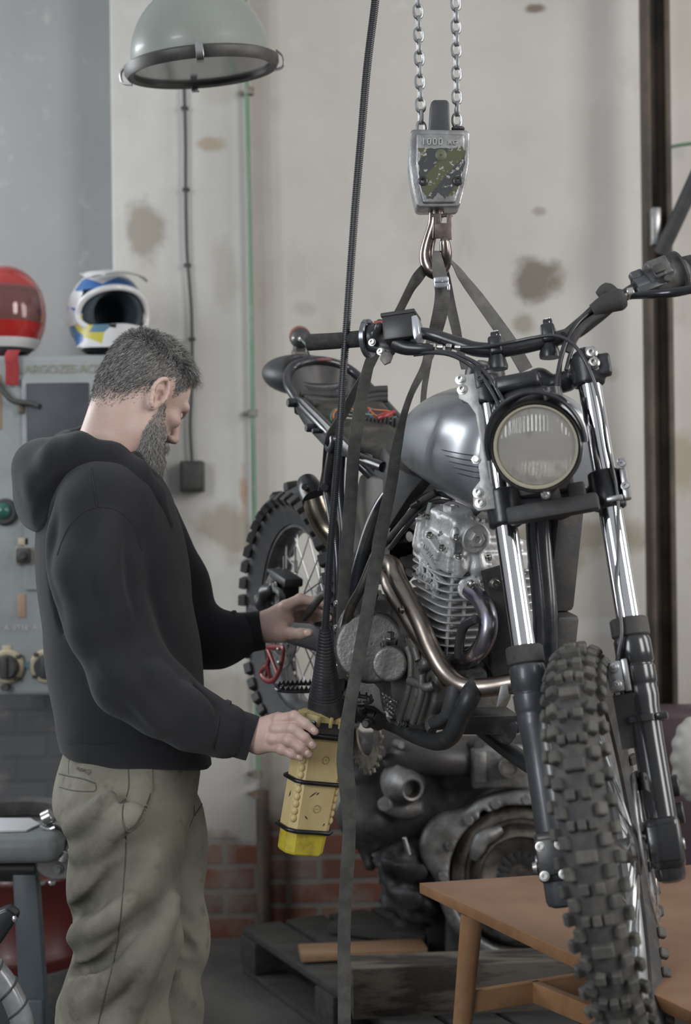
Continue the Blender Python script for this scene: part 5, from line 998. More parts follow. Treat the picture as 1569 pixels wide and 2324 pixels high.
# crankcase
g = G(); s_ = SDF(cf(-.33, 0, -.55) - .30, cf(-.33, 0, -.55) + .28, .005)
s_.box(cf(-.33, 0, -.555), (.14, .085, .065), CA, r=.03, k=.01); s_.cyl(cf(-.40, -.09, -.50), cf(-.40, .11, -.50), .09, .01, .02); s_.cyl(cf(-.265, -.085, -.55), cf(-.265, .10, -.55), .078, .01, .02); s_.box(cf(-.245, 0, -.49), (.08, .085, .03), CA, r=.02, k=.01)
s_.mesh(g); mo('crankcase', g, ALUD)
g = G(); lo_ = C(900, 1500, -.15); s_ = SDF(lo_ - .26, lo_ + .26, .0032); K = lambda x, y, l: C(x, y, l + (.030 if x < 905 else .045))
s_.cyl(K(865, 1440, -.08), K(855, 1440, -.158), .086, .012, .006)
s_.cyl(K(905, 1480, -.10), K(905, 1480, -.135), .055, .01, .01)
s_.cyl(K(850, 1470, -.14), K(840, 1470, -.186), .074, .008, .004)     # big clutch disc
s_.cyl(K(905, 1502, -.14), K(884, 1507, -.192), .036, .005, .006)      # small round cover
for i in range(6): s_.cone(K(866 + 2 * i, 1572 + 11 * i, -.165), K(902 - 3 * i, 1594 + 9 * i, -.155), .003, .003, .004)
s_.mesh(g)
g.prism([C(x, y, -.100) for x, y in ((838, 1392), (875, 1374), (912, 1384), (945, 1428), (972, 1482), (990, 1502), (990, 1545), (984, 1600), (962, 1645), (915, 1656), (882, 1642), (864, 1606), (858, 1566), (840, 1548), (818, 1500), (822, 1425))], Lc * .035, .009, 3)
g.prism([C(x, y, -.122) for x, y in ((884, 1462), (903, 1443), (932, 1446), (950, 1486), (962, 1500), (960, 1520), (948, 1524), (944, 1580), (926, 1636), (902, 1640), (890, 1612), (884, 1560))], Lc * .03, .009, 3)
for q_ in (((926, 1470), (934, 1500), (930, 1560), (908, 1632)), ((942, 1472), (950, 1500)), ((958, 1530), (956, 1580), (938, 1640))):
    g.tube([C(x, y, -.124) for x, y in q_], .0075, 12, 5)
cov = mo('clutch_cover', g, ALUD)
for px, py, l in ((872, 1463, -.186), (898, 1510, -.178), (874, 1536, -.184), (955, 1512, -.16), (948, 1586, -.155), (926, 1451, -.16), (920, 1640, -.15), (908, 1640, -.15), (875, 1375, -.13)): g = G(); g.bolt(K(px, py, l), -Lc, .0068, .007); mesh_obj('bolt', g, ALUD if py != 1375 else BOLT, cov)
g = G(); c = K(886, 1448, -.165); g.lathe(c, Uc, [(.013, -.014), (.013, .0), (.009, .001), (.009, .012), (0, .012)], 6); mesh_obj('oil_filler_nut', g, STL, cov)
g = G(); c = K(832, 1470, -.186); text_g(g, '////', .020, K(838, 1465, -.1835), nrm(Fc), Uc, .0006); mesh_obj('cast_marks', g, STL, cov)
g = G(); g.tube(T_((930, 1545, -.13), (950, 1552, -.125), (968, 1560, -.12), (985, 1555, -.11)), .009, 12, 4); mo('oil_line', g, ALUD)
g = G(); g.tube(T_((1035, 1555, -.085), (1028, 1590, -.09), (1020, 1620, -.09)), .017, 18, 4); g.tube(T_((1020, 1618, -.09), (1005, 1632, -.09), (985, 1640, -.09)), .013, 18, 4); oh = mo('oil_hose', g, mat('hose_rubber', (.045, .047, .05), .55))
g = G(); g.cyl(K(1022, 1575, -.09), K(1020, 1583, -.09), .0185); g.tube(T_((990, 1640, -.09), (980, 1632, -.09), (976, 1645, -.09), (982, 1658, -.09)), .011, 12, 3); mesh_obj('hose_fitting', g, ALUD, oh)
g = G(); g.box(K(1002, 1600, -.08), (.05, .05, .05), CA, bev=.008); g.bolt(K(1008, 1583, -.105), -Lc, .008, .006); g.bolt(K(985, 1640, -.105), -Lc, .008, .006); mo('oil_pump_cover', g, ALUD)
g = G(); g.prism(T_((870, 1640, -.11), (1000, 1640, -.085), (992, 1652, -.085), (960, 1660, -.09), (880, 1650, -.11)), Lc * .18, .003); mo('sump_plate', g, BLKM)
g = G(); g.prism(T_((782, 1480, -.04), (880, 1480, -.04), (880, 1640, -.04), (800, 1625, -.04)), Lc * .05, .006); mo('gearbox_rear', g, ALUD)
# header pipes
h1 = [X_(1066, 1337, -.155)] + T_((1088, 1356, -.038), (1107, 1395, -.04), (1106, 1440, -.045), (1085, 1480, -.05), (1050, 1500, -.05), (1020, 1498, -.03)); g = G(); g.tube(h1, .0185, 24, 7); hd1 = mo('header_pipe', g, EXH2, label='heat-blued header pipe curling under the cylinder')
g = G(); g.prism([X_(x, y, -.142) for x, y in ((1056, 1322), (1074, 1316), (1094, 1330), (1100, 1350), (1092, 1385), (1078, 1372), (1060, 1350))], -Fc * .008, .003); mesh_obj('exhaust_flange', g, ENG, hd1)
g = G(); g.cyl(X_(1068, 1322, -.145), X_(1070, 1324, -.118), .0055); g.ell(X_(1070, 1325, -.116), .0085); mesh_obj('flange_nut', g, BOLT, hd1)
h2 = T_((1260, 1470, .06), (1240, 1530, .04), (1170, 1548, -.0), (1100, 1560, -.045), (1050, 1555, -.075), (1010, 1525, -.10), (980, 1475, -.115), (955, 1415, -.125), (925, 1355, -.13), (903, 1315, -.13), (893, 1285, -.125), (878, 1277, -.11), (862, 1286, -.08)); g = G(); g.tube(h2, [.0185] * 10 + [.0178, .0178, .0178], 24, 7); mo('header_pipe', g, EXH, label='dull steel header pipe sweeping under the engine')
h3 = T_((1022, 1545, -.085), (985, 1490, -.10), (950, 1440, -.11), (915, 1385, -.12), (888, 1335, -.12), (880, 1310, -.11), (862, 1308, -.08)); g = G(); g.tube(h3, .0175, 24, 7); mo('header_pipe', g, EXH, label='lower brownish header pipe behind the first')
g = G(); g.bolt(C(914, 1384, -.155), -Lc, .006, .008); mo('pipe_stud', g, EXH)
g = G(); g.tube(T_((1250, 1330, .06), (1262, 1390, .07), (1264, 1450, .07), (1255, 1490, .06)), .0185, 20, 6); mo('header_pipe', g, EXH, label='left header pipe showing behind the fork')
# hoses and wiring round the carburettor
g = G(); s_ = SDF(C(905, 1200, 0) - .12, C(905, 1200, 0) + .14, .005); s_.cone(C(905, 1190, -.03), C(905, 1290, -.03), .045, .035, .02); s_.box(C(915, 1240, -.02), (.05, .05, .05), CA, r=.01, k=.01); s_.cone(C(870, 1220, -.03), C(920, 1230, -.03), .035, .035, .01); s_.mesh(g); mo('carburettor', g, BLKM)
for k, (pts, r) in enumerate((([(1040, 1130, -.02), (980, 1120, -.04), (940, 1150, -.06), (905, 1200, -.08), (870, 1240, -.09)], .006), ([(1030, 1140, -.03), (985, 1140, -.05), (950, 1165, -.07), (915, 1205, -.085), (885, 1245, -.09)], .0055), ([(990, 1118, -.05), (955, 1140, -.07), (920, 1180, -.085), (890, 1215, -.09), (860, 1235, -.095)], .008), ([(1090, 1150, -.02), (1075, 1165, -.02), (1062, 1188, -.02)], .009), ([(1085, 1100, .02), (1060, 1120, 0), (1035, 1128, -.02), (1010, 1122, -.03)], .007), ([(930, 1300, -.03), (905, 1330, -.04), (890, 1370, -.05)], .012), ([(1080, 1405, -.07), (1055, 1420, -.075), (1045, 1450, -.075), (1042, 1490, -.07)], .010))):
    g = G(); g.tube(T_(*pts), r, 12, 6); mo('hose', g, CBL if k != 2 else RUB)
g = G(); g.cyl(C(972, 1170, -.08), C(980, 1142, -.07), .008, n=6); g.cyl(C(970, 1178, -.08), C(972, 1170, -.08), .005); mo('fuel_fitting', g, mat('fitting_green', (.22, .24, .21), .4, .7))
g = G(); g.cyl(C(930, 1218, -.06), C(905, 1222, -.07), .012); mo('choke_knob', g, BLK)
g = G(); g.cyl(C(935, 1150, -.09), C(950, 1140, -.09), .005); mo('breather_stub', g, BLK)
g = G(); g.box(cf(-.13, .05, -.16), (.12, .03, .06), CA, bev=.01); g.box(cf(.01, .045, -.22), (.06, .06, .22), CA, bev=.012); g.box(cf(.03, .05, -.40), (.06, .05, .14), CA, bev=.01); mo('coil_bracket', g, BLKM)
g = G(); g.bolt(X_(1122, 1324, -.095), Fc, .009, .008); mo('engine_hanger_bolt', g, BOLT)
# gearbox sprocket and chain low at the back
SPK = mat('sprocket_dirty', (.17, .15, .12), .55, .6, (.07, .06, .05), 40)
g = G(); cc = C(828, 1668, .03)
g.ring(cc, cc + Lc * .006, .085, .05, 30)
for k in range(22):
    a = k * 2 * math.pi / 22; d = Fc * math.cos(a) + Uc * math.sin(a); g.box(cc + d * .088 + Lc * .003, (.016, .010, .006), (d, np.cross(Lc, d), Lc), bev=.002)
mo('chainring', g, SPK)

# ------------------------------------------------------------------ lifting straps
def strap(label, pts, side, w, m=WEB, name='lifting_strap', t=.0022):
    g = G(); g.ribbon([P(*p) for p in pts], side, w, t, 7); return tag(mesh_obj(name, g, m, ang=1.0), label, 'strap', 'straps holding up the motorcycle')
wave_bump(WEB, 260, .25, 'X')
WEB2 = wave_bump(mat('webbing_ribbed', (.085, .082, .078), .85, 0, (.13, .125, .118), 30), 300, .6, 'Z')
strap('lifting strap from hook past the brake reservoir, hanging wide in front of the airbox', [(990, 578, 2.93), (962, 612, 2.93), (935, 650, 2.92), (905, 708, 2.95), (872, 762, 2.99), (848, 800, 3.02), (832, 850, 3.03), (815, 940, 3.05), (803, 1030, 3.06), (797, 1120, 3.08), (790, 1220, 3.09), (781, 1330, 3.10), (777, 1430, 3.12), (775, 1540, 3.16)], [CR * .8 + CU * .3 + CF * .4] * 4 + [CR + CF * .3] * 10, [.020, .022, .024, .025, .022, .020, .024, .027, .027, .028, .029, .026, .022, .018], WEB2)
strap('narrow strap slanting from the throttle down to the rear frame stud', [(858, 795, 3.03), (835, 840, 3.06), (805, 890, 3.12), (780, 940, 3.20), (752, 985, 3.26), (740, 1030, 3.32), (735, 1070, 3.36), (727, 1112, 3.38)], [CR + CF * .3] * 5 + [CR * .5 + CF * .9] * 3, [.018, .019, .020, .022, .022, .018, .014, .018])
strap('long strap from silver buckle across the tank with loose tail hanging to the floor', [(1003, 648, 2.90), (1004, 680, 2.90), (996, 725, 2.92), (985, 765, 2.94), (965, 830, 2.88), (935, 890, 2.84), (915, 950, 2.83), (900, 1020, 2.85), (890, 1090, 2.88), (872, 1180, 2.90), (850, 1300, 2.90), (830, 1410, 2.88), (812, 1510, 2.87), (795, 1600, 2.86), (787, 1660, 2.86), (783, 1730, 2.86), (790, 1800, 2.86), (793, 1880, 2.86), (789, 1960, 2.86), (783, 2060, 2.86), (781, 2160, 2.86), (782, 2330, 2.86), (782, 2700, 2.86)],
      [CR * 1.0 + CF * .2] * 4 + [CR * .7 + CF * .7] * 3 + [CR + CF * .3] * 16, [.028, .031, .031, .028, .018, .015, .020, .022, .024, .026, .027, .027, .026, .026, .030, .034, .033, .026, .028, .026, .026, .026, .026], WEB2)
strap('strap running from hook down to the tank filler, behind the buckle', [(1003, 602, 2.93), (1012, 640, 2.95), (1022, 690, 2.97), (1035, 745, 2.99), (1044, 790, 3.0), (1055, 838, 2.99)], [CR + CF * .2] * 2 + [CR + CU * .1 + CF * .5] * 4, [.022, .022, .024, .022, .018, .016])
strap('strap slanting right from hook behind the handlebar to the steering head', [(1008, 580, 2.91), (1030, 600, 2.92), (1055, 636, 2.93), (1085, 675, 2.94), (1125, 730, 2.94), (1160, 780, 2.93), (1195, 840, 2.92)], [CR * .5 + CF * .8] * 2 + [CR * .8 + CU * .5 + CF * .3] * 5, [.020, .020, .020, .026, .029, .030, .030])
strap('short strap end hanging left of the tank under the throttle cables', [(990, 730, 3.0), (978, 790, 3.04), (970, 840, 3.06), (963, 885, 3.06), (960, 930, 3.06)], CR + CF * .6, [.02, .018, .015, .014, .014])
strap('short strap wrapped through the hook down to the buckle', [(990, 570, 2.90), (993, 590, 2.885), (997, 615, 2.885), (1003, 645, 2.89)], CR + CF * .1, [.014, .022, .027, .029])
bk_ = P(1002, 641, 2.882); g = G(); g.box(bk_, (.030, .010, .022), (nrm(CR + CU * .06), CF, nrm(CU - CR * .06)), bev=.003); g.box(bk_ - CF * .006 + CU * .004, (.028, .006, .010), (nrm(CR + CU * .06), CF, CU), bev=.002); g.box(bk_ + CR * .014 - CU * .010, (.006, .010, .014), (CR, CF, CU), bev=.002); g.cyl(bk_ - CF * .009 + CU * .001, bk_ - CF * .0105 + CU * .001, .0022); tag(mesh_obj('strap_buckle', g, mat('buckle_silver', (.55, .58, .62), .3, .9)), 'small silver cam buckle on the straps just below the hook', 'buckle')

# ------------------------------------------------------------------ the man
MAN = thing('person', 'grey-bearded man in black hoodie and worn olive trousers holding the yellow control', 'person', (P(290, 2700, 3.1)[0], 3.1, 0))
SKN = mat('skin', (.55, .40, .345), .5, 0, (.50, .33, .285), 14, .38, .66, .12, 220); SKN.node_tree.nodes['Principled BSDF'].inputs['Subsurface Weight'].default_value = .12; SKN.node_tree.nodes['Principled BSDF'].inputs['Subsurface Radius'].default_value = (.012, .005, .003)
hy = math.radians(39); hp = math.radians(33)
f_h = V([math.cos(hy), math.sin(hy), 0]); Hl = V([-math.sin(hy), math.cos(hy), 0])
Hf = f_h * math.cos(hp) - zz * math.sin(hp); Hu = zz * math.cos(hp) + f_h * math.sin(hp)
HO = P(366, 897, 3.06) + Hl * .078                       # midpoint between the ears
HX = (Hf, Hl, Hu)
def h(x, y, z): return HO + Hf * x + Hl * y + Hu * z
s_ = SDF(P(300, 980, 3.1) - V([.20, .20, .26]), P(300, 980, 3.1) + V([.22, .22, .28]), .0026)
s_.ell(h(-.012, 0, .052), (.096, .076, .078), HX, k=.004)
s_.ell(h(.030, 0, .030), (.060, .066, .066), HX, k=.02)
s_.ell(h(.046, 0, -.025), (.044, .052, .072), HX, k=.02)
for q in (-1, 1):
    s_.cone(h(.0, q * .060, -.022), h(.022, q * .050, -.072), .018, .018, .02); s_.cone(h(.022, q * .050, -.072), h(.082, q * .014, -.100), .018, .016, .02)
    s_.ell(h(.066, q * .042, -.014), (.020, .020, .016), HX, k=.015); s_.cone(h(.078, q * .046, .026), h(.094, q * .012, .024), .010, .011, .012)
    s_.ell(h(.084, q * .032, .008), (.015, .017, .011), HX, k=.004, sub=True); s_.ell(h(.073, q * .031, .008), (.0135, .014, .0125), HX, k=.003)
    s_.ell(h(.103, q * .011, -.036), (.011, .0075, .007), HX, k=.005)
s_.cone(h(.092, 0, .018), h(.113, 0, -.026), .0085, .0100, .010); s_.ell(h(.1145, 0, -.030), (.0095, .0105, .009), HX, k=.006)
s_.cone(h(.094, -.018, -.064), h(.094, .018, -.064), .009, .009, .008); s_.ell(h(.080, 0, -.098), (.020, .024, .018), HX, k=.012)
# ears
for q in (-1, 1):
    E = lambda x, z, y=0: h(x - .010, q * (.0755 + y), z - .004); s_.ell(E(.002, 0, .004), (.017, .0075, .031), (nrm(Hf + Hu * .12), nrm(Hl + Hf * -.30 * q), Hu), k=.005)
    pts = []
    for a in np.linspace(-.35, 4.6, 15): pts.append(E(.019 * math.cos(a) * (1.0 if a < 3.4 else .75) - .002, .033 * math.sin(a), .012 + .006 * (math.cos(a) < 0)))
    s_.chain(pts, [.0034] + [.0046] * 12 + [.0042, .0045], .003)
    an = [E(-.006, .018, .008), E(-.009, .004, .010), E(-.007, -.010, .010), E(.002, -.018, .009)]; s_.chain(an, [.003, .0038, .0038, .0035], .003)
    s_.ell(E(.002, -.002, .012), (.0085, .0095, .013), HX, k=.003, sub=True); s_.ell(E(-.003, .012, .014), (.009, .005, .010), HX, k=.003, sub=True); s_.ell(E(.010, -.004, .008), (.004, .004, .006), HX, k=.003); s_.ell(E(.003, -.030, .009), (.009, .005, .008), HX, k=.005)
# neck
s_.cone(h(-.040, 0, .0), P(262, 1050, 3.13), .060, .072, .03); s_.cone(h(-.005, 0, -.045), P(290, 1085, 3.12), .050, .062, .03); s_.cone(h(-.055, 0, -.005), P(228, 1015, 3.13), .040, .050, .03); s_.cone(P(262, 1050, 3.13), P(235, 1160, 3.15), .075, .10, .03)
s_.cone(h(-.020, -.050, -.025), P(325, 1070, 3.07), .016, .014, .02)
# creases of the neck
gb = G(); s_.mesh(gb)
# ---- hands
def finger(s_, pts, rs, nail=None): s_.chain([P(*p) for p in pts], rs, .0035)
R_lo = P(640, 1670, 2.93)
s_ = SDF(R_lo - V([.115, .07, .075]), R_lo + V([.10, .08, .075]), .0020)
s_.cone(P(545, 1672, 2.935), P(586, 1672, 2.935), .029, .028, .01)
for a, b_, ra, rb in (((586, 1655, 2.935), (632, 1632, 2.925), .022, .0145), ((586, 1665, 2.930), (626, 1655, 2.918), .022, .0145), ((588, 1680, 2.930), (620, 1677, 2.917), .021, .0140), ((588, 1690, 2.932), (612, 1692, 2.922), .019, .0130), ((580, 1672, 2.945), (620, 1670, 2.945), .023, .020)): s_.cone(P(*a), P(*b_), ra, rb, .012)
finger(s_, [(630, 1634, 2.922), (668, 1626, 2.905), (695, 1643, 2.895), (715, 1660, 2.893)], [.0125, .0112, .0098, .0078])
finger(s_, [(626, 1655, 2.914), (664, 1654, 2.893), (692, 1674, 2.886), (711, 1692, 2.890)], [.0128, .0115, .0100, .0078])
finger(s_, [(620, 1677, 2.912), (655, 1680, 2.889), (682, 1697, 2.884), (701, 1712, 2.889)], [.0125, .0112, .0098, .0076])
finger(s_, [(612, 1692, 2.920), (640, 1700, 2.897), (662, 1711, 2.889), (682, 1720, 2.892)], [.0115, .0100, .0088, .0070])
finger(s_, [(592, 1665, 2.955), (625, 1648, 2.985), (660, 1640, 3.000), (690, 1650, 3.002)], [.016, .014, .0115, .009])
for (x, y, d) in ((668, 1626, 2.903), (664, 1654, 2.891), (655, 1680, 2.887), (640, 1700, 2.895)): s_.ell(P(x, y, d), (.0118, .0112, .0112), k=.004)
for (x, y, d) in ((632, 1633, 2.913), (626, 1655, 2.906), (620, 1677, 2.906), (612, 1692, 2.914)): s_.ell(P(x, y, d), (.0125, .010, .0115), k=.006)
s_.mesh(gb)
L_lo = P(660, 1410, 3.30)
s_ = SDF(L_lo - V([.13, .09, .085]), L_lo + V([.13, .09, .085]), .0022)
s_.cone(P(560, 1425, 3.33), P(610, 1424, 3.33), .030, .030, .01)
for a, b_, ra, rb in (((608, 1412, 3.33), (650, 1378, 3.33), .026, .018), ((606, 1418, 3.33), (648, 1400, 3.34), .028, .022), ((606, 1432, 3.325), (642, 1440, 3.31), .024, .019)): s_.cone(P(*a), P(*b_), ra, rb, .014)
s_.chain([P(*p) for p in ((640, 1436, 3.31), (662, 1438, 3.29), (684, 1438, 3.275), (702, 1436, 3.27))], [.0175, .0135, .0120, .0098], .006)
s_.chain([P(*p) for p in ((648, 1376, 3.32), (682, 1359, 3.32), (712, 1366, 3.33), (738, 1378, 3.34))], [.0135, .0120, .0105, .009], .005)
s_.chain([P(*p) for p in ((650, 1382, 3.34), (690, 1372, 3.35), (722, 1388, 3.36), (744, 1402, 3.36))], [.0145, .0125, .0110, .0095], .005)
s_.chain([P(*p) for p in ((650, 1392, 3.355), (690, 1388, 3.375), (718, 1400, 3.385), (738, 1412, 3.38))], [.014, .012, .0105, .009], .005)
s_.chain([P(*p) for p in ((648, 1400, 3.37), (680, 1402, 3.39), (706, 1410, 3.40), (722, 1418, 3.39))], [.013, .011, .0095, .008], .005)
s_.mesh(gb)
# torso, arms and legs beneath the clothes
bt = G(); s_ = SDF(V([-1.0, 2.6, .02]), V([.1, 3.7, 1.75]), .014)
s_.cone(P(262, 1080, 3.13), P(262, 1230, 3.13), .09, .12, .05); s_.cone(P(262, 1230, 3.13), P(295, 1650, 3.13), .12, .115, .05); s_.ell(P(300, 1790, 3.12), (.12, .14, .12), k=.05)
s_.chain(Ps([(240, 1160, 3.02), (290, 1540, 2.96), (545, 1672, 2.935)]), [.05, .045, .028], .03); s_.chain(Ps([(300, 1160, 3.25), (420, 1440, 3.32), (565, 1424, 3.33)]), [.05, .042, .028], .03)
s_.chain([P(280, 1850, 3.05), P(290, 2180, 3.02), V([P(262, 2600, 3.06)[0], 3.06, .10])], [.075, .055, .045], .03); s_.chain([P(370, 1850, 3.20), P(395, 2180, 3.18), V([P(372, 2600, 3.2)[0], 3.2, .10])], [.075, .055, .045], .03)
s_.mesh(gb); body = mesh_obj('body', gb, SKN, MAN, ang=3.2, recalc=False)
# nails
NL = mat('nail', (.66, .47, .40), .3)
bvb = bvh_of(body)
for (x, y, d, tx, ty, w_, l_) in ((712, 1657, 2.893, .7, .6, .0050, .0060), (708, 1689, 2.89, .65, .7, .0052, .0060), (698, 1709, 2.889, .65, .6, .0050, .0055), (679, 1718, 2.892, .8, .4, .0042, .005), (697, 1436, 3.27, 1, .02, .0072, .0095)):
    hit = bvb.ray_cast(Vector(C0), Vector(nrm(ray(x, y))))
    if hit[0] is None: continue
    n_ = V(hit[1]); n_ = n_ if n_ @ ray(x, y) < 0 else -n_; lg = nrm(CR * tx - CU * ty); lg = nrm(lg - n_ * (lg @ n_)); g = G(); g.ell(V(hit[0]) - n_ * .0006, (l_, w_, .0016), (lg, np.cross(n_, lg), n_), 14, 8); mesh_obj('fingernail', g, NL, body)
g = G(); g.ell(h(.076, -.031, .008), .0125, HX); mesh_obj('eye', g, mat('eye_white', (.5, .47, .44), .2), body)
g = G()
for i in range(26):
    p = h(.094 - .0012 * i, -.016 - .0012 * i, .034 - .00025 * i + random.uniform(-.002, .002)); g.tube([p, p + Hf * .004 - Hl * .006 + Hu * .001, p + Hf * .003 - Hl * .012 - Hu * .002], [.0008, .0007, .0002], 4, 1)
mesh_obj('eyebrow', g, mat('brow_hair', (.14, .12, .10), .6), body)

# ---- hair and beard: short strands rooted on the head
HM_ = [mat('hair_dark', (.045, .042, .042), .5, spec=.4), mat('hair_mid', (.13, .125, .122), .5, spec=.4), mat('hair_grey', (.30, .295, .29), .5), mat('hair_light', (.52, .51, .49), .5)]
def strands(g, roots, probs):
    vs = []; fs = []; ms = []; n = 0
    for (p, dirs, L, r) in roots:
        k = len(dirs); q = [V(p)]
        for d in dirs: q.append(q[-1] + d * (L / k))
        u, w = perp(dirs[0]); mi = rng.choice(4, p=probs)
        for i, c in enumerate(q):
            rr = r * (1 - i / (k + .15)) if i < k else r * .08
            for a in (0, 2.1, 4.2): vs.append(c + (u * math.cos(a) + w * math.sin(a)) * rr)
        for i in range(k):
            for a in range(3): fs.append((n + i * 3 + a, n + i * 3 + (a + 1) % 3, n + i * 3 + 3 + (a + 1) % 3, n + i * 3 + 3 + a)); ms.append(mi)
        n += 3 * (k + 1)
    g.v.append(np.array(vs)); g.f += fs if g.n == 0 else [tuple(g.n + i for i in f) for f in fs]; g.m += ms; g.n += n
me = body.data; me.calc_loop_triangles(); vv = np.array([v.co[:] for v in me.vertices]); nn = np.array([v.normal[:] for v in me.vertices])
loc = (vv - HO) @ np.array([Hf, Hl, Hu]).T; hd_ = (np.linalg.norm(vv - HO, axis=1) < .17); idx = np.where(hd_)[0]; L_ = loc[idx]
def hairline(l):
    x, y, z = l[:, 0], l[:, 1], l[:, 2]
    # lower edge of the hair from the nape forward over the ear to the temple
    low = np.interp(x, [-.11, -.06, -.035, -.012, .012, .03, .055, .075, .1], [-.085, -.072, -.040, .022, .040, .012, .045, .085, .075]); return z - low
hlv = hairline(L_); ear = (np.abs(L_[:, 1]) > .0775) & (L_[:, 2] < .04) & (L_[:, 0] > -.04) & (L_[:, 0] < .02)
sel = idx[(hlv > 0) & ~ear]; hv = {int(a): float(b_) for a, b_ in zip(idx, hlv)}
if nn[sel].mean(0) @ Hu < 0: nn = -nn
roots = []
for _ in range(30000):
    i = int(rng.choice(sel)); l = loc[i]; e = hv[i]; top = float(np.clip((l[2] - .070) / .05, 0, 1)); frn = float(np.clip((l[0] + .02) / .09, 0, 1))
    if rng.random() > (e / (.05 if l[0] < -.03 else .014)) ** 1.3 + .03: continue
    L = .004 + .009 * min(e / .06, 1) + .028 * top * (.5 + .8 * frn); n = nn[i]
    comb = Hf * (.75 + .8 * frn) * top + (-Hu * 1.0 - Hf * .45) * (1 - top); comb = comb - n * (comb @ n); wv_ = Hl * math.sin(l[0] * 90 + l[1] * 60) * .5 * top + Hf * math.sin(l[1] * 130 + 1) * .25 * top + Hu * math.sin(l[0] * 110 + l[1] * 80) * .6 * top
    rnd = rng.normal(size=3) * .22; d0 = nrm(n * (.55 + .5 * top) + comb * .8 + rnd + wv_ * .6); d1 = nrm(n * (.15 + .35 * top) + comb + rnd * .8 + wv_); d2 = nrm(n * (-.05 - .25 * top) + comb + rnd * 1.2 + wv_ * 1.4 - zz * .3 * top)
    roots.append((vv[i] - n * .0008 + rng.normal(size=3) * .0012, [d0, d1, d2], L * rng.uniform(.7, 1.25), .00055 + .00015 * top))
for _ in range(520):     # tousled locks on top and at the forehead
    i = int(rng.choice(sel)); l = loc[i]
    if l[2] < .088: continue
    n = nn[i]; d = nrm(n * .8 + Hf * rng.uniform(.2, 1.2) + rng.normal(size=3) * .35)
    for k in range(7): rd = rng.normal(size=3) * .09; roots.append((vv[i] + rng.normal(size=3) * .0022, [nrm(d + rd), nrm(d + Hf * .5 + rd * 1.6), nrm(d * .3 + Hf * .9 - Hu * .4 + rd), nrm(Hf * .3 - Hu * .9 + rd * 2)], rng.uniform(.028, .048), .0006))
for _ in range(170):     # the quiff over the forehead
    i = int(rng.choice(sel)); l = loc[i]
    if l[0] < .045 or l[2] < .07: continue
    for k in range(8): rd = rng.normal(size=3) * .10; roots.append((vv[i] + rng.normal(size=3) * .002, [nrm(nn[i] * .5 + Hf * .6 + Hu * .5 + rd), nrm(Hf * .9 + Hu * .25 + rd), nrm(Hf * .8 - Hu * .6 + rd * 1.5), nrm(-Hu * .9 + Hf * .1 + rd * 2)], rng.uniform(.036, .056), .00055))
g = G(); strands(g, roots, [.20, .32, .30, .18])
ss = set(int(i) for i in sel if hv[int(i)] > (.045 if loc[int(i)][0] < -.03 else .014)); rm = {}; cv = []; cf_ = []      # the close-cropped hair at the roots
for p in me.polygons:
    if all(i in ss for i in p.vertices):
        for i in p.vertices:
            if i not in rm: rm[i] = len(cv); cv.append(vv[i] + nn[i] * .0011)
        cf_.append([rm[i] for i in p.vertices])
g.add(cv, cf_, 1); mesh_obj('hair', g, HM_, MAN, ang=3.2, recalc=False)
# beard and sideburn
bz = (L_[:, 2] < np.interp(L_[:, 0], [-.01, .012, .03, .05, .075, .1, .13], [-.062, .012, .0, -.032, -.044, -.046, -.052])) & (L_[:, 2] > -.14) & (L_[:, 0] > np.interp(L_[:, 2], [-.14, -.075, -.03, .0, .04], [.035, .006, .008, .012, .010])) & ~((np.abs(L_[:, 1]) < .020) & (L_[:, 2] > -.072) & (L_[:, 2] < -.058)) & ~((L_[:, 0] > .098) & (L_[:, 2] > -.048))
bs_ = idx[bz]; roots = []
for _ in range(13000):
    i = int(rng.choice(bs_)); l = loc[i]; n = nn[i]; lowk = float(np.clip((-.045 - l[2]) / .05, 0, 1)); L = .011 + .030 * lowk
    base = -Hu * .55 - zz * .85 - Hf * .05; base = base - n * (base @ n) * .6; a0 = rng.uniform(0, 6.28); cu = lambda k: (perp(base)[0] * math.cos(a0 + k * 1.5) + perp(base)[1] * math.sin(a0 + k * 1.5)) * 1.15
    roots.append((vv[i] - n * .001, [nrm(n * .7 + base * .6 + rng.normal(size=3) * .3), nrm(n * .25 + base + cu(0)), nrm(base + cu(1)), nrm(base + cu(2)), nrm(base - n * .2 + cu(3))], L * rng.uniform(.6, 1.2), .00045))
g = G(); strands(g, roots, [.07, .17, .34, .42]); mesh_obj('beard', g, HM_, MAN, ang=3.2, recalc=False)

# ---- hoodie
HOD = mat('black_fleece', (.0155, .0160, .0195), .95, 0, (.021, .0215, .025), 7, .4, .62, .25, 700, spec=.15); HOD.node_tree.nodes['Principled BSDF'].inputs['Sheen Weight'].default_value = .12; HOD.node_tree.nodes['Principled BSDF'].inputs['Sheen Roughness'].default_value = .6
s_ = SDF(V([-.76, 2.72, .84]), V([-.10, 3.56, 1.66]), .0062); ty = math.radians(24); Bf = V([math.cos(ty), math.sin(ty), 0]); Bl = V([-math.sin(ty), math.cos(ty), 0]); BX = (Bf, Bl, zz)
s_.ell(P(246, 1255, 3.13), (.150, .205, .235), BX, k=.03); s_.ell(P(268, 1400, 3.13), (.155, .195, .25), BX, k=.05); s_.ell(P(288, 1545, 3.13), (.165, .190, .20), BX, k=.05)
s_.ell(P(305, 1645, 3.13), (.158, .178, .105), BX, k=.02)
s_.cone(P(240, 1150, 3.00), P(290, 1160, 3.26), .095, .085, .05)
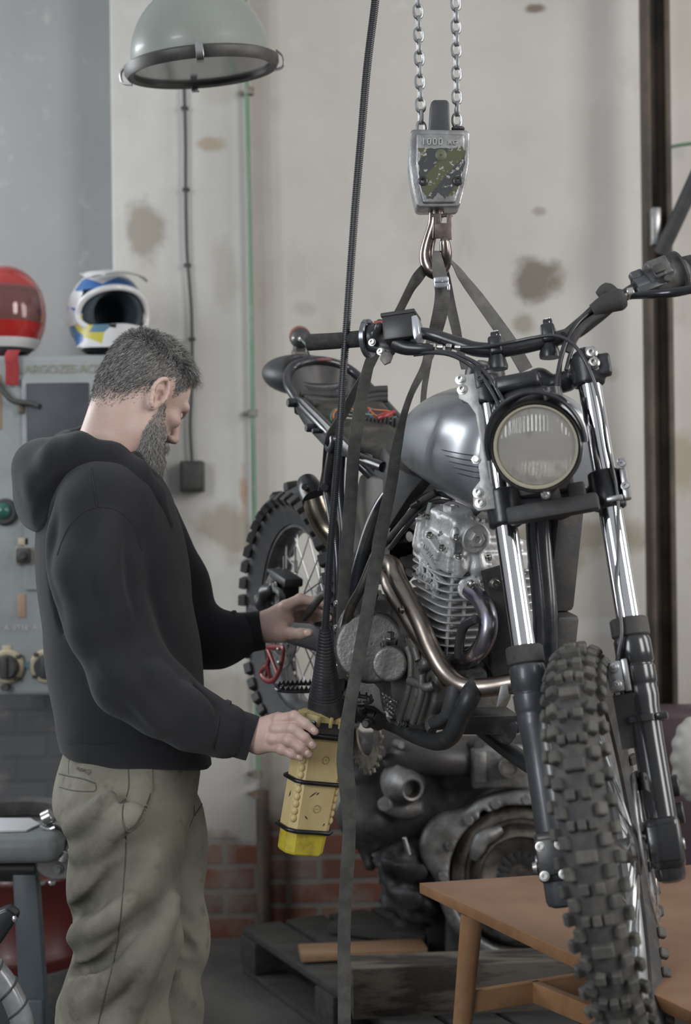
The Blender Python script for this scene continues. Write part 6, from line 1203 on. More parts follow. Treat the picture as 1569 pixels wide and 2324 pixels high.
# near arm
s_.chain(Ps([(232, 1165, 2.985), (222, 1290, 2.95), (245, 1420, 2.93), (300, 1535, 2.92)]), [.090, .088, .082, .078], .018)
s_.chain(Ps([(300, 1535, 2.92), (372, 1590, 2.925), (440, 1630, 2.93), (505, 1655, 2.935)]), [.078, .072, .064, .056], .018)
# far arm
s_.chain(Ps([(330, 1190, 3.27), (400, 1330, 3.32), (445, 1440, 3.33), (500, 1448, 3.33), (545, 1440, 3.33)]), [.075, .072, .066, .058, .052], .03)
def folds(X, Y, Z):
    u = (X + .5) ; w = Z
    a = .0045 * np.sin(30 * (w + .55 * u) + 3 * np.sin(9 * u + Y * 6)) * np.clip((1.25 - w) * 3, 0, 1)
    return a + .0035 * np.sin(22 * (u * .9 - w * .7) + 5 * np.sin(Y * 4 + w * 5))
s_.warp(folds)
for pts, r in ((((150, 1130, 3.0), (108, 1210, 3.01), (118, 1330, 3.0), (150, 1430, 3.0)), .006), (((400, 1580, 2.88), (430, 1610, 2.87), (445, 1660, 2.88)), .006), (((430, 1560, 2.9), (470, 1610, 2.88), (480, 1670, 2.89)), .005), (((330, 1500, 2.86), (370, 1560, 2.87), (390, 1620, 2.87)), .006), (((270, 1330, 2.86), (330, 1400, 2.865), (350, 1440, 2.86)), .005)):
    s_.chain(Ps(pts), [r * .2] + [r] * (len(pts) - 2) + [r * .1], .02, sub=True, sp=4)
for pts, r in ((((170, 1130, 2.99), (128, 1220, 2.97), (140, 1330, 2.95), (190, 1460, 2.92)), .010), (((415, 1570, 2.87), (450, 1610, 2.87), (462, 1665, 2.88)), .008), (((350, 1520, 2.86), (385, 1570, 2.865), (405, 1640, 2.875)), .008), (((240, 1500, 2.86), (300, 1560, 2.845), (370, 1640, 2.87)), .009), (((250, 1180, 2.9), (250, 1300, 2.865), (275, 1420, 2.86)), .010)):
    s_.chain(Ps(pts), r, .03, sp=4)
# open below and at the neck
s_.cone(P(300, 1800, 3.13), P(300, 1700, 3.13), .17, .125, .01, sub=True)
g = G(); s_.mesh(g); hood_ = mesh_obj('hoodie', g, HOD, MAN, ang=3.2, recalc=False)
# ribbed hem
g = G(); rings = []; hemc = [P(302, 1668, 3.13), P(304, 1700, 3.13), P(306, 1724, 3.13)]
dn = nrm(P(490, 1742, 3.25) - P(140, 1690, 3.05)); bn = np.cross(dn, nrm(Bl)); 
for q, (cc_, ra, rb) in enumerate(((P(300, 1660, 3.13), .158, .176), (P(304, 1690, 3.13), .160, .178), (P(309, 1716, 3.13), .158, .176), (P(310, 1722, 3.13), .152, .170), (P(309, 1712, 3.13), .146, .164), (P(304, 1670, 3.13), .140, .158))):
    rings.append([cc_ + Bf * ra * math.cos(t) * (1) + Bl * rb * math.sin(t) - zz * (.016 * math.cos(t) if q > 0 else 0) + zz * .004 * math.sin(3 * t) for t in np.linspace(0, 2 * math.pi, 72, endpoint=False)])
g.loft(rings, cap=False); mesh_obj('hem_band', g, HOD, hood_)
def cuff(a, b_, r0, r1, par):
    a = V(a); b_ = V(b_); ax = nrm(b_ - a); L = np.linalg.norm(b_ - a); g = G(); pr_ = [(r0 * .9, -.012), (r0 * 1.06, 0), (r0 * 1.05, L * .12), (r1, L * .2), (r1 * .98, L * .9), (r1 * .96, L), (r1 * .88, L), (r1 * .84, L * .4)]
    g.lathe(a, ax, pr_, 40, ref=CU, sq=.82); return mesh_obj('cuff', g, HOD, par)
cuff(P(496, 1652, 2.935), P(574, 1676, 2.935), .056, .0475, hood_); cuff(P(536, 1440, 3.33), P(596, 1430, 3.33), .052, .046, hood_)
# the hood lying round the neck
s_ = SDF(V([-.78, 2.82, 1.36]), V([-.30, 3.44, 1.70]), .0055)
s_.chain(Ps([(112, 1090, 3.06), (140, 1045, 3.03), (190, 1028, 3.01), (250, 1040, 3.00), (305, 1078, 3.00), (345, 1125, 3.02), (378, 1190, 3.04)]), [.052, .046, .040, .036, .033, .028, .016], .02)
s_.chain(Ps([(110, 1090, 3.24), (150, 1040, 3.27), (200, 1020, 3.28), (255, 1035, 3.28), (310, 1080, 3.26), (350, 1130, 3.18), (378, 1190, 3.08)]), [.052, .044, .038, .034, .030, .024, .016], .02)
s_.ell(P(90, 1116, 3.15), (.054, .12, .076), BX, k=.03); s_.ell(P(110, 1060, 3.15), (.075, .125, .062), BX, k=.03); s_.ell(P(84, 1165, 3.12), (.028, .10, .042), BX, k=.02)
s_.chain(Ps([(150, 1010, 3.06), (200, 992, 3.05), (250, 1003, 3.04), (300, 1040, 3.035), (340, 1085, 3.04), (368, 1140, 3.05)]), [.026, .024, .022, .020, .018, .014], .008)
s_.chain(Ps([(150, 1008, 3.22), (200, 990, 3.24), (250, 1000, 3.24), (300, 1040, 3.22), (345, 1090, 3.16), (368, 1140, 3.10)]), [.026, .024, .022, .020, .018, .014], .008)
s_.cone(P(150, 1015, 3.06), P(150, 1015, 3.22), .026, .026, .02)
s_.ell(h(-.045, 0, -.09), (.072, .085, .13), BX, k=.01, sub=True)
s_.chain(Ps([(75, 1190, 3.04), (110, 1130, 3.00), (160, 1085, 2.975), (220, 1072, 2.965)]), [.006, .008, .007, .005], .02, sub=True, sp=4)
s_.warp(lambda X, Y, Z: .0028 * np.sin(26 * X + 18 * Z + 3 * np.sin(9 * Y)))
g = G(); s_.mesh(g); mesh_obj('hood', g, HOD, hood_, ang=3.2, recalc=False)
# seams and zip
hb_ = bvh_of(hood_)
def on2(bv, x, y, off=0.): 
    q = bv.ray_cast(Vector(C0), Vector(nrm(ray(x, y)))); return None if q[0] is None else V(q[0]) - nrm(ray(x, y)) * off
def seam(bv, par, pts, r, m, nm='seam', sp=5, off=0):
    q = [on2(bv, *p, off) for p in spline([(a, b_, 0) for a, b_ in pts], sp)[:, :2]]; q = [p for p in q if p is not None]
    if len(q) > 3: g = G(); g.tube(q, r, 6, 2); mesh_obj(nm, g, m, par)
SMM = mat('seam_thread', (.012, .012, .016), .8)
seam(hb_, hood_, [(208, 1062), (213, 1100), (220, 1148)], .0016, SMM); seam(hb_, hood_, [(222, 1150), (190, 1162), (160, 1190), (142, 1225), (130, 1260)], .0014, SMM); seam(hb_, hood_, [(224, 1150), (265, 1158), (300, 1190), (322, 1250)], .0014, SMM); seam(hb_, hood_, [(498, 1625), (492, 1660), (484, 1700)], .0018, SMM)
g = G(); g.tube(Ps([(372, 1120, 3.04), (382, 1160, 3.05), (388, 1200, 3.06), (398, 1222, 3.07)]), .0032, 8, 5); mesh_obj('zip', g, BLKM, hood_)
g = G(); g.ribbon(Ps([(394, 1205, 3.06), (398, 1220, 3.06), (403, 1237, 3.06)]), CF, .008, .002, 3); mesh_obj('zip_pull', g, STL, hood_)

# ---- trousers
TRS = mat('olive_canvas', (.225, .215, .175), .88, 0, (.095, .09, .072), 4.5, .40, .70, .3, 380, spec=.2)
nt = TRS.node_tree; b = nt.nodes['Principled BSDF']; src = b.inputs['Base Color'].links[0].from_socket
no = nt.nodes.new('ShaderNodeTexNoise'); no.inputs['Scale'].default_value = 22; no.inputs['Detail'].default_value = 6; tc = nt.nodes.new('ShaderNodeTexCoord'); nt.links.new(tc.outputs['Object'], no.inputs['Vector']); mr_ = nt.nodes.new('ShaderNodeMapRange'); mr_.inputs[1].default_value = .60; mr_.inputs[2].default_value = .74; mr_.inputs[4].default_value = .7; nt.links.new(no.outputs[0], mr_.inputs[0]); mx = nt.nodes.new('ShaderNodeMix'); mx.data_type = 'RGBA'; nt.links.new(mr_.outputs[0], mx.inputs[0]); nt.links.new(src, mx.inputs[6]); mx.inputs[7].default_value = (.09, .082, .066, 1); nt.links.new(mx.outputs[2], b.inputs['Base Color'])
s_ = SDF(V([-.72, 2.80, .04]), V([-.14, 3.48, 1.08]), .0062)
s_.ell(P(296, 1760, 3.13), (.148, .172, .17), BX, k=.02); s_.ell(P(262, 1820, 3.12), (.120, .165, .12), BX, k=.04)
s_.chain([P(278, 1850, 3.04), P(286, 1990, 3.02), P(286, 2140, 3.01), P(262, 2290, 3.02), P(250, 2450, 3.04), V([P(246, 2650, 3.05)[0], 3.05, .08])], [.122, .112, .103, .108, .100, .085], .03)
s_.chain([P(370, 1850, 3.19), P(384, 1990, 3.19), P(394, 2140, 3.18), P(380, 2260, 3.17), P(365, 2450, 3.19), V([P(360, 2650, 3.2)[0], 3.2, .08])], [.092, .080, .074, .076, .085, .08], .012)
def tf(X, Y, Z):
    a = .0055 * np.sin(34 * (Z * .9 - X * .75) + 2.5 * np.sin(11 * X + 5 * Y)) * np.clip(1.4 - np.abs(Z - .55) * 1.6, .25, 1); return a + .003 * np.sin(60 * (Z + .35 * X) + 4 * np.sin(7 * Y + 9 * X)) * np.clip((.75 - Z) * 3, 0, 1)
s_.warp(tf)
for pts, r in ((((170, 1905, 2.99), (205, 1885, 2.94), (245, 1850, 2.91), (290, 1815, 2.90)), .012), (((190, 1965, 2.97), (215, 1985, 2.94)), .008), (((160, 2080, 2.99), (210, 2040, 2.92), (270, 1980, 2.90), (330, 1960, 2.91)), .009), (((170, 2210, 2.98), (240, 2180, 2.91), (300, 2120, 2.90), (360, 2060, 2.92)), .009), (((395, 2060, 3.10), (420, 2085, 3.10), (445, 2095, 3.11)), .006), (((400, 2120, 3.10), (425, 2150, 3.10), (440, 2160, 3.11)), .006), (((400, 2180, 3.09), (430, 2205, 3.09)), .006)):
    s_.chain(Ps(pts), r, .02, sub=True, sp=4)
for pts, r in ((((165, 1880, 2.98), (200, 1860, 2.93), (250, 1810, 2.90)), .012), (((178, 1940, 2.97), (215, 1925, 2.92), (270, 1870, 2.895), (310, 1845, 2.895)), .012), (((165, 2130, 2.98), (230, 2100, 2.90), (300, 2040, 2.89)), .010), (((150, 2280, 3.0), (220, 2260, 2.92), (300, 2190, 2.90), (370, 2090, 2.93)), .010), (((300, 2300, 2.92), (350, 2180, 2.91), (400, 2040, 2.96)), .008)):
    s_.chain(Ps(pts), r, .03, sp=4)
g = G(); s_.mesh(g); trs = mesh_obj('trousers', g, TRS, MAN, ang=3.2, recalc=False); tbv = bvh_of(trs)
TSM = mat('trouser_seam', (.13, .122, .095), .85); TDK = mat('trouser_seam_dark', (.075, .07, .058), .85)
seam(tbv, trs, [(292, 1745), (292, 1790), (280, 1830), (279, 1862), (286, 1890), (284, 1960), (278, 2040), (268, 2130), (254, 2200), (238, 2260), (222, 2330)], .0014, TDK)
seam(tbv, trs, [(345, 1745), (344, 1800), (330, 1840), (310, 1875), (292, 1887), (282, 1875), (279, 1860)], .0020, TSM, 'pocket_edge'); seam(tbv, trs, [(342, 1800), (327, 1838), (308, 1870), (293, 1882)], .0018, TDK, 'pocket_shadow_seam')
seam(tbv, trs, [(134, 1756), (160, 1762), (190, 1768), (217, 1778)], .0016, TDK, 'back_pocket'); seam(tbv, trs, [(135, 1786), (160, 1793), (190, 1796), (216, 1795), (218, 1780)], .0012, TDK, 'back_pocket'); seam(tbv, trs, [(160, 1712), (156, 1735), (156, 1757)], .0010, TDK)
seam(tbv, trs, [(461, 1752), (464, 1790), (458, 1825), (442, 1850)], .0022, TDK, 'fly_seam'); seam(tbv, trs, [(440, 1830), (440, 1850), (430, 1875)], .0016, TDK)
q = on2(tbv, 188, 1748, .001)
if q is not None:
    hit = tbv.ray_cast(Vector(C0), Vector(nrm(ray(188, 1748)))); n_ = V(hit[1]); n_ = n_ if n_ @ ray(188, 1748) < 0 else -n_; rt = nrm(np.cross(CU, n_)); rt = rt if rt @ CR > 0 else -rt; rt = nrm(rt - zz * .06)
    g = G(); text_g(g, 'NEZWE', .009, q + n_ * .001 - rt * .006, rt, nrm(np.cross(n_, rt)), .0006); mesh_obj('embroidery', g, TSM, trs)
    g = G(); rc = q + rt * .020 + n_ * .0012; g.lathe2(rc, n_, [(.0058, -.001), (.0062, .0008), (.0052, .0008)], 20); g.box(rc, (.010, .0012, .001), (rt, np.cross(n_, rt), n_), bev=0); g.box(rc, (.0012, .010, .001), (rt, np.cross(n_, rt), n_), bev=0); mesh_obj('embroidered_badge', g, TSM, trs)
SHO = mat('boot_leather', (.05, .04, .032), .6)
for x, y in ((P(246, 2650, 3.05)[0], 3.05), (P(360, 2650, 3.2)[0], 3.2)):
    g = G(); s_ = SDF(V([x - .12, y - .10, -.02]), V([x + .24, y + .16, .2]), .006); s_.chain([V([x, y, .15]), V([x, y, .06]), V([x, y, .05]) + Bf * .15], [.055, .052, .042], .02); s_.box(V([x, y, .012]) + Bf * .06, (.14, .045, .012), BX, r=.01, k=.004); s_.mesh(g); mesh_obj('boot', g, SHO, MAN, ang=3.2, recalc=False)

# ------------------------------------------------------------------ yellow pendant control on its ribbed hose
PD = 2.945; PCt = thing('pendant_control', 'yellow rubber hoist pendant control hanging on a ribbed black hose in the hand', 'control', P(675, 1948, PD))
YEL = mat('yellow_faded', (.66, .53, .27), .45, 0, (.58, .45, .21), 10, .40, .64, .08, 60, r2=.6); YB = mat('yellow_bright', (.56, .45, .04), .42, 0, (.33, .24, .05), 26, .48, .66, .08, 80)
A0_ = P(731, 1665, PD + .03); B0_ = P(682, 1925, PD + .03); pdn = nrm(B0_ - A0_); pya = math.radians(28); psd = nrm(V([math.cos(pya), math.sin(pya), 0]) - pdn * (V([math.cos(pya), math.sin(pya), 0]) @ pdn)); pnr = np.cross(pdn, psd); pnr = pnr if pnr[1] < 0 else -pnr
# the wide face looks towards the camera; the left flank is seen a little
def prect(c, w, d_, ch=.012, bumps=0): 
    pts = [(-w / 2 + ch, -d_ / 2), (w / 2 - ch, -d_ / 2), (w / 2, -d_ / 2 + ch), (w / 2, d_ / 2 - ch), (w / 2 - ch, d_ / 2), (-w / 2 + ch, d_ / 2), (-w / 2, d_ / 2 - ch), (-w / 2, -d_ / 2 + ch)]
    return [c + psd * x - pnr * y for x, y in pts]
L0 = np.linalg.norm(B0_ - A0_); wd0, wd1 = .104, .094; dp0 = .066
def body_part(t0, t1, name, m, w0, w1, cap=.0, grow=0):
    g = G(); n = 18; rings = []
    for i in range(n + 1):
        t = t0 + (t1 - t0) * i / n; c = A0_ + pdn * L0 * t; w = w0 + (w1 - w0) * i / n
        if cap and i > n - 3: w *= 1 - cap * (i - n + 2)
        rings.append(prect(c, w + grow, dp0 * (.97 if not (cap and i == n) else .92) + grow, .014))
    g.loft(rings); return mesh_obj(name, g, m, PCt, ang=.5)
bd = body_part(0.0, .82, 'housing', YEL, wd0, wd1); be = body_part(.82, 1.03, 'end_cap', YB, wd1 * .99, wd1 * .93, .03, -.002)
# scalloped grips along both edges of the face
for sgn in (-1, 1):
    for i in range(11):
        t = .10 + .062 * i; c = A0_ + pdn * L0 * t + psd * sgn * ((wd0 + (wd1 - wd0) * t) / 2 - .006) + pnr * (dp0 / 2 - .008); g = G(); g.ell(c - pnr * .0016 - psd * sgn * .001, (.0088, .0072, .0072), (pdn, psd, pnr), 14, 8); mesh_obj('grip_scallop', g, YEL, bd)
for t in (.0, .40, .82):
    c = A0_ + pdn * L0 * t; w = wd0 + (wd1 - wd0) * t; g = G(); ring = prect(c, w + .005, dp0 + .006, .013); g.tube([p for p in ring], .0048 if t else .0052, 10, 3, closed=True) if False else None
    pts = []; 
    for i in range(8):
        a, b_ = ring[i], ring[(i + 1) % 8]
        for k in range(3): pts.append(a + (b_ - a) * k / 3)
    g.tube(pts, .0046 if t else .006, 10, 1, closed=True); mesh_obj('rubber_band', g, mat('band_rubber', (.012, .012, .014), .35), bd)
for t in (.20, .62):
    c = A0_ + pdn * L0 * t + pnr * (dp0 * .485 + .0006) + psd * .002; g = G(); g.lathe2(c, pnr, [(.0068, 0), (.0074, .0009), (.0080, 0)], 24); g.cyl(c, c + pnr * .0012, .0012); mesh_obj('button_ring', g, mat('ring_brown', (.30, .22, .10), .5), bd)
SC_ = mat('scuff_black', (.05, .04, .03), .8)
for (t, x, a, L) in ((.50, -.012, .7, .018), (.53, -.044, 1.4, .014), (.70, -.018, 2.4, .010), (.75, .025, 1.2, .006), (.49, -.002, .8, .008), (.07, -.03, 1.2, .008)):
    c = A0_ + pdn * L0 * t + pnr * (dp0 * .485 + .0004) + psd * x
    if abs(x) > .04: c = A0_ + pdn * L0 * t - psd * (wd0 / 2 - .002) + pnr * .006
    d = psd * math.cos(a) + pdn * -math.sin(a); g = G(); g.tube([c - d * L / 2, c, c + d * L / 2], [.0004, .0014, .0004], 6, 3, aspect=.4, side=np.cross(d, pnr)); mesh_obj('scuff', g, SC_, bd)
# neck plates, screws and the ribbed cone
A1 = A0_ - pdn * .035; g = G(); g.loft([prect(A0_ + pdn * .005, wd0 + .002, dp0 + .004), prect(A0_ - pdn * .022, wd0 + .006, dp0 + .010), prect(A0_ - pdn * .030, wd0 + .002, dp0 + .006)]); mesh_obj('neck_gasket', g, mat('neck_black', (.018, .018, .022), .3, coat=.2), PCt)
YN = mat('yellow_neck', (.42, .34, .15), .5, 0, (.16, .12, .05), 50, .5, .66, .2, 90)
g = G(); g.loft([prect(A0_ - pdn * .028, wd0 + .004, dp0 + .010, .016), prect(A0_ - pdn * .040, wd0 + .002, dp0 + .008, .018), prect(A0_ - pdn * .046, wd0 - .014, dp0 - .008, .018)]); nk = mesh_obj('neck_plate', g, YN, PCt)
for x in (-.034, -.006, .016, .04): g = G(); g.box(A0_ - pdn * .030 + psd * x + pnr * (dp0 / 2 + .004), (.007, .010, .022), (psd, pnr, pdn), bev=.002); mesh_obj('lug', g, YN, nk)
A2 = A0_ - pdn * .040; top_ = P(738, 1425, 2.90); ax = top_ - A2; L = np.linalg.norm(ax); prof = [(.037, 0), (.0375, .006), (.036, .030), (.034, .036), (.034, .040)]; r0, r1 = .0335, .0115; n = 22
for i in range(n):
    t = i / n; hh_ = .042 + (L - .046) * t; rr = r0 + (r1 - r0) * t ** .85; st = (L - .046) / n; prof += [(rr * .93, hh_), (rr, hh_ + st * .25), (rr * .985, hh_ + st * .8), (rr * .91, hh_ + st * .9)]
prof += [(.011, L)]
g = G(); g.lathe(A2, ax, prof, 36); mesh_obj('strain_relief', g, mat('cone_rubber', (.028, .028, .034), .35, 0, (.045, .043, .045), 20, coat=.1), PCt)
hp_ = [(738, 1428, 2.90), (744, 1350, 2.89), (750, 1250, 2.88), (760, 1130, 2.87), (770, 1000, 2.86), (778, 870, 2.86), (787, 740, 2.86), (797, 600, 2.86), (808, 450, 2.86), (821, 300, 2.86), (834, 150, 2.86), (850, 20, 2.86), (862, -90, 2.86)]
q = spline(Ps(hp_), 60); seg = np.linalg.norm(np.diff(q, axis=0), axis=1); cum = np.r_[0, np.cumsum(seg)]; rib = .0037; n = int(cum[-1] / rib); ts = np.linspace(0, cum[-1], n * 4 + 1); q2 = np.stack([np.interp(ts, cum, q[:, i]) for i in range(3)], 1)
rr = [(.0062, .0082, .0082, .0062)[i % 4] for i in range(len(q2))]; g = G(); g.tube(q2, rr, 12, 1); mesh_obj('corrugated_hose', g, mat('hose_plastic', (.030, .032, .038), .3, 0, coat=.15), PCt, ang=.5)

# ------------------------------------------------------------------ pallet, blocks, boards behind
OWD = mat('dark_wood', (.022, .021, .020), .8, 0, (.042, .039, .035), 6, .4, .66, .4, 60, stretch=(1, 6, 6)); PWD = mat('pale_wood', (.20, .12, .065), .6, 0, (.15, .09, .05), 7, .4, .66, .2, 50, stretch=(1, 6, 6)); GWD = mat('grey_wood', (.10, .085, .068), .8, 0, (.022, .018, .015), 4, .44, .56, .3, 60, stretch=(1, 5, 5))
def floor_pt(px, py, z=0.):      # where a pixel's ray meets the level z
    r = ray(px, py); return C0 + r * ((z - EYE) / r[2])
ht = .145
c0 = floor_pt(545, 2102, ht); c1 = floor_pt(905, 2345, ht); pe = nrm(c1 - c0); pw = np.cross(zz, pe); pw = pw if pw[1] > 0 else -pw; PL, PW_ = 1.5, 1.0
pal = thing('pallet', 'dark dirty wooden pallet on the floor against the brick wall', 'pallet', c0 + pe * .5 + pw * .5 - zz * ht)
for i in range(7): g = G(); g.box(c0 + pe * (PL / 2) + pw * (.07 + i * .15) - zz * .011, (PL, .132, .022), (pe, pw, zz), bev=.004); mesh_obj('deck_board', g, OWD, pal)
for j, a in enumerate((.06, .62, 1.18, PL - .06)):
    for k in (.06, .5, .94): g = G(); g.box(c0 + pe * a + pw * k - zz * .072, (.12, .12, .095), (pe, pw, zz), bev=.004); mesh_obj('block', g, OWD, pal)
for k in (.06, .5, .94): g = G(); g.box(c0 + pe * (PL / 2) + pw * k - zz * .133, (PL, .11, .022), (pe, pw, zz), bev=.004); mesh_obj('bottom_board', g, OWD, pal)
def beam(name, label, a, b_, w, hgt, m, cat='board', group=None):
    a = V(a); b_ = V(b_); d = nrm(b_ - a); s = nrm(np.cross(zz, d)); g = G(); g.box((a + b_) / 2, (np.linalg.norm(b_ - a), w, hgt), (d, s, np.cross(d, s)), bev=.004); return tag(mesh_obj(name, g, m), label, cat, group)
zt = ht
a = floor_pt(680, 2163, zt + .02); b_ = floor_pt(965, 2150, zt + .02); beam('wooden_board', 'thin pale orange-brown board lying on the dark pallet behind the hanging strap', a, b_, .10, .026, PWD)
a = floor_pt(796, 2240, zt + .06); b_ = floor_pt(1420, 2215, zt + .06); beam('timber_beam', 'thick grey-brown timber beam under the old engine, stained black in the middle', a, b_, .12, .13, GWD, 'timber')
a = floor_pt(880, 2340, .06); b_ = floor_pt(1420, 2300, .06); beam('timber_plank', 'dark flat timber in front of the pallet below the beam', a, b_, .22, .10, OWD, 'timber')
a = floor_pt(980, 2125, zt + .02) ; b_ = floor_pt(760, 2098, zt + .02); beam('short_plank', 'small grey plank at the back of the pallet by the bricks', a, b_, .10, .03, OWD)

# ------------------------------------------------------------------ wooden table
TW = mat('table_veneer', (.20, .105, .058), .42, 0, (.245, .145, .09), 6, .38, .66, .06, 40, r2=.55); TE = mat('table_edge', (.27, .145, .07), .45, 0, (.22, .11, .05), 12)
th = .60
t0 = floor_pt(955, 2003, th); t1 = floor_pt(1340, 2185, th); t2 = floor_pt(1300, 1980, th); te = nrm(t1 - t0); tw = nrm(np.cross(zz, te)); tw = tw if tw[1] > 0 else -tw
TB = thing('wooden_table', 'low brown wooden table with tapered legs behind the front wheel', 'table', t0 + te * .5 + tw * .3 - zz * th)
TL = 1.35; TWd = 1.10
t3 = floor_pt(1569, 2040, th)
g = G(); tcn_ = t0 + te * TL / 2; en = nrm(t2 - t0); g.prism([t0, t0 + te * TL, t0 + te * TL + en * TWd, t0 + en * TWd], -zz * .024, .003); mesh_obj('table_top', g, [TW], TB)
g = G(); pts = [t0, t0 + te * TL]; g.box((pts[0] + pts[1]) / 2 - zz * .012 - np.cross(te, zz) * 0, (TL + .002, .005, .0225), (te, np.cross(te, zz), zz), bev=.001); mesh_obj('edge_strip', g, TE, TB)
def tleg(p, dx, dy): g = G(); b_ = V([p[0] + dx, p[1] + dy, 0]); g.cyl(b_, p, .015, .024, 24); return mesh_obj('leg', g, TE, TB)
lg = [floor_pt(1072, 2075, th - .03), t0 + te * (TL - .12) + en * .10 - zz * .03, t0 + en * (TWd - .15) + te * .12 - zz * .03, t0 + te * (TL - .15) + en * (TWd - .15) - zz * .03]
dirs = [(-.06, -.02), (.05, -.06), (-.03, .06), (.05, .05)]
for p, (dx, dy) in zip(lg, dirs): tleg(p, dx, dy)
def lp(i, z): p = lg[i]; t = 1 - z / p[2]; return V([p[0] + dirs[i][0] * t, p[1] + dirs[i][1] * t, z])
def bar(a, b_, w=.022, hh_=.05, nm='stretcher'): d = nrm(b_ - a); g = G(); g.box((a + b_) / 2, (np.linalg.norm(b_ - a), w, hh_), (d, nrm(np.cross(zz, d)), zz), bev=.003); mesh_obj(nm, g, TE, TB)
s0 = lp(0, .22); s2 = lp(2, .22); m0 = floor_pt(1215, 2243, .22); far = floor_pt(1420, 2225, .22); e0 = lp(0, .385); e1 = floor_pt(1420, 2215, .385); bar(e0, e1 + (e1 - e0) * .4, hh_=.045); bar(e0 + (e1 - e0) * .42, floor_pt(1420, 2335, .385), hh_=.045)

# ------------------------------------------------------------------ old car engine on the beams
OE = thing('car_engine', 'dirty dark car engine with exposed clutch bell housing standing on timbers', 'engine', P(1080, 2150, 4.35))
EB = mat('engine_grime', (.030, .030, .031), .55, .3, (.075, .072, .068), 9, .45, .68, .4, 60); EA = mat('engine_alloy', (.26, .26, .26), .5, .6, (.10, .095, .09), 10, .4, .64, .3, 70); ED = mat('engine_dark', (.018, .018, .02), .6, 0, (.04, .038, .036), 14, .5, .7, .4, 60)
Q = lambda x, y, d: P(x, y, d)
g = G(); s_ = SDF(Q(1060, 1900, 4.5) - V([.40, .28, .42]), Q(1060, 1900, 4.5) + V([.42, .28, .42]), .011)
s_.box(Q(1060, 1780, 4.50), (.24, .16, .13), r=.02, k=.02); s_.box(Q(1040, 1920, 4.52), (.22, .15, .17), r=.03, k=.02); s_.box(Q(1010, 2060, 4.55), (.16, .13, .14), r=.03, k=.03); s_.box(Q(870, 1790, 4.45), (.10, .12, .16), r=.03, k=.03); s_.cone(Q(800, 1720, 4.42), Q(900, 1690, 4.40), .05, .06, .03); s_.ell(Q(840, 1850, 4.4), (.10, .12, .09), k=.03)
for _ in range(46): 
    x, y = random.uniform(800, 1210), random.uniform(1670, 1960); s_.cone(Q(x, y, 4.36), Q(x + random.uniform(-40, 40), y + random.uniform(-30, 30), 4.34), random.uniform(.010, .028), random.uniform(.010, .024), .012)
s_.mesh(g); mesh_obj('engine_block', g, EB, OE, ang=3.2, recalc=False)
g = G(); g.tube(Ps([(880, 1735, 4.28), (930, 1718, 4.26), (1000, 1722, 4.25), (1080, 1730, 4.27)]), [.03, .048, .050, .045], 20, 5); mesh_obj('intake_pipe', g, mat('pipe_dark', (.045, .042, .043), .45), OE)
c = Q(925, 1785, 4.22); a_ = nrm(V([.35, -1, -.05])); g = G(); g.lathe(c - a_ * .05, a_, [(.05, -.04), (.062, 0), (.064, .03), (.050, .045), (.048, .055), (.040, .065), (.036, .085), (.031, .09), (.026, .088), (.024, .05), (0, .05)], 36); mesh_obj('turbo_housing', g, EA, OE)
g = G(); g.cyl(Q(880, 1822, 4.26), Q(872, 1826, 4.18), .022, .019); g.tube(Ps([(880, 1822, 4.28), (920, 1835, 4.27), (960, 1832, 4.26)]), [.03, .034, .02], 16, 4); mesh_obj('turbo_outlet', g, EA, OE)
g = G(); g.box(Q(1135, 1740, 4.24), (.17, .06, .12), bev=.012, seg=3); g.cyl(Q(1157, 1742, 4.20), Q(1157, 1742, 4.14), .030); g.box(Q(1090, 1740, 4.2), (.035, .03, .09), bev=.005); g.box(Q(1172, 1710, 4.2), (.05, .03, .05), bev=.01); mesh_obj('side_casting', g, EA, OE)
g = G(); g.lathe2(Q(1157, 1742, 4.14), (0, -1, 0), [(.022, 0), (.028, .004), (.028, .012), (.020, .012)], 24); mesh_obj('port_ring', g, mat('port_ring', (.22, .2, .17), .35, .8), OE)
# bell housing: a big open casting facing the viewer, turned a little
bc_ = Q(1185, 1990, 4.20); ba = nrm(V([-.10, -1, .05]))
g = G(); s_ = SDF(bc_ - V([.36, .2, .30]), bc_ + V([.30, .2, .34]), .0075); s_.cyl(bc_ - ba * .16, bc_ + ba * .03, .245, .01, .01); s_.cyl(Q(1032, 1920, 4.36), Q(1032, 1920, 4.18), .100, .03, .03); s_.cone(Q(1100, 1850, 4.28), Q(1100, 1850, 4.20), .04, .035, .03); s_.cone(Q(1180, 1840, 4.28), Q(1180, 1840, 4.20), .04, .035, .03); s_.cone(Q(1100, 1850, 4.24), Q(1180, 1840, 4.24), .035, .035, .02)
s_.cyl(bc_ - ba * .06, bc_ + ba * .20, .208, .004, .006, sub=True); s_.cone(Q(1098, 1848, 4.3), Q(1098, 1848, 4.1), .012, .012, .004, sub=True); s_.mesh(g); mesh_obj('bell_housing', g, EA, OE, ang=3.2, recalc=False)
for k in range(9):
    a = .7 + k * .40; d = V([math.cos(a), 0, math.sin(a)]); g = G(); g.cyl(bc_ + d * .224 + ba * .01, bc_ + d * .224 + ba * .035, .014, n=8); mesh_obj('bolt', g, EA, OE)
g = G(); g.lathe(bc_ - ba * .04, ba, [(.200, -.01), (.200, .02), (.188, .03), (.165, .032), (.16, .02), (.150, .02), (.145, .045), (.128, .06), (.118, .062), (.112, .05), (.05, .028), (.045, .02), (.02, .02), (0, .02)], 64); cl = mesh_obj('clutch_cover', g, mat('clutch_steel', (.20, .175, .155), .4, .8, (.09, .08, .07), 20), OE)
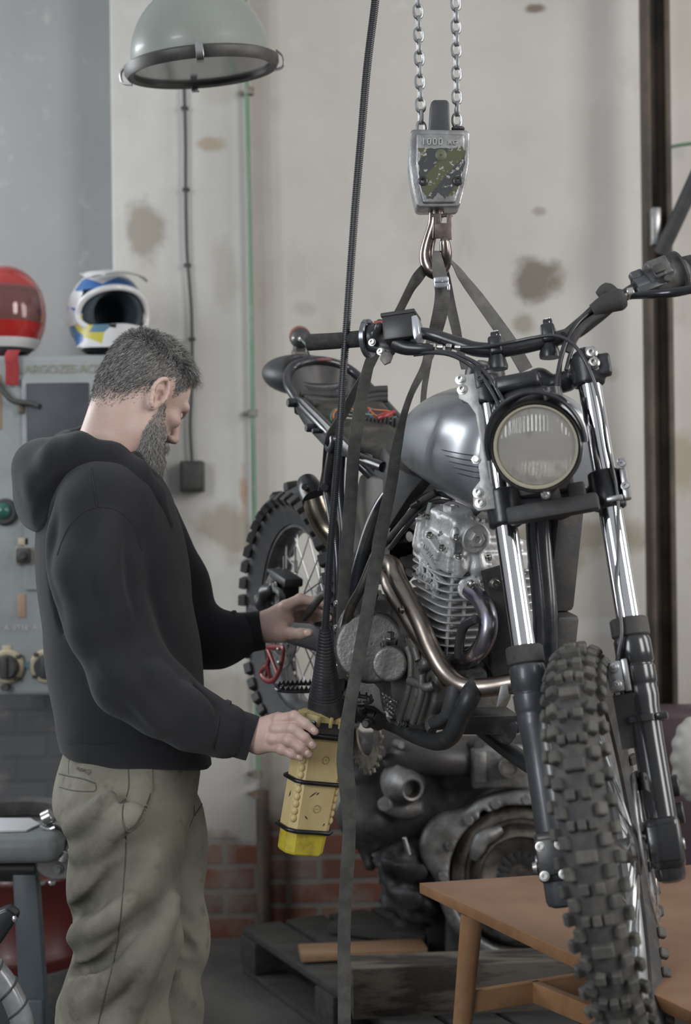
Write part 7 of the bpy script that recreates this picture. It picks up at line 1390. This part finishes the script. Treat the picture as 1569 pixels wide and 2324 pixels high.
for k in range(18):
    a = 2 * math.pi * k / 18; u, v = perp(ba); d = u * math.cos(a) + v * math.sin(a); g = G(); g.box(bc_ - ba * .006 + d * .075, (.075, .018, .004), (d, np.cross(ba, d), ba), bev=.001); mesh_obj('diaphragm_finger', g, ED, cl)
for k in range(3):
    a = 2.35 + k * 2.1; u = V([math.cos(a), 0, math.sin(a)]); t = V([-math.sin(a), 0, math.cos(a)]); g = G(); g.tube([bc_ + u * .16 + t * q + ba * .02 - u * abs(q) * .35 for q in (-.06, -.03, 0, .03, .06)], [.012, .022, .024, .022, .012], 14, 4); mesh_obj('pressure_strap', g, EA, cl)
g = G(); g.box(Q(1032, 2110, 4.3), (.055, .09, .26), bev=.006); mesh_obj('alloy_leg', g, EA, OE); g = G(); g.box(Q(995, 2090, 4.36), (.07, .09, .34), bev=.008); mesh_obj('engine_stand_leg', g, ED, OE)
g = G(); s_ = SDF(Q(920, 1990, 4.3) - .22, Q(920, 1990, 4.3) + .22, .009); s_.ell(Q(935, 1960, 4.30), (.10, .10, .06), k=.02); s_.ell(Q(930, 2030, 4.3), (.08, .09, .06), k=.02); s_.ell(Q(960, 2060, 4.3), (.05, .06, .045), k=.02)
s_.warp(lambda X, Y, Z: .018 * np.sin(60 * X + 40 * Z + 4 * np.sin(30 * Y)) * np.sin(45 * Z - 20 * X)); s_.mesh(g); mesh_obj('crumpled_wrap', g, ED, OE, ang=.6, recalc=False, label='black crumpled plastic wrap')
g = G(); g.cyl(Q(918, 1900, 4.2), Q(929, 1940, 4.2), .006, .008); mesh_obj('sensor_rod', g, STL, OE)
g = G(); g.lathe2(Q(1165, 2110, 4.28), nrm(V([-.1, -1, 0])), [(.10, 0), (.13, .02), (.14, .05), (.12, .06), (.10, .04)], 40); mesh_obj('flywheel_ring', g, ED, OE)
for (x, y, r) in ((1080, 1690, .02), (1010, 1680, .016), (905, 1690, .014), (1125, 1695, .018), (860, 1705, .02)): g = G(); g.lathe(Q(x, y, 4.25), nrm(V([.2, -1, .1])), [(r, -.03), (r, .02), (r * .7, .025), (r * .7, .035), (0, .035)], 16); mesh_obj('stub_pipe', g, EB if r > .015 else EA, OE)
# bracing bits: stones and rubble by the wall are left as part of the plaster

# ------------------------------------------------------------------ right edge: plum upholstery and white sack
PLM = mat('plum_vinyl', (.055, .032, .040), .45, 0, (.04, .026, .034), 4)
st = thing('seat_back', 'dark plum upholstered seat back at the right edge behind the fork', 'seat', P(1560, 2100, 4.4))
g = G(); g.box(P(1580, 1810, 4.4), (.30, .14, .55), bev=.03, seg=4); mesh_obj('cushion', g, PLM, st)
g = G(); g.box(P(1580, 2110, 4.4), (.34, .40, .26), bev=.03, seg=3); mesh_obj('seat_base', g, mat('seat_black', (.015, .015, .017), .6), st)
g = G(); s_ = SDF(P(1572, 1725, 4.1) - .2, P(1572, 1725, 4.1) + .2, .006); cc_ = P(1577, 1724, 4.15); s_.ell(cc_, (.060, .07, .115), k=.01)
for k in range(14): a = 2 * math.pi * k / 14; s_.ell(cc_ + V([math.cos(a) * .052, 0, math.sin(a) * .104]), (.016, .03, .018), k=.012)
s_.mesh(g); tag(mesh_obj('white_sack', g, mat('sack_white', (.50, .49, .47), .55, 0, (.40, .38, .34), 14), ang=3.2, recalc=False), 'bulging white sack with scalloped edge in front of the plum seat at right', 'sack')

# ------------------------------------------------------------------ left foreground: machine, drum, lid and wrapped hose
GP = mat('machine_grey', (.17, .185, .185), .4, 0, (.13, .14, .14), 8, .4, .66, .08, 60, r2=.55); GB = mat('machine_bluegrey', (.075, .088, .10), .45, 0, (.06, .07, .08), 8)
mach = thing('bench_machine', 'grey cast workshop machine on a blue-grey post at lower left', 'machine', (P(70, 2324, 3.6)[0], 3.6, 0))
d = 3.6; g = G(); g.box(P(20, 1910, d), (.28, .22, .066), bev=.026, seg=4); mesh_obj('table_plate', g, GP, mach)
g = G(); g.prism([P(x, y, d) for x, y in ((27, 1985), (82, 1985), (110, 2400), (50, 2400))], CF * .05, .006); pb = mesh_obj('post', g, GB, mach)
g = G(); a_ = P(68, 2390, d); g.box(V([a_[0], d + .02, .12]), (.07, .07, .26), bev=.006); g.box(V([a_[0], d + .02, .015]), (.30, .26, .03), bev=.006); mesh_obj('post_base', g, GB, mach)
g = G(); g.cyl(P(-40, 1970, d + .05), P(85, 1970, d + .05), .032); mesh_obj('shaft', g, mat('shaft_dark', (.045, .043, .042), .4, .5), mach)
g = G(); g.prism([P(x, y, d - .03) for x, y in ((82, 1945), (190, 1938), (190, 1978), (165, 1995), (120, 1999), (98, 1990), (82, 1975))], CF * .05, .006, 3); pl_ = mesh_obj('casting_plate', g, mat('casting_light', (.24, .235, .23), .4, .3, (.19, .185, .18), 12), mach)
for x in (133, 163): g = G(); g.lathe(P(x, 1972 - (x - 133) * .2, d - .03), -CF, [(.012, 0), (.012, .005), (.007, .006), (.007, .012), (0, .012)], 18); mesh_obj('bolt', g, GP, pl_)
g = G(); g.cyl(P(98, 1860, d - .02), P(118, 1850, d - .02), .018); g.tube(Ps([(105, 1855, d), (135, 1870, d), (165, 1885, d)]), .017, 16, 3); hn = mesh_obj('clamp_handle', g, mat('handle_steel', (.34, .34, .33), .28, .9), mach)
g = G(); g.tube(Ps([(92, 1872, d - .03), (110, 1882, d - .03), (125, 1878, d - .03)]), .006, 10, 4); g.cyl(P(142, 1955, d - .02), P(150, 1930, d - .02), .014); g.tube(Ps([(150, 1935, d), (165, 1918, d), (182, 1905, d)]), [.012, .02, .022], 14, 4); mesh_obj('chrome_lever', g, CHR, mach)
g = G(); zp = P(20, 1910, d)[2] + .034; g.prism([V([P(x, 1900, yy)[0], yy, zp]) for x, yy in ((-40, 3.54), (60, 3.55), (92, 3.62), (70, 3.69), (-40, 3.70))], zz * .005, .001); tag(mesh_obj('paper_sheet', g, mat('paper_grey', (.45, .45, .46), .7)), 'pale grey sheet lying on the machine table at lower left', 'paper')
g = G(); g.prism([P(x, y, 3.2) for x, y in ((-30, 2080), (15, 2062), (36, 2078), (34, 2092), (-5, 2150), (-30, 2165))], CF * .05, .006, 3); bp2 = tag(mesh_obj('machine_foot_pedal', g, BLK), 'black angular pedal with silver tip in front of the blue-grey post', 'pedal')
g = G(); g.ell(P(33, 2086, 3.19), (.006, .005, .007)); mesh_obj('silver_tip', g, CHR, bp2)
dr = V([P(58, 2200, 4.15)[0], 4.15, 0]); DRM = thing('oil_drum', 'dark red steel drum standing behind the blue-grey post', 'drum', dr)
zr = lambda py: EYE + (CY - py) / FPX * 4.0
R_ = .155; g = G(); zt_ = zr(1990); g.lathe(dr, zz, [(R_, .0), (R_, zr(2200)), (R_ + .008, zr(2190)), (R_ + .010, zr(2176)), (R_, zr(2162)), (R_, zt_ - .03), (R_ + .008, zt_ - .02), (R_ + .010, zt_ - .01), (R_ + .006, zt_), (R_ - .006, zt_), (R_ - .01, zt_ - .012), (0, zt_ - .012)], 64)
DR = mat('drum_red', (.075, .011, .009), .4, 0, (.05, .010, .009), 6, .4, .66, coat=.1); db = mesh_obj('barrel', g, DR, DRM)
g = G(); g.lathe(dr, zz, [(R_ + .004, .0), (R_ + .004, zr(2215)), (R_ + .002, zr(2208))], 64); mesh_obj('lower_band', g, BLKM, DRM)
for x in (95, 118): g = G(); g.cyl(P(x, 2008, 3.98), P(x, 2000, 3.98), .010); mesh_obj('rim_bolt', g, STL, DRM)
ty_ = V([P(25, 1850, 4.1)[0], 4.10, EYE + (CY - 1862) / FPX * 4.1]); g = G(); g.lathe2(ty_, nrm(V([.0, -.10, 1])), [(.150, -.02), (.165, -.03), (.185, -.028), (.19, -.0), (.185, .022), (.170, .03), (.152, .02), (.148, 0)], 64); tag(mesh_obj('black_hoop', g, RUB), 'large black rubber hoop lying behind the grey machine table', 'hoop')
g = G(); q = Ps([(-60, 2170, 2.6), (-10, 2205, 2.6), (25, 2255, 2.6), (50, 2320, 2.6), (66, 2420, 2.6)]); g.tube(q, .020, 20, 8); hs_ = mesh_obj('wrapped_hose', g, mat('hose_pale', (.20, .21, .22), .3, 0, (.14, .145, .155), 20, coat=.3)); tag(hs_, 'pale grey hose with black spiral wrap at the bottom left corner', 'hose')
qq = spline(q, 20); L = len(qq); tg = np.gradient(qq, axis=0); hel = []
for i in range(0, L):
    t = nrm(tg[i]); u = nrm(CF - t * (CF @ t)); w = np.cross(t, u); a = i * .42; hel.append(qq[i] + (u * math.cos(a) + w * math.sin(a)) * .0205)
g = G(); g.tube(hel, .0022, 6, 3); mesh_obj('spiral_wrap', g, BLKM, hs_)
